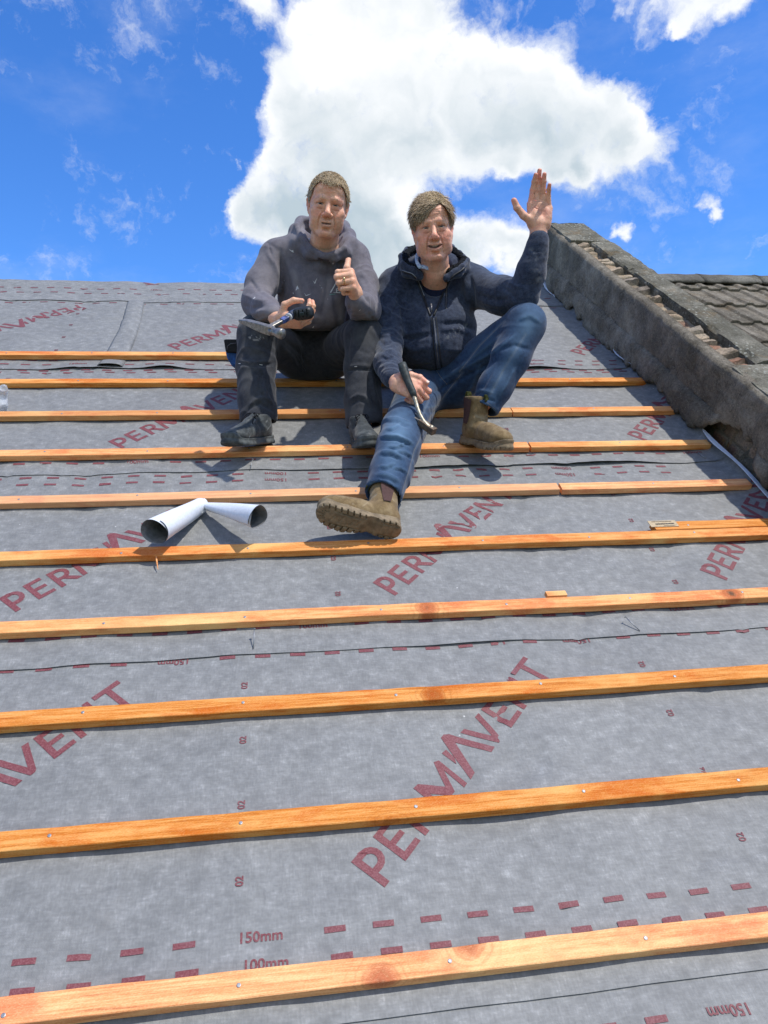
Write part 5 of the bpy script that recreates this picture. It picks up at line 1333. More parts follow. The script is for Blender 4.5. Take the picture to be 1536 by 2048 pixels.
# hem: hollow
S.plane(W(629,664,3.6), (0,.10,-1), .012)
V, F = cloth_mesh(S, 2)
for a, b, am, fr, sd, rg in ((sL, eL, .012, 20, 3, .10), (eL, wL, .010, 30, 5, .08), (sR, eR, .011, 20, 7, .10), (eR, wR, .010, 30, 9, .08)): V = limb_folds(V, F, a, b, am, fr, sd, rg)
V = soft_noise(V, F, .004, 5, 4); V = soft_noise(V, F, .0016, 16, 6)
ST1 = [  # (px line, width px, height m): folds read off the hoodie
 ([(560,500),(565,540),(562,600),(563,640)], 4.5, -.014), ([(548,510),(552,545),(549,590)], 5, .008),
 ([(575,520),(588,560),(596,600),(612,632),(640,640)], 7, .008), ([(592,560),(606,600),(628,628)], 5, -.007), ([(640,505),(640,550),(648,600)], 9, .007), ([(663,510),(655,560),(650,600),(640,640)], 5, -.007),
 ([(690,600),(684,640),(690,665)], 6, .009), ([(700,612),(694,640),(697,668)], 4, -.010), ([(680,520),(690,545),(695,560)], 5, .006),
 ([(556,560),(560,610),(556,650)], 3.5, .006), ([(500,560),(520,585),(548,600)], 4, -.009), ([(490,590),(512,600),(540,606)], 4, .007), ([(486,610),(505,616),(528,612)], 3.5, -.008), ([(493,628),(512,628),(530,620)], 3.5, .007), ([(500,640),(515,637),(535,630)], 3, -.006),
 ([(535,505),(548,530),(556,560)], 4, .007), ([(530,480),(545,492),(560,505)], 4, -.004),
 ([(720,545),(735,560),(748,590)], 5, .007), ([(712,560),(725,585),(742,610)], 4, -.008), ([(735,625),(745,638),(748,650)], 4, -.007), ([(700,625),(715,640),(735,648)], 5, .008), ([(705,640),(722,652),(738,655)], 3.5, -.007),
 ([(610,470),(618,490),(640,505)], 2.5, -.004), ([(560,655),(600,668),(640,672),(690,664)], 3.5, -.005), ([(580,645),(605,655),(640,657)], 5, .005), ([(585,585),(640,610),(700,590)], 12, .005),
 ([(533,478),(540,500),(546,522),(549,548)], 1.6, -.0035), ([(738,500),(728,512),(722,530),(718,548)], 1.6, -.0035), ([(604,476),(612,488),(628,501),(646,513)], 1.6, -.003),
 ([(660,585),(662,615),(672,650)], 3, .006)]
V = strokes(V, F, ST1)
px = toPx(V); N = vnormals(V, F); colr = np.zeros((len(V), 3))
# rubbed seams and faded creases
for pts, w, a in (([(588,545),(600,590),(615,625),(640,635)], 7, .55), ([(655,560),(650,600),(660,640)], 10, .45), ([(640,640),(610,615)], 8, .4), ([(676,600),(682,640),(678,660)], 6, .5), ([(508,640),(530,632),(545,622)], 8, .35), ([(725,640),(740,625)], 8, .3), ([(600,455),(612,478),(640,500)], 5, .3)):
    d = np.full(len(V), 1e9)
    for i in range(len(pts)-1): d = np.minimum(d, segdist(px, pts[i], pts[i+1])[0])
    colr[:,0] = np.maximum(colr[:,0], a*np.exp(-(d/w)**2)*(.5+.8*fbm(V, 30, 3, 4)))
V = V + N*(.0012*(1-np.abs(2*fbm(V, 26, 3, 31)-1))*1.0)[:,None]
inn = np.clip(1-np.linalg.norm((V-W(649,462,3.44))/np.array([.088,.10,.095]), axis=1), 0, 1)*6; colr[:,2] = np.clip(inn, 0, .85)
hoodie = add_obj('hoodie', V, F, HOOD, man1, colr)
# paint splashes, logo, eyelet: thin relief carried on the cloth
def decal(V, F, px_polys, name, mat, parent, lift=.0022, fine=True):
    """lay flat marks seen in front onto the cloth surface"""
    from mathutils.bvhtree import BVHTree
    bvh = BVHTree.FromPolygons([tuple(v) for v in V], [tuple(map(int, f)) for f in F]); vs = []; fs = []
    bm = bmesh.new()
    for p in px_polys:
        q = [bm.verts.new((x, y, 0)) for x, y in p]
        try: bm.faces.new(q)
        except ValueError: pass
    bmesh.ops.triangulate(bm, faces=bm.faces[:])
    for _ in range(4):
        e = [e for e in bm.edges if e.calc_length() > 4]
        if not e: break
        bmesh.ops.subdivide_edges(bm, edges=e, cuts=1); bmesh.ops.triangulate(bm, faces=bm.faces[:])
    bm.verts.index_update(); ok = {}
    for v in bm.verts:
        o_ = Vector(CP.tolist()); d = (Vector(W(v.co.x, v.co.y, 1.0).tolist())-o_).normalized(); h = bvh.ray_cast(o_, d)
        if h[0] is not None: ok[v.index] = len(vs); vs.append(h[0] - d*lift)
    for f in bm.faces:
        ix = [v.index for v in f.verts]
        if all(i in ok for i in ix): fs.append(tuple(ok[i] for i in ix))
    bm.free(); o = add_obj(name, vs, fs, mat, parent, smooth=True); return o
PAINT = plain('dried_paint', (.62,.62,.62), .6, .3, var=.12, scale=200)
LOGOM = plain('logo_print', (.58,.60,.60), .6, .3, var=.12, scale=300); LOGOG = plain('logo_print_green', (.16,.30,.26), .6, .3, var=.12, scale=300)
def sline(pts, w): return [list(q) for q in strip2(pts, w)]
SPL = [[(577,498),(583,501),(587,500),(586,502.5),(588,505),(584,504)],[(591,581),(593.5,573),(595,571),(598,579),(595.5,577),(593.5,580)],[(625,560.5),(629,565),(634.5,555),(630,568)],[(608.5,585.5),(612,590.5),(617,589),(623,587.4),(617,590.2),(611.5,592)],[(585.5,584.5),(587.5,586),(587,588.5),(585.6,587)],
 [(506,597.5),(510,593.5),(510.5,595),(507.5,598)],[(642.6,574),(644,575),(643.6,577)],[(717,622.5),(722,617.6),(720,621.5)],[(624.4,655),(628.4,651.4),(627.5,654.4),(625.5,656.4)],[(639.5,569),(640.6,570),(640,571.5)],[(655,597),(656.6,598),(655.4,599)],[(603,603),(604.2,604),(603,605)],[(568,560),(569,561),(568,562.4)]]
for p_ in SPL: decal(V, F, [p_], 'paint_splash', PAINT, hoodie)
lg = sline([(661,585),(672,566)], 2.2)+sline([(672,566),(676,572)], 2.2)+sline([(673,577),(673,585)], 2.0)+sline([(673,577),(678,578),(678,581),(673,581)], 1.4)+sline([(673,585),(680,585),(680,581)], 1.4)+sline([(667,585),(682,586)], 1.0)
decal(V, F, lg, 'chest_logo', LOGOM, hoodie)
decal(V, F, sline([(659,589),(671,588)], 1.6), 'chest_logo', LOGOG, hoodie)
EYL = plain('eyelet_metal', (.62,.62,.62), .3, .6, .8)
def ring_px(px_, py_, r, t, name, mat, parent, thick=.0016):
    c0 = W(px_, py_, 1.0); from mathutils.bvhtree import BVHTree
    bvh = BVHTree.FromPolygons([tuple(v) for v in V], [tuple(map(int, f)) for f in F]); o_ = Vector(CP.tolist()); d = (Vector(c0.tolist())-o_).normalized(); h = bvh.ray_cast(o_, d)
    p = h[0]; nn = h[1]; nn = nn if nn.dot(d) < 0 else -nn; a = nn.orthogonal().normalized(); b = nn.cross(a); m_ = MB()
    m_.tube([p + nn*.003 + (a*math.cos(q)+b*math.sin(q))*r for q in np.linspace(0, 2*math.pi, 20)], thick, 8, False); return m_.build(name, mat, parent, True), p, nn
ring_px(618.5, 481.5, .0085, 0, 'eyelet', EYL, hoodie, .0024)
# ---- trousers
lo, hi = bounds(P_((465,620,3.2),(775,860,3.1),(465,620,3.9),(775,790,3.9)), .05)
S = SDF(lo, hi, .0062)
S.ell(W(629,716,3.74), (.185,.14,.115), 0); S.ell(W(629,668,3.70), (.165,.14,.07), .05)
S.cone(W(592,712,3.72), W(516,668,3.36), .105, .088, .04); S.cone(W(666,712,3.72), W(727,670,3.36), .105, .086, .04)
S.chain(P_((514,672,3.335),(512,735,3.31),(514,800,3.26),(517,832,3.235)), [.087,.083,.078,.082], .025)
S.chain(P_((727,676,3.335),(727,735,3.31),(727,805,3.265),(728,842,3.245)), [.085,.084,.078,.081], .025)
S.plane(W(516,852,3.2), (0,0,-1), .006) if False else None
def hemcut(S, c, n, r, R0):
    c = np.array(c); n = nrm(n); lo_ = c-R0; hi_ = c+R0
    S.put(lo_, hi_, lambda X, Y, Z: -((X-c[0])*n[0]+(Y-c[1])*n[1]+(Z-c[2])*n[2]) , .003, 's')
hemcut(S, W(516,843,3.22), (.02,-.10,-1), .1, .13); hemcut(S, W(727,852,3.23), (.10,-.05,-1), .1, .13)
S.cone(W(517,838,3.235), W(517,880,3.22), .066, .072, .004, 's'); S.cone(W(728,846,3.245), W(728,890,3.23), .065, .070, .004, 's')
V, F = cloth_mesh(S, 2)
for a, b, am, fr, sd, rg in ((kL, aL, .012, 15, 13, .10), (kR, aR, .012, 15, 17, .10), (hL, kL, .013, 18, 19, .12), (hR, kR, .013, 18, 23, .12)): V = limb_folds(V, F, a, b, am, fr, sd, rg)
V = soft_noise(V, F, .004, 6, 14)
ST1 = [([(480,727),(500,731),(540,729),(549,724)], 2.4, -.006), ([(478,722),(510,725),(545,722)], 3.5, .005), ([(693,742),(712,738),(735,741),(745,735)], 2.4, -.007), ([(695,735),(715,731),(738,732)], 3.5, .005),
 ([(498,815),(510,800),(528,795),(545,808)], 3.5, .008), ([(485,832),(500,815),(520,806),(548,822)], 3, -.008), ([(530,740),(528,780),(545,815)], 4, .007), ([(524,745),(520,780),(530,800)], 3.5, -.007), ([(548,660),(553,700),(550,760)], 4, .006),
 ([(742,740),(748,780),(760,820)], 3.5, .008), ([(736,745),(740,780),(748,815)], 3, -.008), ([(700,800),(715,790),(730,793),(742,810)], 3.5, .007), ([(700,812),(718,800),(735,806)], 2.5, -.006), ([(700,660),(695,700),(697,740)], 4, -.006), ([(740,655),(757,680),(763,720)], 5, .005),
 ([(483,705),(500,712),(530,706)], 5, -.003), ([(715,700),(735,706),(755,700)], 5, -.003), ([(560,690),(585,715),(600,745)], 4, .008), ([(570,680),(600,705),(620,740)], 4, -.008), ([(588,672),(602,700),(603,730)], 3.5, .006)]
V = strokes(V, F, ST1); px = toPx(V); colr = np.zeros((len(V), 3))
g2 = lambda c_, r: np.exp(-(((px-np.array(c_))/np.array(r))**2).sum(1))
colr[:,0] = np.clip(.55*g2((525,672), (28,12))*(fbm(V, 60, 3, 3) > .47) + .35*g2((515,700), (25,22))*fbm(V, 20, 3, 5) + .45*g2((735,672), (25,22))*fbm(V, 20, 3, 7) + .25*g2((515,790), (20,30)), 0, 1)
colr[:,1] = .7*(g2((515,675), (16,5)) > .3)*(fbm(V, 140, 2, 3) > .56)
trousers = add_obj('trousers', V, F, BLACKT, man1, colr)
THR = plain('grey_thread', (.085,.088,.095), .8)
decal(V, F, sline([(484,733),(515,736),(547,733)], .6)+sline([(694,744),(718,741),(744,744)], .6)+sline([(589,668),(602,700),(606,745)], .6)+sline([(570,676),(590,705),(612,742)], .6), 'stitching', THR, trousers, .0010)
for a_, b_ in (((477,727),(481,727)), ((519,729),(525,730)), ((709,733),(714,733))): decal(V, F, sline([a_, b_], 1.5), 'bar_tack', PAINT, trousers, .0012)
# ---- trainers
MT_ = dict(upper=TRAIN, sole=RUBG, lace=LACE)
t1 = make_shoe(man1, 'trainer', 'trainer', W(541,887,3.235), W(465,894,3.00), (.02,.0,1), MT_)
t2 = make_shoe(man1, 'trainer', 'trainer', W(716,888,3.27), W(738,899,3.00), (-.03,.05,1), MT_)
SOCK = plain('dark_sock', (.02,.02,.024), .9)
m_ = MB(); m_.tube([W(519,872,3.225), W(517,825,3.235)], .040, 16); m_.build('sock', SOCK, man1, True)
m_ = MB(); m_.tube([W(722,875,3.24), W(727,832,3.245)], .040, 16); m_.build('sock', SOCK, man1, True)
RING = plain('gold_ring', (.62,.45,.22), .25, .6, .9)
rc = W(711,590,3.12) + (M2@np.array([-.0105,.012,.096]))*1.20*1.0
m_ = MB(); pr = M2@np.array([-.0105,0,.091])*1.2 + W(711,590,3.12); ax_ = nrm(M2@np.array([0,-1,.15])); a_ = nrm(M2@np.array([1,0,0])); b_ = np.cross(ax_, a_); cc = pr + ax_*.026*1.2
m_.tube([cc + (a_*math.cos(q)+b_*math.sin(q))*.0128 for q in np.linspace(0, 2*math.pi, 22)], .0026, 8, False)
q_ = -b_ if (b_@(CP-cc)) < 0 else b_
m_.tube([cc + q_*.0125, cc + q_*.0175], [.0065,.0050], 12); m_.build('ring', RING, man1, True)
# ================================================================ man on the right: navy fleece, jeans, waving
SK2 = (.76,.425,.285); RD2 = (.78,.28,.195)
P2 = dict(skin=SK2, red=RD2, lip=(.44,.17,.14), brow=(.42,.32,.22), jaw=1.02, mw=.0300, smile=.0085, open=.0036, slit=.0028, lines=1.35, gaze=.12, nose=1.02, stubble=.2, browk=.3)
SKM2 = skin_mat('skin_weathered', SK2, RD2, .3)
HB = dict(V=[], F=[], C=[])
HC2 = W(865.5, 459, 3.28); HR2 = frame(15, -3, -5)
gV, gF, HT2, eyes2, _ = make_head(HB, HC2, HR2, (1.065,1.12,1.13), P2, None)
neck2 = HT2(np.array([[0,.062,-.15]]))[0]; CH2 = W(868,620,3.64); PE2 = W(880,785,3.68)
tL, tR = W(790,580,3.52), W(952,576,3.50); fL, vL_ = W(773,692,3.36), W(783,757,3.10); fR, vR_ = W(1046,596,3.27), W(1077,478,3.20)
HEEL2, TOE2, UP2 = W(801,1068,2.625), W(644,1032,2.56), nrm(np.array([.06,.68,.73]))
_R, _O = shoe_frame(HEEL2, TOE2, UP2); ANK = (np.array([0,.056,.175])*1.06)@_R.T + _O; ANK0 = (np.array([0,.060,.10])*1.06)@_R.T + _O
jL, jR = W(838,792,3.50), W(908,782,3.54); qL, qR = W(806,862,3.02), W(1052,645,3.24); bL, bR = ANK0, W(968,806,3.23)
under(HB, [([neck2, CH2, PE2], [.056,.10,.10]), ([tL, fL, vL_], [.05,.042,.030]), ([tR, fR, vR_], [.05,.042,.031]), ([CH2, tL], [.07,.055]), ([CH2, tR], [.07,.055]),
           ([jL, qL, bL], [.065,.050,.036]), ([jR, qR, bR], [.065,.050,.036]), ([neck2, W(868,545,3.50)], [.060,.06])], SK2)
# raised left hand, palm to the camera
z = nrm(np.array([.02,-.16,.98])); y = np.array([.10,.97,.16]); y = nrm(y - z*(y@z)); x = -np.cross(y, z)
if x[0] > 0: x = -x
M3 = np.stack([x*1.20, y*1.12, z], 1)
n3 = hand_obj(HB, M3, W(1078,457,3.20), 1.14, [(-4,8,12,8),(0,4,8,6),(4,8,12,8),(9,14,24,12)], [(.020,-.006,.020),(.052,-.014,.040),(.074,-.018,.066),(.086,-.022,.092)], SK2, RD2,
   creases=([(.036,-.014,.074),(.018,-.016,.066),(-.006,-.016,.070),(-.020,-.014,.078)], [(.030,-.014,.082),(.005,-.016,.058),(.006,-.016,.020)], [(.028,-.013,.092),(.009,-.013,.094),(-.011,-.013,.090),(-.028,-.012,.080)], [(-.026,-.014,.060),(-.005,-.017,.056),(.020,-.016,.070)],
            [(.020,-.012,.121),(.037,-.012,.121)], [(.002,-.012,.127),(.018,-.012,.127)], [(-.019,-.012,.120),(-.004,-.012,.120)], [(-.024,-.015,.004),(.0,-.018,.002),(.022,-.015,.004)]), dirt=.45, wrist=W(1072,500,3.21), fl=1.08, fr=.90)
# lowered right hand on the thigh, holding the hammer
z = np.array([.80,-.36,-.44]); y = np.array([-.22,-.85,.40]); Mx, My, Mz = orth(z, y)
M4 = np.stack([Mx, My, Mz], 1); H4O = W(788,762,3.06)
n4 = hand_obj(HB, M4, H4O, 1.14, [(4,34,84,50),(1,46,84,52),(-2,52,84,52),(-6,56,80,50)], [(.022,.000,.018),(.046,.004,.044),(.050,.006,.078),(.044,.002,.110)], SK2, RD2, dirt=.12, wrist=W(779,738,3.19))
man2 = build_body(HB, 'person', SKM2)
tag(man2, 'seated smiling man in a navy zip fleece and blue jeans, waving one raised hand', 'person')
for (vs, fs) in n4[4:]: add_obj('finger_nail', vs, fs, NAILM, man2)
for (vs, fs, c_) in eyes2: add_obj('eye', vs, fs, EYEM, man2, c_)
# teeth
m_ = MB(); tz = -.0700+.0042*.3+P2['smile']*.15
for i, xx in enumerate((-.0155,-.0105,-.0045,.0035,.0095,.0150)):
    w = (.0024,.0024,.0036,.0036,.0026,.0024)[i]; yv = -.0925+.012*(xx/.029)**2*1.2; zz = tz + P2['smile']*(xx/.029)**2 + .0022
    b0 = len(m_.v); m_.box(xx-w, xx+w, yv, yv+.004, zz-.0032, zz+.003)
m_.v = [tuple(HT2(np.array([q]))[0]) for q in m_.v]; o = m_.build('teeth', TEETH, man2, False)
# ---- hair: longer, swept across the forehead to the left of the photo
def line2(x, y):
    front = np.interp(x, [-.07,-.045,-.02,.0,.02,.035,.05,.07], [.040,.046,.052,.062,.076,.082,.070,.05])
    side = np.interp(y, [-.09,-.062,-.040,-.005,.03,.08,.12], [.060,.045,.008,-.022,-.034,-.060,-.065])
    side = np.where((x > .05) & (y < .035), np.maximum(side, -.004), side)
    return np.where(y < -.055, front, side)
def dir2(V, N):
    x, y, z_ = V[:,0], V[:,1], V[:,2]; t = np.clip((z_-.045)/.03, 0, 1)
    part = np.tanh((x-.032)/.012)     # parting on the right of the photo
    top = np.stack([-.95+0*x + (part > 0)*1.5, -.55+.0*x, -.12+0*x], -1); sd = np.stack([np.sign(x)*.10, .30+0*x, -1.0+0*x], -1)
    bk_ = np.clip((y+.035)/.03, 0, 1)[:,None]; top = top*(1-bk_) + np.array([-.45, .75, .0])*bk_
    D = top*t[:,None] + sd*(1-t)[:,None]; D = D + N*(.16+.22*bk_); return D
hp2 = dict(line=line2, h=.0060, c0=(.28,.20,.125), c1=(.68,.53,.35), n=22000, jit=.06, w=.0018, curl=.09, grav=.16, grey=.6, seg=5, dir=dir2,
    len=lambda V: .014 + .036*np.clip((V[:,2]-.015)/.06, 0, 1))
h2 = hair_short(HT2, gV, gF, man2, 12, hp2)
# fringe falling over the forehead and a few flyaway hairs on top
r = np.random.default_rng(5); n = 2600
u_ = r.random(n); xr = -.052 + .078*u_; zr = .070+.022*np.sin(math.pi*u_) + r.normal(0, .004, n); yr_ = -.083 + 9*(xr-.0)**2 + (zr-.06)*.9
roots = np.stack([xr, yr_-.004, zr], -1); D = np.stack([-.62+r.normal(0,.10,n), -.22+r.normal(0,.05,n), -.62+r.normal(0,.12,n)], -1); D /= np.linalg.norm(D, axis=1, keepdims=True)
mx = r.random((n,1)); cols = np.array([.32,.235,.14])*(1-mx)+np.array([.78,.62,.40])*mx
nn_ = nrm(np.array([0,-1.,.15]))[None].repeat(n, 0)
sv, sf, sc_ = strandmesh(roots, D, .018+.020*r.random(n)*(1-.6*u_), .0018, .08, cols, 5, .25, nrm_=None, seed=8)
n = 26; u_ = r.random(n); roots2 = np.stack([r.uniform(-.02,.045,n), r.uniform(-.05,.03,n), np.full(n,.118)], -1); D2 = np.stack([r.normal(-.1,.6,n), r.normal(0,.3,n), r.uniform(.4,1,n)], -1); D2 /= np.linalg.norm(D2, axis=1, keepdims=True)
sv2, sf2, sc2 = strandmesh(roots2, D2, r.uniform(.014,.034,n), .0012, .5, np.tile([.22,.17,.10], (n,1)), 5, .7, seed=9)
tp = np.nonzero((gV[:,2] > .078) & (gV[:,0] > -.02) & (gV[:,0] < .062) & (gV[:,1] < .03))[0]; ii = r.choice(tp, 4200); gN = vnormals(gV, gF)
D3 = np.stack([-.85+r.normal(0,.15,len(ii)), -.25+r.normal(0,.15,len(ii)), r.normal(0,.08,len(ii))], -1); D3 = D3 - gN[ii]*((D3*gN[ii]).sum(1, keepdims=True)) + gN[ii]*.16; D3 /= np.linalg.norm(D3, axis=1, keepdims=True); mx = r.random((len(ii),1))
sv3, sf3, sc3 = strandmesh(gV[ii]+gN[ii]*.007, D3, r.uniform(.022,.040,len(ii)), .0018, .08, (np.array([.34,.245,.145])*(1-mx)+np.array([.80,.64,.42])*mx), 4, .10, nrm_=gN[ii], seed=19)
add_obj('hair', HT2(np.concatenate([sv, sv2, sv3])), np.concatenate([sf, sf2+len(sv), sf3+len(sv)+len(sv2)]), HAIR, man2, np.concatenate([sc_, sc2, sc3]))
# ---- fleece jacket
lo, hi = bounds(P_((745,460,3.3),(1110,455,3.2),(745,780,3.3),(960,780,3.8),(860,520,3.7)), .06)
S = SDF(lo, hi, .0060)
S.ell(W(868,600,3.56), (.195,.145,.165), 0); S.ell(W(870,655,3.52), (.198,.165,.125), .06); S.ell(W(872,700,3.52), (.192,.165,.105), .05)
S.cone(W(862,540,3.50), W(795,572,3.54), .090, .085, .05); S.cone(W(872,540,3.50), W(948,568,3.52), .090, .085, .05)
S.chain(P_((790,578,3.53),(776,640,3.46),(773,690,3.36)), [.085,.074,.068], .035); S.chain(P_((773,690,3.36),(777,730,3.21),(782,752,3.115)), [.068,.056,.045], .02)
S.chain(P_((948,575,3.50),(1005,592,3.36),(1046,592,3.27)), [.088,.078,.066], .035); S.chain(P_((1046,592,3.27),(1062,545,3.235),(1075,492,3.205)), [.068,.064,.050], .02)
S.cone(W(1074,494,3.206), W(1077,480,3.20), .048, .046, .004)
S.cone(W(781,749,3.13), W(785,757,3.09), .046, .043, .004)
# stand collar, open at the front
COLL = P_((838,552,3.345),(813,545,3.37),(806,530,3.44),(812,513,3.54),(840,502,3.62),(872,500,3.64),(905,508,3.60),(925,522,3.50),(928,534,3.42),(916,546,3.36),(893,556,3.34))
COLT = P_((828,540,3.335),(806,529,3.36),(803,512,3.43),(815,500,3.53),(842,492,3.60),(872,490,3.62),(903,495,3.57),(918,507,3.48),(934,521,3.41),(924,533,3.355),(902,545,3.335))
for i in range(len(COLL)-1):
    S.cone(COLL[i], COLL[i+1], .020, .020, .02); S.cone(COLT[i], COLT[i+1], .0125, .0125, .008); S.cone(COLL[i], COLT[i], .014, .0125, .010)
S.chain([neck2+np.array([0,-.02,.09]), neck2+np.array([0,-.005,.02]), neck2+np.array([0,.01,-.05])], [.078,.074,.062], .012, 's')
S.chain(P_((866,545,3.30),(864,590,3.32),(862,628,3.36)), [.050,.034,.006], .012, 's')
V, F = cloth_mesh(S, 2)
for a, b, am, fr, sd, rg in ((tL, fL, .012, 22, 33, .11), (fL, vL_, .008, 30, 35, .09), (tR, fR, .010, 22, 37, .11), (fR, vR_, .005, 24, 39, .09)): V = limb_folds(V, F, a, b, am, fr, sd, rg)
V = soft_noise(V, F, .005, 5, 34); V = soft_noise(V, F, .0018, 16, 36)
ST2 = [([(770,640),(785,625),(800,600)], 4, -.008), ([(785,590),(800,580),(812,590),(815,620)], 5, .009), ([(795,600),(805,612),(806,640)], 4, -.009), ([(788,655),(815,668),(850,662)], 5, .008), ([(790,672),(820,680),(862,668)], 4, -.010),
 ([(800,690),(830,700),(864,694)], 6, .008), ([(880,660),(915,658),(950,672)], 5, .008), ([(884,648),(920,645),(952,660)], 4, -.009), ([(890,700),(925,700),(955,690)], 5, .006), ([(800,745),(840,748),(868,742)], 5, .007), ([(800,730),(835,735),(866,728)], 4, -.006),
 ([(940,550),(945,580),(948,620)], 4, -.010), ([(930,560),(934,590),(938,625)], 5, .007), ([(956,600),(985,610),(1010,612)], 4, .007), ([(960,590),(990,600),(1020,598)], 3.5, -.007), ([(1000,570),(1020,585),(1035,600)], 4, -.006), ([(1010,560),(1028,572),(1045,575)], 3.5, .006),
 ([(1035,565),(1050,570),(1066,566)], 3.5, -.005), ([(1020,600),(1040,610),(1060,605)], 4, .006), ([(900,600),(915,615),(935,640)], 5, .005), ([(815,560),(820,590),(835,620)], 4, .005),
 ([(755,600),(765,620),(775,630)], 3.5, .008), ([(756,650),(768,655),(782,652)], 3.5, -.008), ([(755,665),(768,672),(785,668)], 3.5, .008), ([(758,680),(770,688),(786,684)], 3.5, -.008), ([(760,695),(772,703),(788,700)], 3.5, .007), ([(762,712),(775,720),(788,716)], 3.5, -.007),
 ([(868,640),(872,700),(876,755)], 3.0, .006), ([(861,640),(864,700),(868,755)], 1.8, -.005), ([(879,640),(883,700),(888,750)], 1.8, -.005),
 ([(793,570),(800,545),(806,540)], 2.0, -.003), ([(800,755),(850,762),(880,752),(930,722),(955,700)], 3, -.006), ([(1058,497),(1072,504),(1086,502)], 1.8, -.003)]
V = strokes(V, F, ST2); N = vnormals(V, F); px = toPx(V)
V = V + N*(.0010*(fbm(V, 75, 2, 31)-.5)*2)[:,None]
colr = np.zeros((len(V), 3))
def pxline(px, pts, w):
    d = np.full(len(px), 1e9)
    for i in range(len(pts)-1): d = np.minimum(d, segdist(px, pts[i], pts[i+1])[0])
    return np.exp(-(d/w)**2)
colr[:,1] = .35*pxline(px, [(1062,500),(1075,540),(1078,560)], 7)*(fbm(V, 70, 3, 3) > .55) + .5*pxline(px, [(935,650),(895,672)], 7)*(fbm(V, 110, 3, 3) > .60) + .3*pxline(px, [(1085,560),(1090,510)], 8)*(fbm(V, 60, 3, 8) > .54)
jacket = add_obj('fleece_jacket', V, F, NAVY, man2, colr)
# sherpa lining along the collar
SHER = MT('collar_pile', .95, .1); _v = SHER.voro(170); SHER.col(SHER.ramp(_v, [(.0, (.030,.033,.034)), (.6, (.008,.009,.011))])); SHER.bump(_v, 1.0, .004); SHER = SHER.m
S2 = SDF(*bounds(COLL+COLT, .05), .0042); CI = [c_*1.0 for c_ in COLT]; mid2 = np.mean(COLL, 0)
for i in range(len(COLT)-1):
    a = COLT[i] + (mid2-COLT[i])*.07 + np.array([0,0,.002]); b = COLT[i+1] + (mid2-COLT[i+1])*.07 + np.array([0,0,.002]); a2 = COLL[i]+(mid2-COLL[i])*.10; b2 = COLL[i+1]+(mid2-COLL[i+1])*.10
    S2.cone(a, b, .0155, .0155, .006); S2.cone(a2, a, .014, .0150, .006); S2.cone((a2+b2)/2, (a+b)/2, .014, .015, .006)
Vc, Fc = S2.mesh(); Nc = vnormals(Vc, Fc); Vc = Vc + Nc*((vnoise(Vc, 95, 3)-.4)*.007)[:,None]; add_obj('collar_lining', Vc, Fc, SHER, jacket)
ZIPM = plain('zip_black', (.016,.017,.020), .45, .4, var=.3, scale=400); ZMET = plain('zip_metal', (.16,.16,.17), .4, .5, .7)
PIP = plain('zip_piping', (.030,.036,.050), .7, .2)
decal(V, F, sline([(863,634),(865,660),(868,700),(872,735),(874,752)], 2.6)+sline([(872,634),(875,660),(879,700),(883,735),(886,750)], 2.6), 'zip', ZIPM, jacket, .0012)
decal(V, F, sline([(867.5,636),(870,660),(873.5,700),(877.5,735),(880,750)], 1.6), 'zip_teeth', ZMET, jacket, .0016)
decal(V, F, sline([(892,560),(893,585),(892,617)], 4.6), 'chest_pocket_zip', ZIPM, jacket, .0012); decal(V, F, sline([(892,562),(893,585),(892,615)], 1.2), 'zip_teeth', ZMET, jacket, .0020)
def cord(pts, r, name, mat, par):
    m_ = MB(); m_.tube([W(*p) for p in pts], r, 8); return m_.build(name, mat, par, True)
def surf_cord(pts, r, name, mat, lift):
    from mathutils.bvhtree import BVHTree
    bvh = BVHTree.FromPolygons([tuple(v) for v in V], [tuple(map(int, f)) for f in F]); o_ = Vector(CP.tolist()); out = []
    for i in range(len(pts)-1):
        for t in np.linspace(0, 1, 6, endpoint=False):
            x = pts[i][0]+(pts[i+1][0]-pts[i][0])*t; y = pts[i][1]+(pts[i+1][1]-pts[i][1])*t; d = (Vector(W(x, y, 1.0).tolist())-o_).normalized(); h = bvh.ray_cast(o_, d)
            if h[0] is not None and (h[0]-o_).length < 3.62: out.append(h[0]-d*lift)
    for _ in range(4): out = [out[0]] + [(out[i-1]+out[i]*2+out[i+1])/4 for i in range(1, len(out)-1)] + [out[-1]]
    m_ = MB(); m_.tube(out, r, 8); return m_.build(name, mat, jacket, True)
surf_cord([(802,541),(812,545),(824,548),(832,557),(840,575),(848,596),(855,616),(862,634)], .0050, 'zip_edge', ZIPM, .002)
surf_cord([(932,532),(922,542),(908,550),(899,560),(890,578),(882,598),(874,617),(866,634)], .0050, 'zip_edge', ZIPM, .002)
surf_cord([(802,539.5),(812,543.5),(824,546.5),(833.5,556),(842,574),(850,595)], .0016, 'piping', GALV, .008)
m_ = MB(); m_.tube([W(862,606+2,3.332), W(863,622,3.325)], .0050, 8); m_.tube([W(863,610,3.322), W(863,624,3.318)], .0030, 8); m_.build('zip_slider', ZMET, jacket, True)
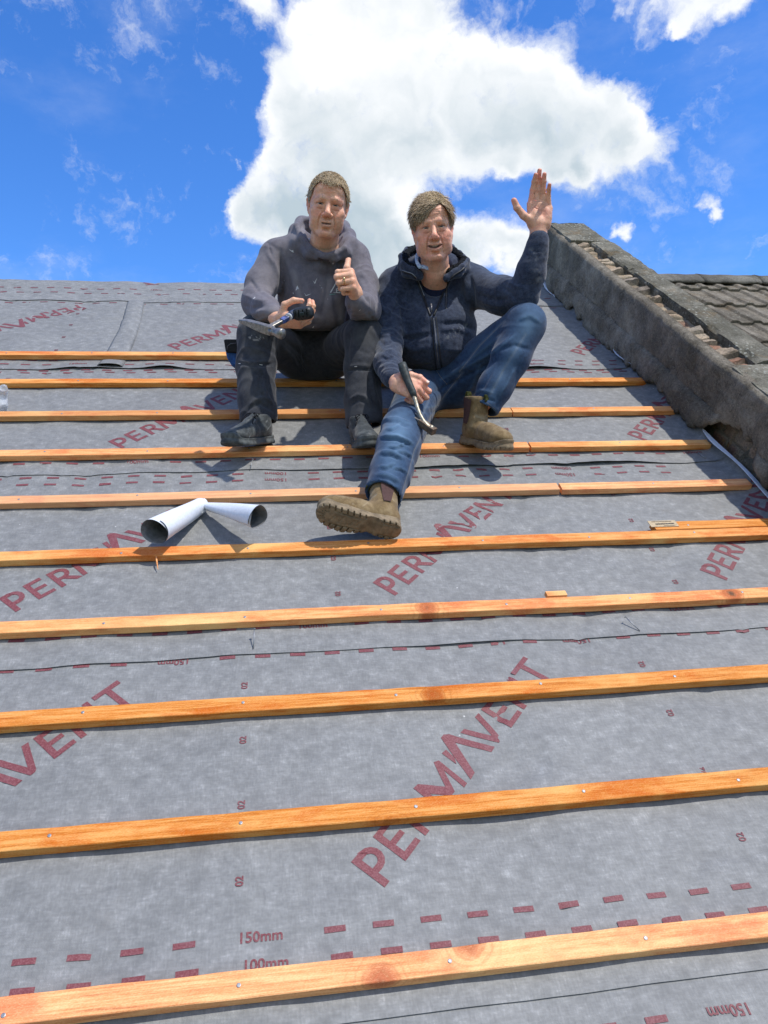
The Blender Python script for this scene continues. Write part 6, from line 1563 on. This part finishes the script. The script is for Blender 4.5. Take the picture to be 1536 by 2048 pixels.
# jersey and shirt collar in the opening
m, c, sp = fabric('navy_jersey', (.006,.009,.028), (.014,.019,.045), rough=.9); m.col(c); JERS = m.m
S2 = SDF(*bounds(P_((835,500,3.35),(900,640,3.6)), .08), .0055); S2.ell(W(866,592,3.505), (.095,.085,.14), 0); [S2.cone(W(a_,b_,3.43), W(868+(a_-868)*.8,575,3.50), .028, .040, .02) for a_, b_ in ((842,528),(854,540),(868,545),(882,541),(895,529))]; S2.cone(W(867,556,3.475), W(866,600,3.51), .072, .080, .03)
Vc, Fc = cloth_mesh(S2, 1); Vc = soft_noise(Vc, Fc, .004, 14, 61); add_obj('jersey', Vc, Fc, JERS, man2)
m = MT('checked_shirt', .85, .2); ck = m.n('ShaderNodeTexChecker'); ck.inputs['Scale'].default_value = 120; m.l(m.co, ck.inputs['Vector']); m.col(m.mix(ck.outputs['Fac'], (.46,.55,.68), (.30,.40,.58))); SHIRT = m.m
def ribbon(a_pts, b_pts, name, mat, par, th=.0025, sub=1, mid=None):
    A = [W(*p) for p in a_pts]; B = [W(*p) for p in b_pts]; K = 5; vs = []
    for a, b in zip(A, B):
        for j in range(K): t = j/(K-1); vs.append(a+(b-a)*t + nrm(CP-a)*.004*math.sin(math.pi*t))
    fs = [(i*K+j, i*K+j+1, (i+1)*K+j+1, (i+1)*K+j) for i in range(len(A)-1) for j in range(K-1)]
    o = add_obj(name, vs, fs, mat, par); q = o.modifiers.new('s', 'SUBSURF'); q.levels = q.render_levels = sub; q = o.modifiers.new('t', 'SOLIDIFY'); q.thickness = th; return o
ribbon([(832.5,506,3.345),(829,517,3.325),(832,528,3.305),(838.5,539,3.295)], [(839,510,3.345),(834.5,519,3.318),(838,527,3.300),(845,533,3.293)], 'shirt_collar', SHIRT, man2)
ribbon([(838,537,3.298),(846,536,3.294),(858,541,3.290)], [(840,531,3.302),(848,530,3.298),(856,534,3.294)], 'shirt_collar', SHIRT, man2)
# ---- jeans
lo, hi = bounds(P_((735,780,3.2),(1100,600,3.2),(740,1010,2.55),(960,700,3.8),(850,850,3.7)), .06)
S = SDF(lo, hi, .0064)
S.ell(W(880,782,3.64), (.175,.135,.115), 0)
S.cone(W(838,788,3.52), W(808,856,3.05), .105, .086, .04); S.cone(W(845,790,3.62), W(838,788,3.50), .11, .105, .05)
KN = W(807,860,3.03); AK = ANK + (KN-ANK)*.02; S.chain([KN, KN+(AK-KN)*.35+np.array([0,-.02,.01]), KN+(AK-KN)*.7, AK], [.086,.080,.074,.072], .03)
S.cone(W(903,768,3.56), W(1046,652,3.27), .115, .088, .05); S.chain(P_((1052,646,3.245),(1022,715,3.235),(990,775,3.225),(972,812,3.215)), [.086,.079,.070,.064], .03)
DL = nrm(ANK-KN); hemcut(S, ANK+DL*.012, DL+np.array([-.25,-.1,-.15]), .1, .12); hemcut(S, W(966,818,3.21), (-.55,-.10,-1), .1, .11)
S.cone(ANK-DL*.05, ANK+DL*.05, .057, .064, .004, 's'); S.cone(W(974,805,3.217), W(955,850,3.205), .051, .056, .004, 's')
V, F = cloth_mesh(S, 2)
for a, b, am, fr, sd, rg in ((qL, bL, .010, 18, 43, .10), (jL, qL, .008, 20, 45, .12), (jR, qR, .008, 14, 47, .12), (qR, bR, .008, 18, 49, .10)): V = limb_folds(V, F, a, b, am, fr, sd, rg)
V = soft_noise(V, F, .003, 7, 44)
ST3 = []
for (x0, y0, x1, y1, w_, a_, sg) in ((764,838,822,848,3.5,.008,6),(768,856,800,846,3,.006,-4),(762,872,826,886,3.2,.009,7),(775,893,812,884,2.6,.006,-5),(758,905,806,914,3.4,.009,6),(790,902,826,912,2.6,.006,4),(757,932,790,926,3,.006,-4),(752,948,800,962,3.4,.007,5),(786,935,815,944,2.6,.005,4)):
    mx_, my_ = (x0+x1)/2, (y0+y1)/2-sg; ST3.append(([(x0,y0),(mx_,my_),(x1,y1)], w_, a_)); ST3.append(([(x0+2,y0+w_*2),(mx_,my_+w_*2.1),(x1-3,y1+w_*2)], w_*.8, -a_))
ST3 += [([(880,760),(930,735),(985,705),(1030,670)], 5, .009), ([(890,775),(940,748),(990,722)], 4, -.008), ([(905,745),(950,712),(1000,672)], 4, .006), ([(1000,700),(1030,690),(1060,700)], 4, -.006), ([(960,730),(945,770),(925,800)], 4, .007), ([(985,740),(965,775),(948,795)], 4, -.008),
 ([(940,790),(960,780),(985,785)], 3, .006), ([(950,800),(970,795),(990,803)], 2.5, -.005), ([(1035,640),(1060,630),(1082,645)], 5, .005), ([(1030,735),(1015,765),(1000,790)], 4, .006), ([(1012,735),(1000,760),(985,785)], 3.5, -.006),
 ([(745,965),(770,975),(800,995)], 2.0, .004), ([(748,958),(772,967),(803,986)], 1.6, -.004), ([(940,790),(968,806),(990,824)], 1.8, .004),
 ([(825,800),(850,815),(875,812)], 4, .006), ([(828,812),(855,825),(880,822)], 3, -.006), ([(850,790),(880,780),(915,760)], 4, -.007)]
V = strokes(V, F, ST3); px = toPx(V); N = vnormals(V, F); colr = np.zeros((len(V), 3))
g2 = lambda c_, r: np.exp(-(((px-np.array(c_))/np.array(r))**2).sum(1))
fade = .75*g2((795,865), (26,42)) + .55*g2((1058,640), (24,26)) + .35*g2((780,935), (16,40)) + .30*pxline(px, [(1050,660),(1010,740),(985,790)], 14)
whisk = sum((.35*pxline(px, s_[0], 2.2) for s_ in ST3 if s_[2] > 0), np.zeros(len(V)))
colr[:,0] = np.clip(fade*(.55+.8*fbm(V, 26, 4, 3)) + whisk*.7, 0, 1)
SEAM = [[(925,745),(890,790),(865,830),(845,870),(830,900),(820,940),(806,985)], [(1010,640),(960,690),(920,742)], [(858,800),(845,830)], [(1052,668),(1010,735),(980,790)]]
for s_ in SEAM: colr[:,1] = np.maximum(colr[:,1], .22*pxline(px, s_, 2.4)); V = V + N*(-.002*pxline(px, s_, 1.6))[:,None]
hemw = pxline(px, [(740,966),(770,978),(802,1000)], 3)*.5; colr[:,0] = np.maximum(colr[:,0], hemw)
jeans = add_obj('jeans', V, F, DENIM, man2, colr)
YTH = plain('orange_thread', (.20,.19,.18), .8)
decal(V, F, sline([(922,748),(888,792),(863,832),(843,872),(828,902),(818,940),(804,984)], .55)+sline([(1008,643),(958,693),(918,745)], .55)+sline([(742,961),(772,972),(804,993)], .5)+sline([(941,786),(970,802),(993,820)], .5)+sline([(873,741),(880,752),(888,762),(895,770)], .5), 'stitching', YTH, jeans, .0008)
# ---- dealer boots
BM = dict(upper=SUEDE, sole=RUBB, elastic=ELAS, tab=TAB)
b1 = make_shoe(man2, 'boot', 'boot', HEEL2, TOE2, UP2, BM)
b2 = make_shoe(man2, 'boot', 'boot', W(926,886,3.30), W(1003,904,3.085), (-.03,.06,1), BM)
# ================================================================ tools and small things
STEEL = plain('worn_steel', (.27,.25,.22), .42, .5, .75, .35, 90, .5, .001)
STEELD = plain('rusty_steel', (.16,.115,.08), .6, .4, .5, .4, 60, .6, .001)
GRIPB = plain('blue_grip', (.035,.050,.095), .6, .4, 0, .35, 70)
GRIPK = plain('black_rubber', (.014,.017,.018), .5, .4, 0, .25, 120)
BLUEP = plain('blue_paint', (.060,.085,.22), .5, .4, .2, .8, 60)
def bar(pts, secs, name, mat, par, bev=0.0012, up=(0,0,1)):
    """swept rectangular bar; secs = (width, height) at each point"""
    pts = [Vector(map(float, p)) for p in pts]; U = Vector(up); vs = []
    for i, p in enumerate(pts):
        d = (pts[min(i+1, len(pts)-1)]-pts[max(i-1, 0)]).normalized(); s = d.cross(U).normalized(); u = s.cross(d); w, h = secs[i]
        for a, b in ((-1,-1),(1,-1),(1,1),(-1,1)): vs.append(p + s*(a*w/2) + u*(b*h/2))
    n = len(pts); fs = [(i*4+j, i*4+(j+1)%4, (i+1)*4+(j+1)%4, (i+1)*4+j) for i in range(n-1) for j in range(4)] + [(3,2,1,0), tuple((n-1)*4+j for j in range(4))]
    o = link(name, mesh(name, vs, fs, False), mat, par); bevel(o, bev, 2); return o
def face_up(p): return tuple(nrm(CP-np.asarray(p)))
# -- framing hammer held by the man on the left
G0, G1 = W(594,625,3.00), W(537,656,2.885)
h1o = empty('hammer', tuple(G1)); tag(h1o, 'steel straight-claw hammer held over the knee by the man in the grey hoodie', 'hammer')
def rel(o, P): P = np.asarray(P); return P-np.array(o.location)
hd = nrm(G1-G0)
def R1(*pts): return [rel(h1o, p) for p in pts]
up_h = nrm(CP-G1)*.8+np.array([0,0,.9])
bar(R1(W(582,631,2.98), W(560,644,2.925), W(541,654,2.888)), [(.022,.020),(.019,.017),(.019,.017)], 'shaft', STEEL, h1o, .003, up_h)
bar(R1(W(574,636,2.952), W(563,642.5,2.925)), [(.0225,.0195),(.0210,.0190)], 'shaft_paint', BLUEP, h1o, .003, up_h)
m_ = MB(); m_.tube(R1(W(598,622,3.01), W(592,626,3.0), W(583,630.5,2.975), W(578,633,2.965)), [.016,.018,.0175,.0150], 16); m_.build('grip', GRIPB, h1o, True)
m_ = MB(); m_.tube(R1(W(578.8,633.2,2.966), W(576.8,634.2,2.962)), [.0155,.0150], 16); m_.build('grip_collar', plain('white_collar', (.55,.57,.60), .5), h1o, True)
up_h2 = np.array([-.10,-.35,.93])
bar(R1(W(483,641,2.955), W(497,645,2.925), W(515,652,2.895), W(532,658,2.872), W(545,662,2.858)), [(.030,.011),(.030,.020),(.030,.029),(.030,.034),(.030,.034)], 'claw_head', STEEL, h1o, .0025, up_h2)
m_ = MB(); m_.tube(R1(W(543,661.5,2.860), W(549,663.5,2.852), W(553,664.5,2.846), W(558,666,2.838), W(564,668,2.828), W(565.5,668.4,2.826)), [.0185,.0150,.0155,.0200,.0205,.0185], 20); m_.build('hammer_face', STEEL, h1o, True)
m_ = MB(); m_.tube(R1(W(480.8,640.5,2.957), W(489,643,2.938), W(500,646.6,2.918)), [.0012,.0016,.0010], 6); m_.build('claw_slot', GRIPK, h1o, True)
# -- tape measure in the same hand
TC = W(606.5,626.5,2.985); tm = empty('tape_measure', tuple(TC)); tag(tm, 'black rubber-cased tape measure in the hand holding the straight-claw hammer', 'tape measure')
tx = nrm(CM[:,0]*.985 + CM[:,1]*.10 - CM[:,2]*(-.12)); tz_ = nrm(CM[:,1] + CM[:,2]*.35); tz_ = nrm(tz_-tx*(tz_@tx)); ty = np.cross(tz_, tx)
S = SDF((-.055,-.05,-.035), (.055,.05,.035), .0016)
S.cone((-.018,0,0), (.018,0,0), .0235, .0235, 0); S.box((0,0,0), (.040,.034,.0225), .018, .012)
for a in (-.026,-.012,.004,.020): S.box((a,-.034,.0), (.0026,.006,.016), .001, 0, 's')
S.chain([(-.034,-.034,.008),(0,-.037,.010),(.034,-.033,.008)], [.0022]*3, 0, 's'); S.chain([(-.034,-.034,-.008),(0,-.037,-.010),(.034,-.033,-.008)], [.0022]*3, 0, 's')
V_, F_ = S.mesh(); RT = np.stack([tx, ty, tz_], 1); add_obj('tape_case', V_@RT.T, F_, GRIPK, tm)
m_ = MB(); m_.box(-.047,-.0405,-.026,-.006,-.010,.010); o = m_.build('tape_mouth', STEEL, tm); o.data.transform(Matrix(RT.tolist()).to_4x4()); bevel(o, .002)
m_ = MB(); m_.box(-.008,.010,-.0425,-.036,-.007,.007); o = m_.build('lock_button', plain('dark_green_button', (.020,.030,.030), .4), tm); o.data.transform(Matrix(RT.tolist()).to_4x4()); bevel(o, .003)
m_ = MB(); m_.tube([np.array([math.cos(a)*.030, -.026, math.sin(a)*.0175]) for a in np.linspace(rad(200), rad(345), 12)], .0014, 6); o = m_.build('case_rim', STEELD, tm, True); o.data.transform(Matrix(RT.tolist()).to_4x4())
# -- claw hammer held by the man on the right
h2o = empty('hammer', tuple(W(833,810,2.98))); tag(h2o, 'old claw hammer with a dark handle held across the jeans of the man in navy', 'hammer')
def R2(*pts): return [rel(h2o, W(*p)) for p in pts]
m_ = MB(); m_.tube(R2((804,727,3.035),(807,738,3.03),(813,755,3.02),(820,772,3.01),(826,785,3.00),(829,796,2.995)), [.0165,.0185,.0165,.0150,.0145,.0105], 14); m_.build('handle', plain('dark_handle', (.030,.038,.036), .55, .4, 0, .5, 60), h2o, True)
PALE = plain('pale_worn_metal', (.36,.33,.25), .45, .4, .55, .35, 60)
m_ = MB(); m_.tube(R2((828,793,2.995),(831,802,2.990),(835,816,2.975),(840,830,2.960),(847,843,2.945),(856,853,2.935),(864,859,2.930)), [.0100,.0085,.0080,.0080,.0090,.0100,.0090], 12); m_.build('neck', PALE, h2o, True)
bar(R2((839,842,2.955),(849,850,2.945),(860,858,2.935),(869,864,2.925)), [(.026,.024),(.028,.028),(.026,.027),(.028,.030)], 'hammer_head', STEELD, h2o, .003, up_h2)
for dx_, dy_ in ((0,0),(8.5,-6)):
    bar(R2((823+dx_,832+dy_,2.975),(831+dx_*.8,837+dy_*.8,2.965),(840+dx_*.45,843+dy_*.45,2.955),(848+dx_*.2,849+dy_*.2,2.945)), [(.010,.006),(.013,.010),(.015,.015),(.018,.020)], 'claw', STEEL, h2o, .0015, up_h2)
m_ = MB(); m_.tube(R2((862,856,2.930),(866,854.5,2.922)), [.011,.008], 12); m_.build('eye_cap', PALE, h2o, True)
# -- knee-pocket pouch on the left man's side
PC = W(458,705,3.52); po = empty('tool_pouch', tuple(PC)); tag(po, 'black and blue nail pouch hanging behind the left knee of the hooded man', 'pouch')
def pouchpart(poly, t, dep, name, mat):
    P = [rel(po, W(x, y, t)) for x, y in poly]; n = len(P); bk_ = -CM[:,2]*dep; vs = [tuple(p) for p in P] + [tuple(p+bk_) for p in P]
    fs = [tuple(range(n-1, -1, -1)), tuple(range(n, 2*n))] + [(i, (i+1)%n, n+(i+1)%n, n+i) for i in range(n)]
    o = link(name, mesh(name, vs, fs, False), mat, po); bm = bmesh.new(); bm.from_mesh(o.data); bmesh.ops.recalc_face_normals(bm, faces=bm.faces); bm.to_mesh(o.data); bm.free(); bevel(o, .006, 3); return o
NYL = plain('black_nylon', (.010,.010,.012), .7, .3, 0, .3, 200); NYLB = plain('blue_nylon', (.018,.075,.24), .7, .3, 0, .4, 60)
pouchpart([(447,679),(452,678),(476,678),(482,682),(484,706),(470,705),(451,704)], 3.50, .05, 'pouch_flap', NYL)
pouchpart([(450.5,703),(470,704),(486,705),(492,745),(478,741),(463,731),(454,716)], 3.515, .045, 'pouch_pocket', NYLB)
m_ = MB(); m_.tube([rel(po, W(*p)) for p in ((454,700,3.49),(455,692,3.488),(461,687.5,3.487),(472,686.5,3.487))], .0016, 6); m_.build('piping', plain('grey_piping', (.12,.12,.13), .6), po, True)
# -- rolled-up offcut of underlay
ro_ = empty('underlay_offcut', uvn(-.25, 2.25, 0)); tag(ro_, 'white-backed offcut of underlay rolled into two open tubes on the batten', 'offcut')
MEMI = plain('underlay_inner', (.22,.225,.235), .7, .3, 0, .25, 40, .4, .002)
def scroll(a, b, ra, rb, turns, start, name, split=.25, flare=0.0, nseg=24):
    a = np.array(a); b = np.array(b); d = nrm(b-a); e1 = nrm(np.cross(d, [0,0,1.0])); e2 = np.cross(e1, d); vs = []; K = int(40*turns)
    for i in range(nseg+1):
        t = i/nseg
        for j in range(K+1):
            q = j/K; an = start + 2*math.pi*turns*q; r = (ra+(rb-ra)*t)*(1-.14*q) + flare*q*t; wob = .0012*math.sin(an*3+t*5)
            tt_ = t + (0.035*math.sin(an*1.0+.6)+.012*math.sin(an*2.3))*(1 if i == nseg else t**3)
            vs.append(rel(ro_, a + (b-a)*tt_ + (e1*math.cos(an)+e2*math.sin(an))*(r+wob)))
    fs = [(i*(K+1)+j, i*(K+1)+j+1, (i+1)*(K+1)+j+1, (i+1)*(K+1)+j) for i in range(nseg) for j in range(K)]
    return vs, fs
A_ = W(402,1010,2.77); B_ = W(309,1063,2.475); C_ = W(516,1034,2.53)
for (e, ra, rb, st, tn) in ((B_, .031, .0490, 2.2, 1.30), (C_, .012, .0440, -.6, 1.22)):
    vs, fs = scroll(A_, e, ra, rb, tn, st, 'roll'); me = mesh('rolled_tube', vs, fs); o = link('rolled_tube', me, [UNDER, MEMI], ro_)
    # outside white, inside grey: a thin two-sided wall
    vin = [np.array(v) for v in vs]; N_ = vnormals(np.array(vs), np.array(fs)); cen = [rel(ro_, A_), rel(ro_, e)]
    dd, tt_ = segdist(np.array(vs), cen[0], cen[1]); axp = np.array(cen[0]) + tt_[:,None]*(np.array(cen[1])-np.array(cen[0])); outw = np.sign(((np.array(vs)-axp)*N_).sum(1))[:,None]
    vi = np.array(vs) - N_*outw*.0013; me2 = mesh('inner_face', vi, [f[::-1] for f in fs]); link('inner_face', me2, MEMI, o)
# flap between the two tubes
ribpts = [((392,1022,2.735),(420,1012,2.76)),((372,1040,2.69),(405,1026,2.72)),((350,1058,2.65),(385,1036,2.70)),((330,1080,2.60),(352,1060,2.645))]
vs = []; 
for a, b in ribpts:
    a = W(*a); b = W(*b)
    for j in range(5): vs.append(rel(ro_, a+(b-a)*j/4+np.array([0,0,.006*math.sin(math.pi*j/4)])))
o = link('loose_flap', mesh('loose_flap', vs, [(i*5+j, i*5+j+1, (i+1)*5+j+1, (i+1)*5+j) for i in range(3) for j in range(4)]), UNDER, ro_); q = o.modifiers.new('t', 'SOLIDIFY'); q.thickness = .001
# -- clear plastic bag at the left edge
m = MT('clear_polythene', .12, .6); m.col((.86,.90,.95)); m.b.inputs['Transmission Weight'].default_value = .55; m.b.inputs['IOR'].default_value = 1.25; m.b.inputs['Alpha'].default_value = .70; m.bump(m.noise(50, 5, .7), .8, .006); POLY = m.m
S = SDF((-.16,-.10,-.06), (.13,.11,.12), .005); S.ell((-.03,0,.01), (.085,.060,.040), 0); S.cone((.0,.0,.02), (.048,.02,.075), .030, .010, .02); S.cone((-.08,.02,.02), (-.12,.05,.03), .03, .02, .02)
V_, F_ = cloth_mesh(S); N_ = vnormals(V_, F_); V_ = V_ + N_*((1-np.abs(2*vnoise(V_, 26, 3)-1))*.020-.010 + .006*(vnoise(V_, 60, 5)-.5))[:,None]
o = add_obj('plastic_bag', V_ @ RW.T, F_, POLY, None); o.location = uvn(-1.225, 3.245, .012); tag(o, 'crumpled clear plastic bag at the left edge, above the third batten', 'plastic bag')
# -- bits of wood, tag, splinter, nails
m_ = MB(); m_.box(-.035,.035,-.012,.012,0,.016); o = m_.build('wood_chip', WOOD); setcol(o.data, np.zeros((8,3))); o.location = uvn(.893, BV[7]+.064, .012); o.rotation_euler = (TH, 0, .05); bevel(o, .002); tag(o, 'small orange block of wood tucked behind the seventh batten', 'wood chip')
m = MT('paper_tag', .8, .2); m.col(m.mix(m.rng(m.noise(80, 4, .6), .3, .7), (.40,.30,.18), (.52,.42,.28))); PAPER = m.m
tg = empty('paper_tag', uvn(1.44, BV[6]+.090, .027), (TH, 0, 0)); m_ = MB(); m_.box(-.058,.052,-.023,.016,-.001,.0012); m_.build('tag_card', PAPER, tg); tag(tg, 'small printed paper tag stapled to the end of the doubled batten', 'tag')
INK = plain('black_ink', (.03,.028,.025), .7)
vs = []; fs = []; 
for txt, sz, dx_, dy_ in (('BS 5534', .009, -.02, .008), ('GRADED BATTEN', .0105, 0.0, -.006), ('TREATED', .007, .01, -.018)):
    break
def lines(m_, y, x0, x1, h):
    x = x0; r_ = random.Random(int(y*9999))
    while x < x1: w = r_.uniform(.002, .006); m_.box(x, min(x+w, x1), y-h/2, y+h/2, .0013, .0016); x += w+.0012
m_ = MB(); lines(m_, .009, -.045, .035, .0035); lines(m_, -.006, -.035, .040, .0075); lines(m_, -.018, -.005, .038, .003); m_.build('tag_print', INK, tg)
m_ = MB(); p0, p1, p2 = uvn(-.400, BV[6]+.004, .020), uvn(-.396, BV[6]-.020, .014), uvn(-.390, BV[6]-.048, .004); m_.tube([p0-p1, p1-p1, p2-p1], [.0022,.0030,.0008], 6)
o = m_.build('wood_splinter', WOOD); setcol(o.data, np.zeros((len(o.data.vertices),3))); o.location = p1; tag(o, 'thin orange splinter hanging below the batten under the rolled offcut', 'splinter')
NP = []
for (u, v, du, dv, dn, lab) in ((-.078,1.625,.004,.052,.030,'loose bright nail standing up at the lap just below the seventh batten'),(1.114,1.612,-.030,.050,.016,'loose bright nail at the lap on the right, below the wood chip'),(1.893,2.675,-.018,.040,.008,'bright nail in the loose sheet edge close to the wall'),
      (-.10,2.650,.010,.045,.020,'small nail at the lap above the fifth batten on the left')):
    k_ = 3 if v > 2 else 2; b = float(sheet_n(k_, np.array([u]), np.array([max(v, SHEETS[k_][0]+.003)]))[0]) + .001
    p = uvn(u, v, b+.001); q = uvn(u+du, v+dv, b+dn); m_ = MB(); m_.tube([p-p, q-p], .0016, 8); m_.tube([(q-p), (q-p)+(q-p).normalized()*.0012], .0042, 10)
    o = m_.build('loose_nail', GALV, None, True); o.location = p; tag(o, lab, 'nail', 'loose nails on the underlay')
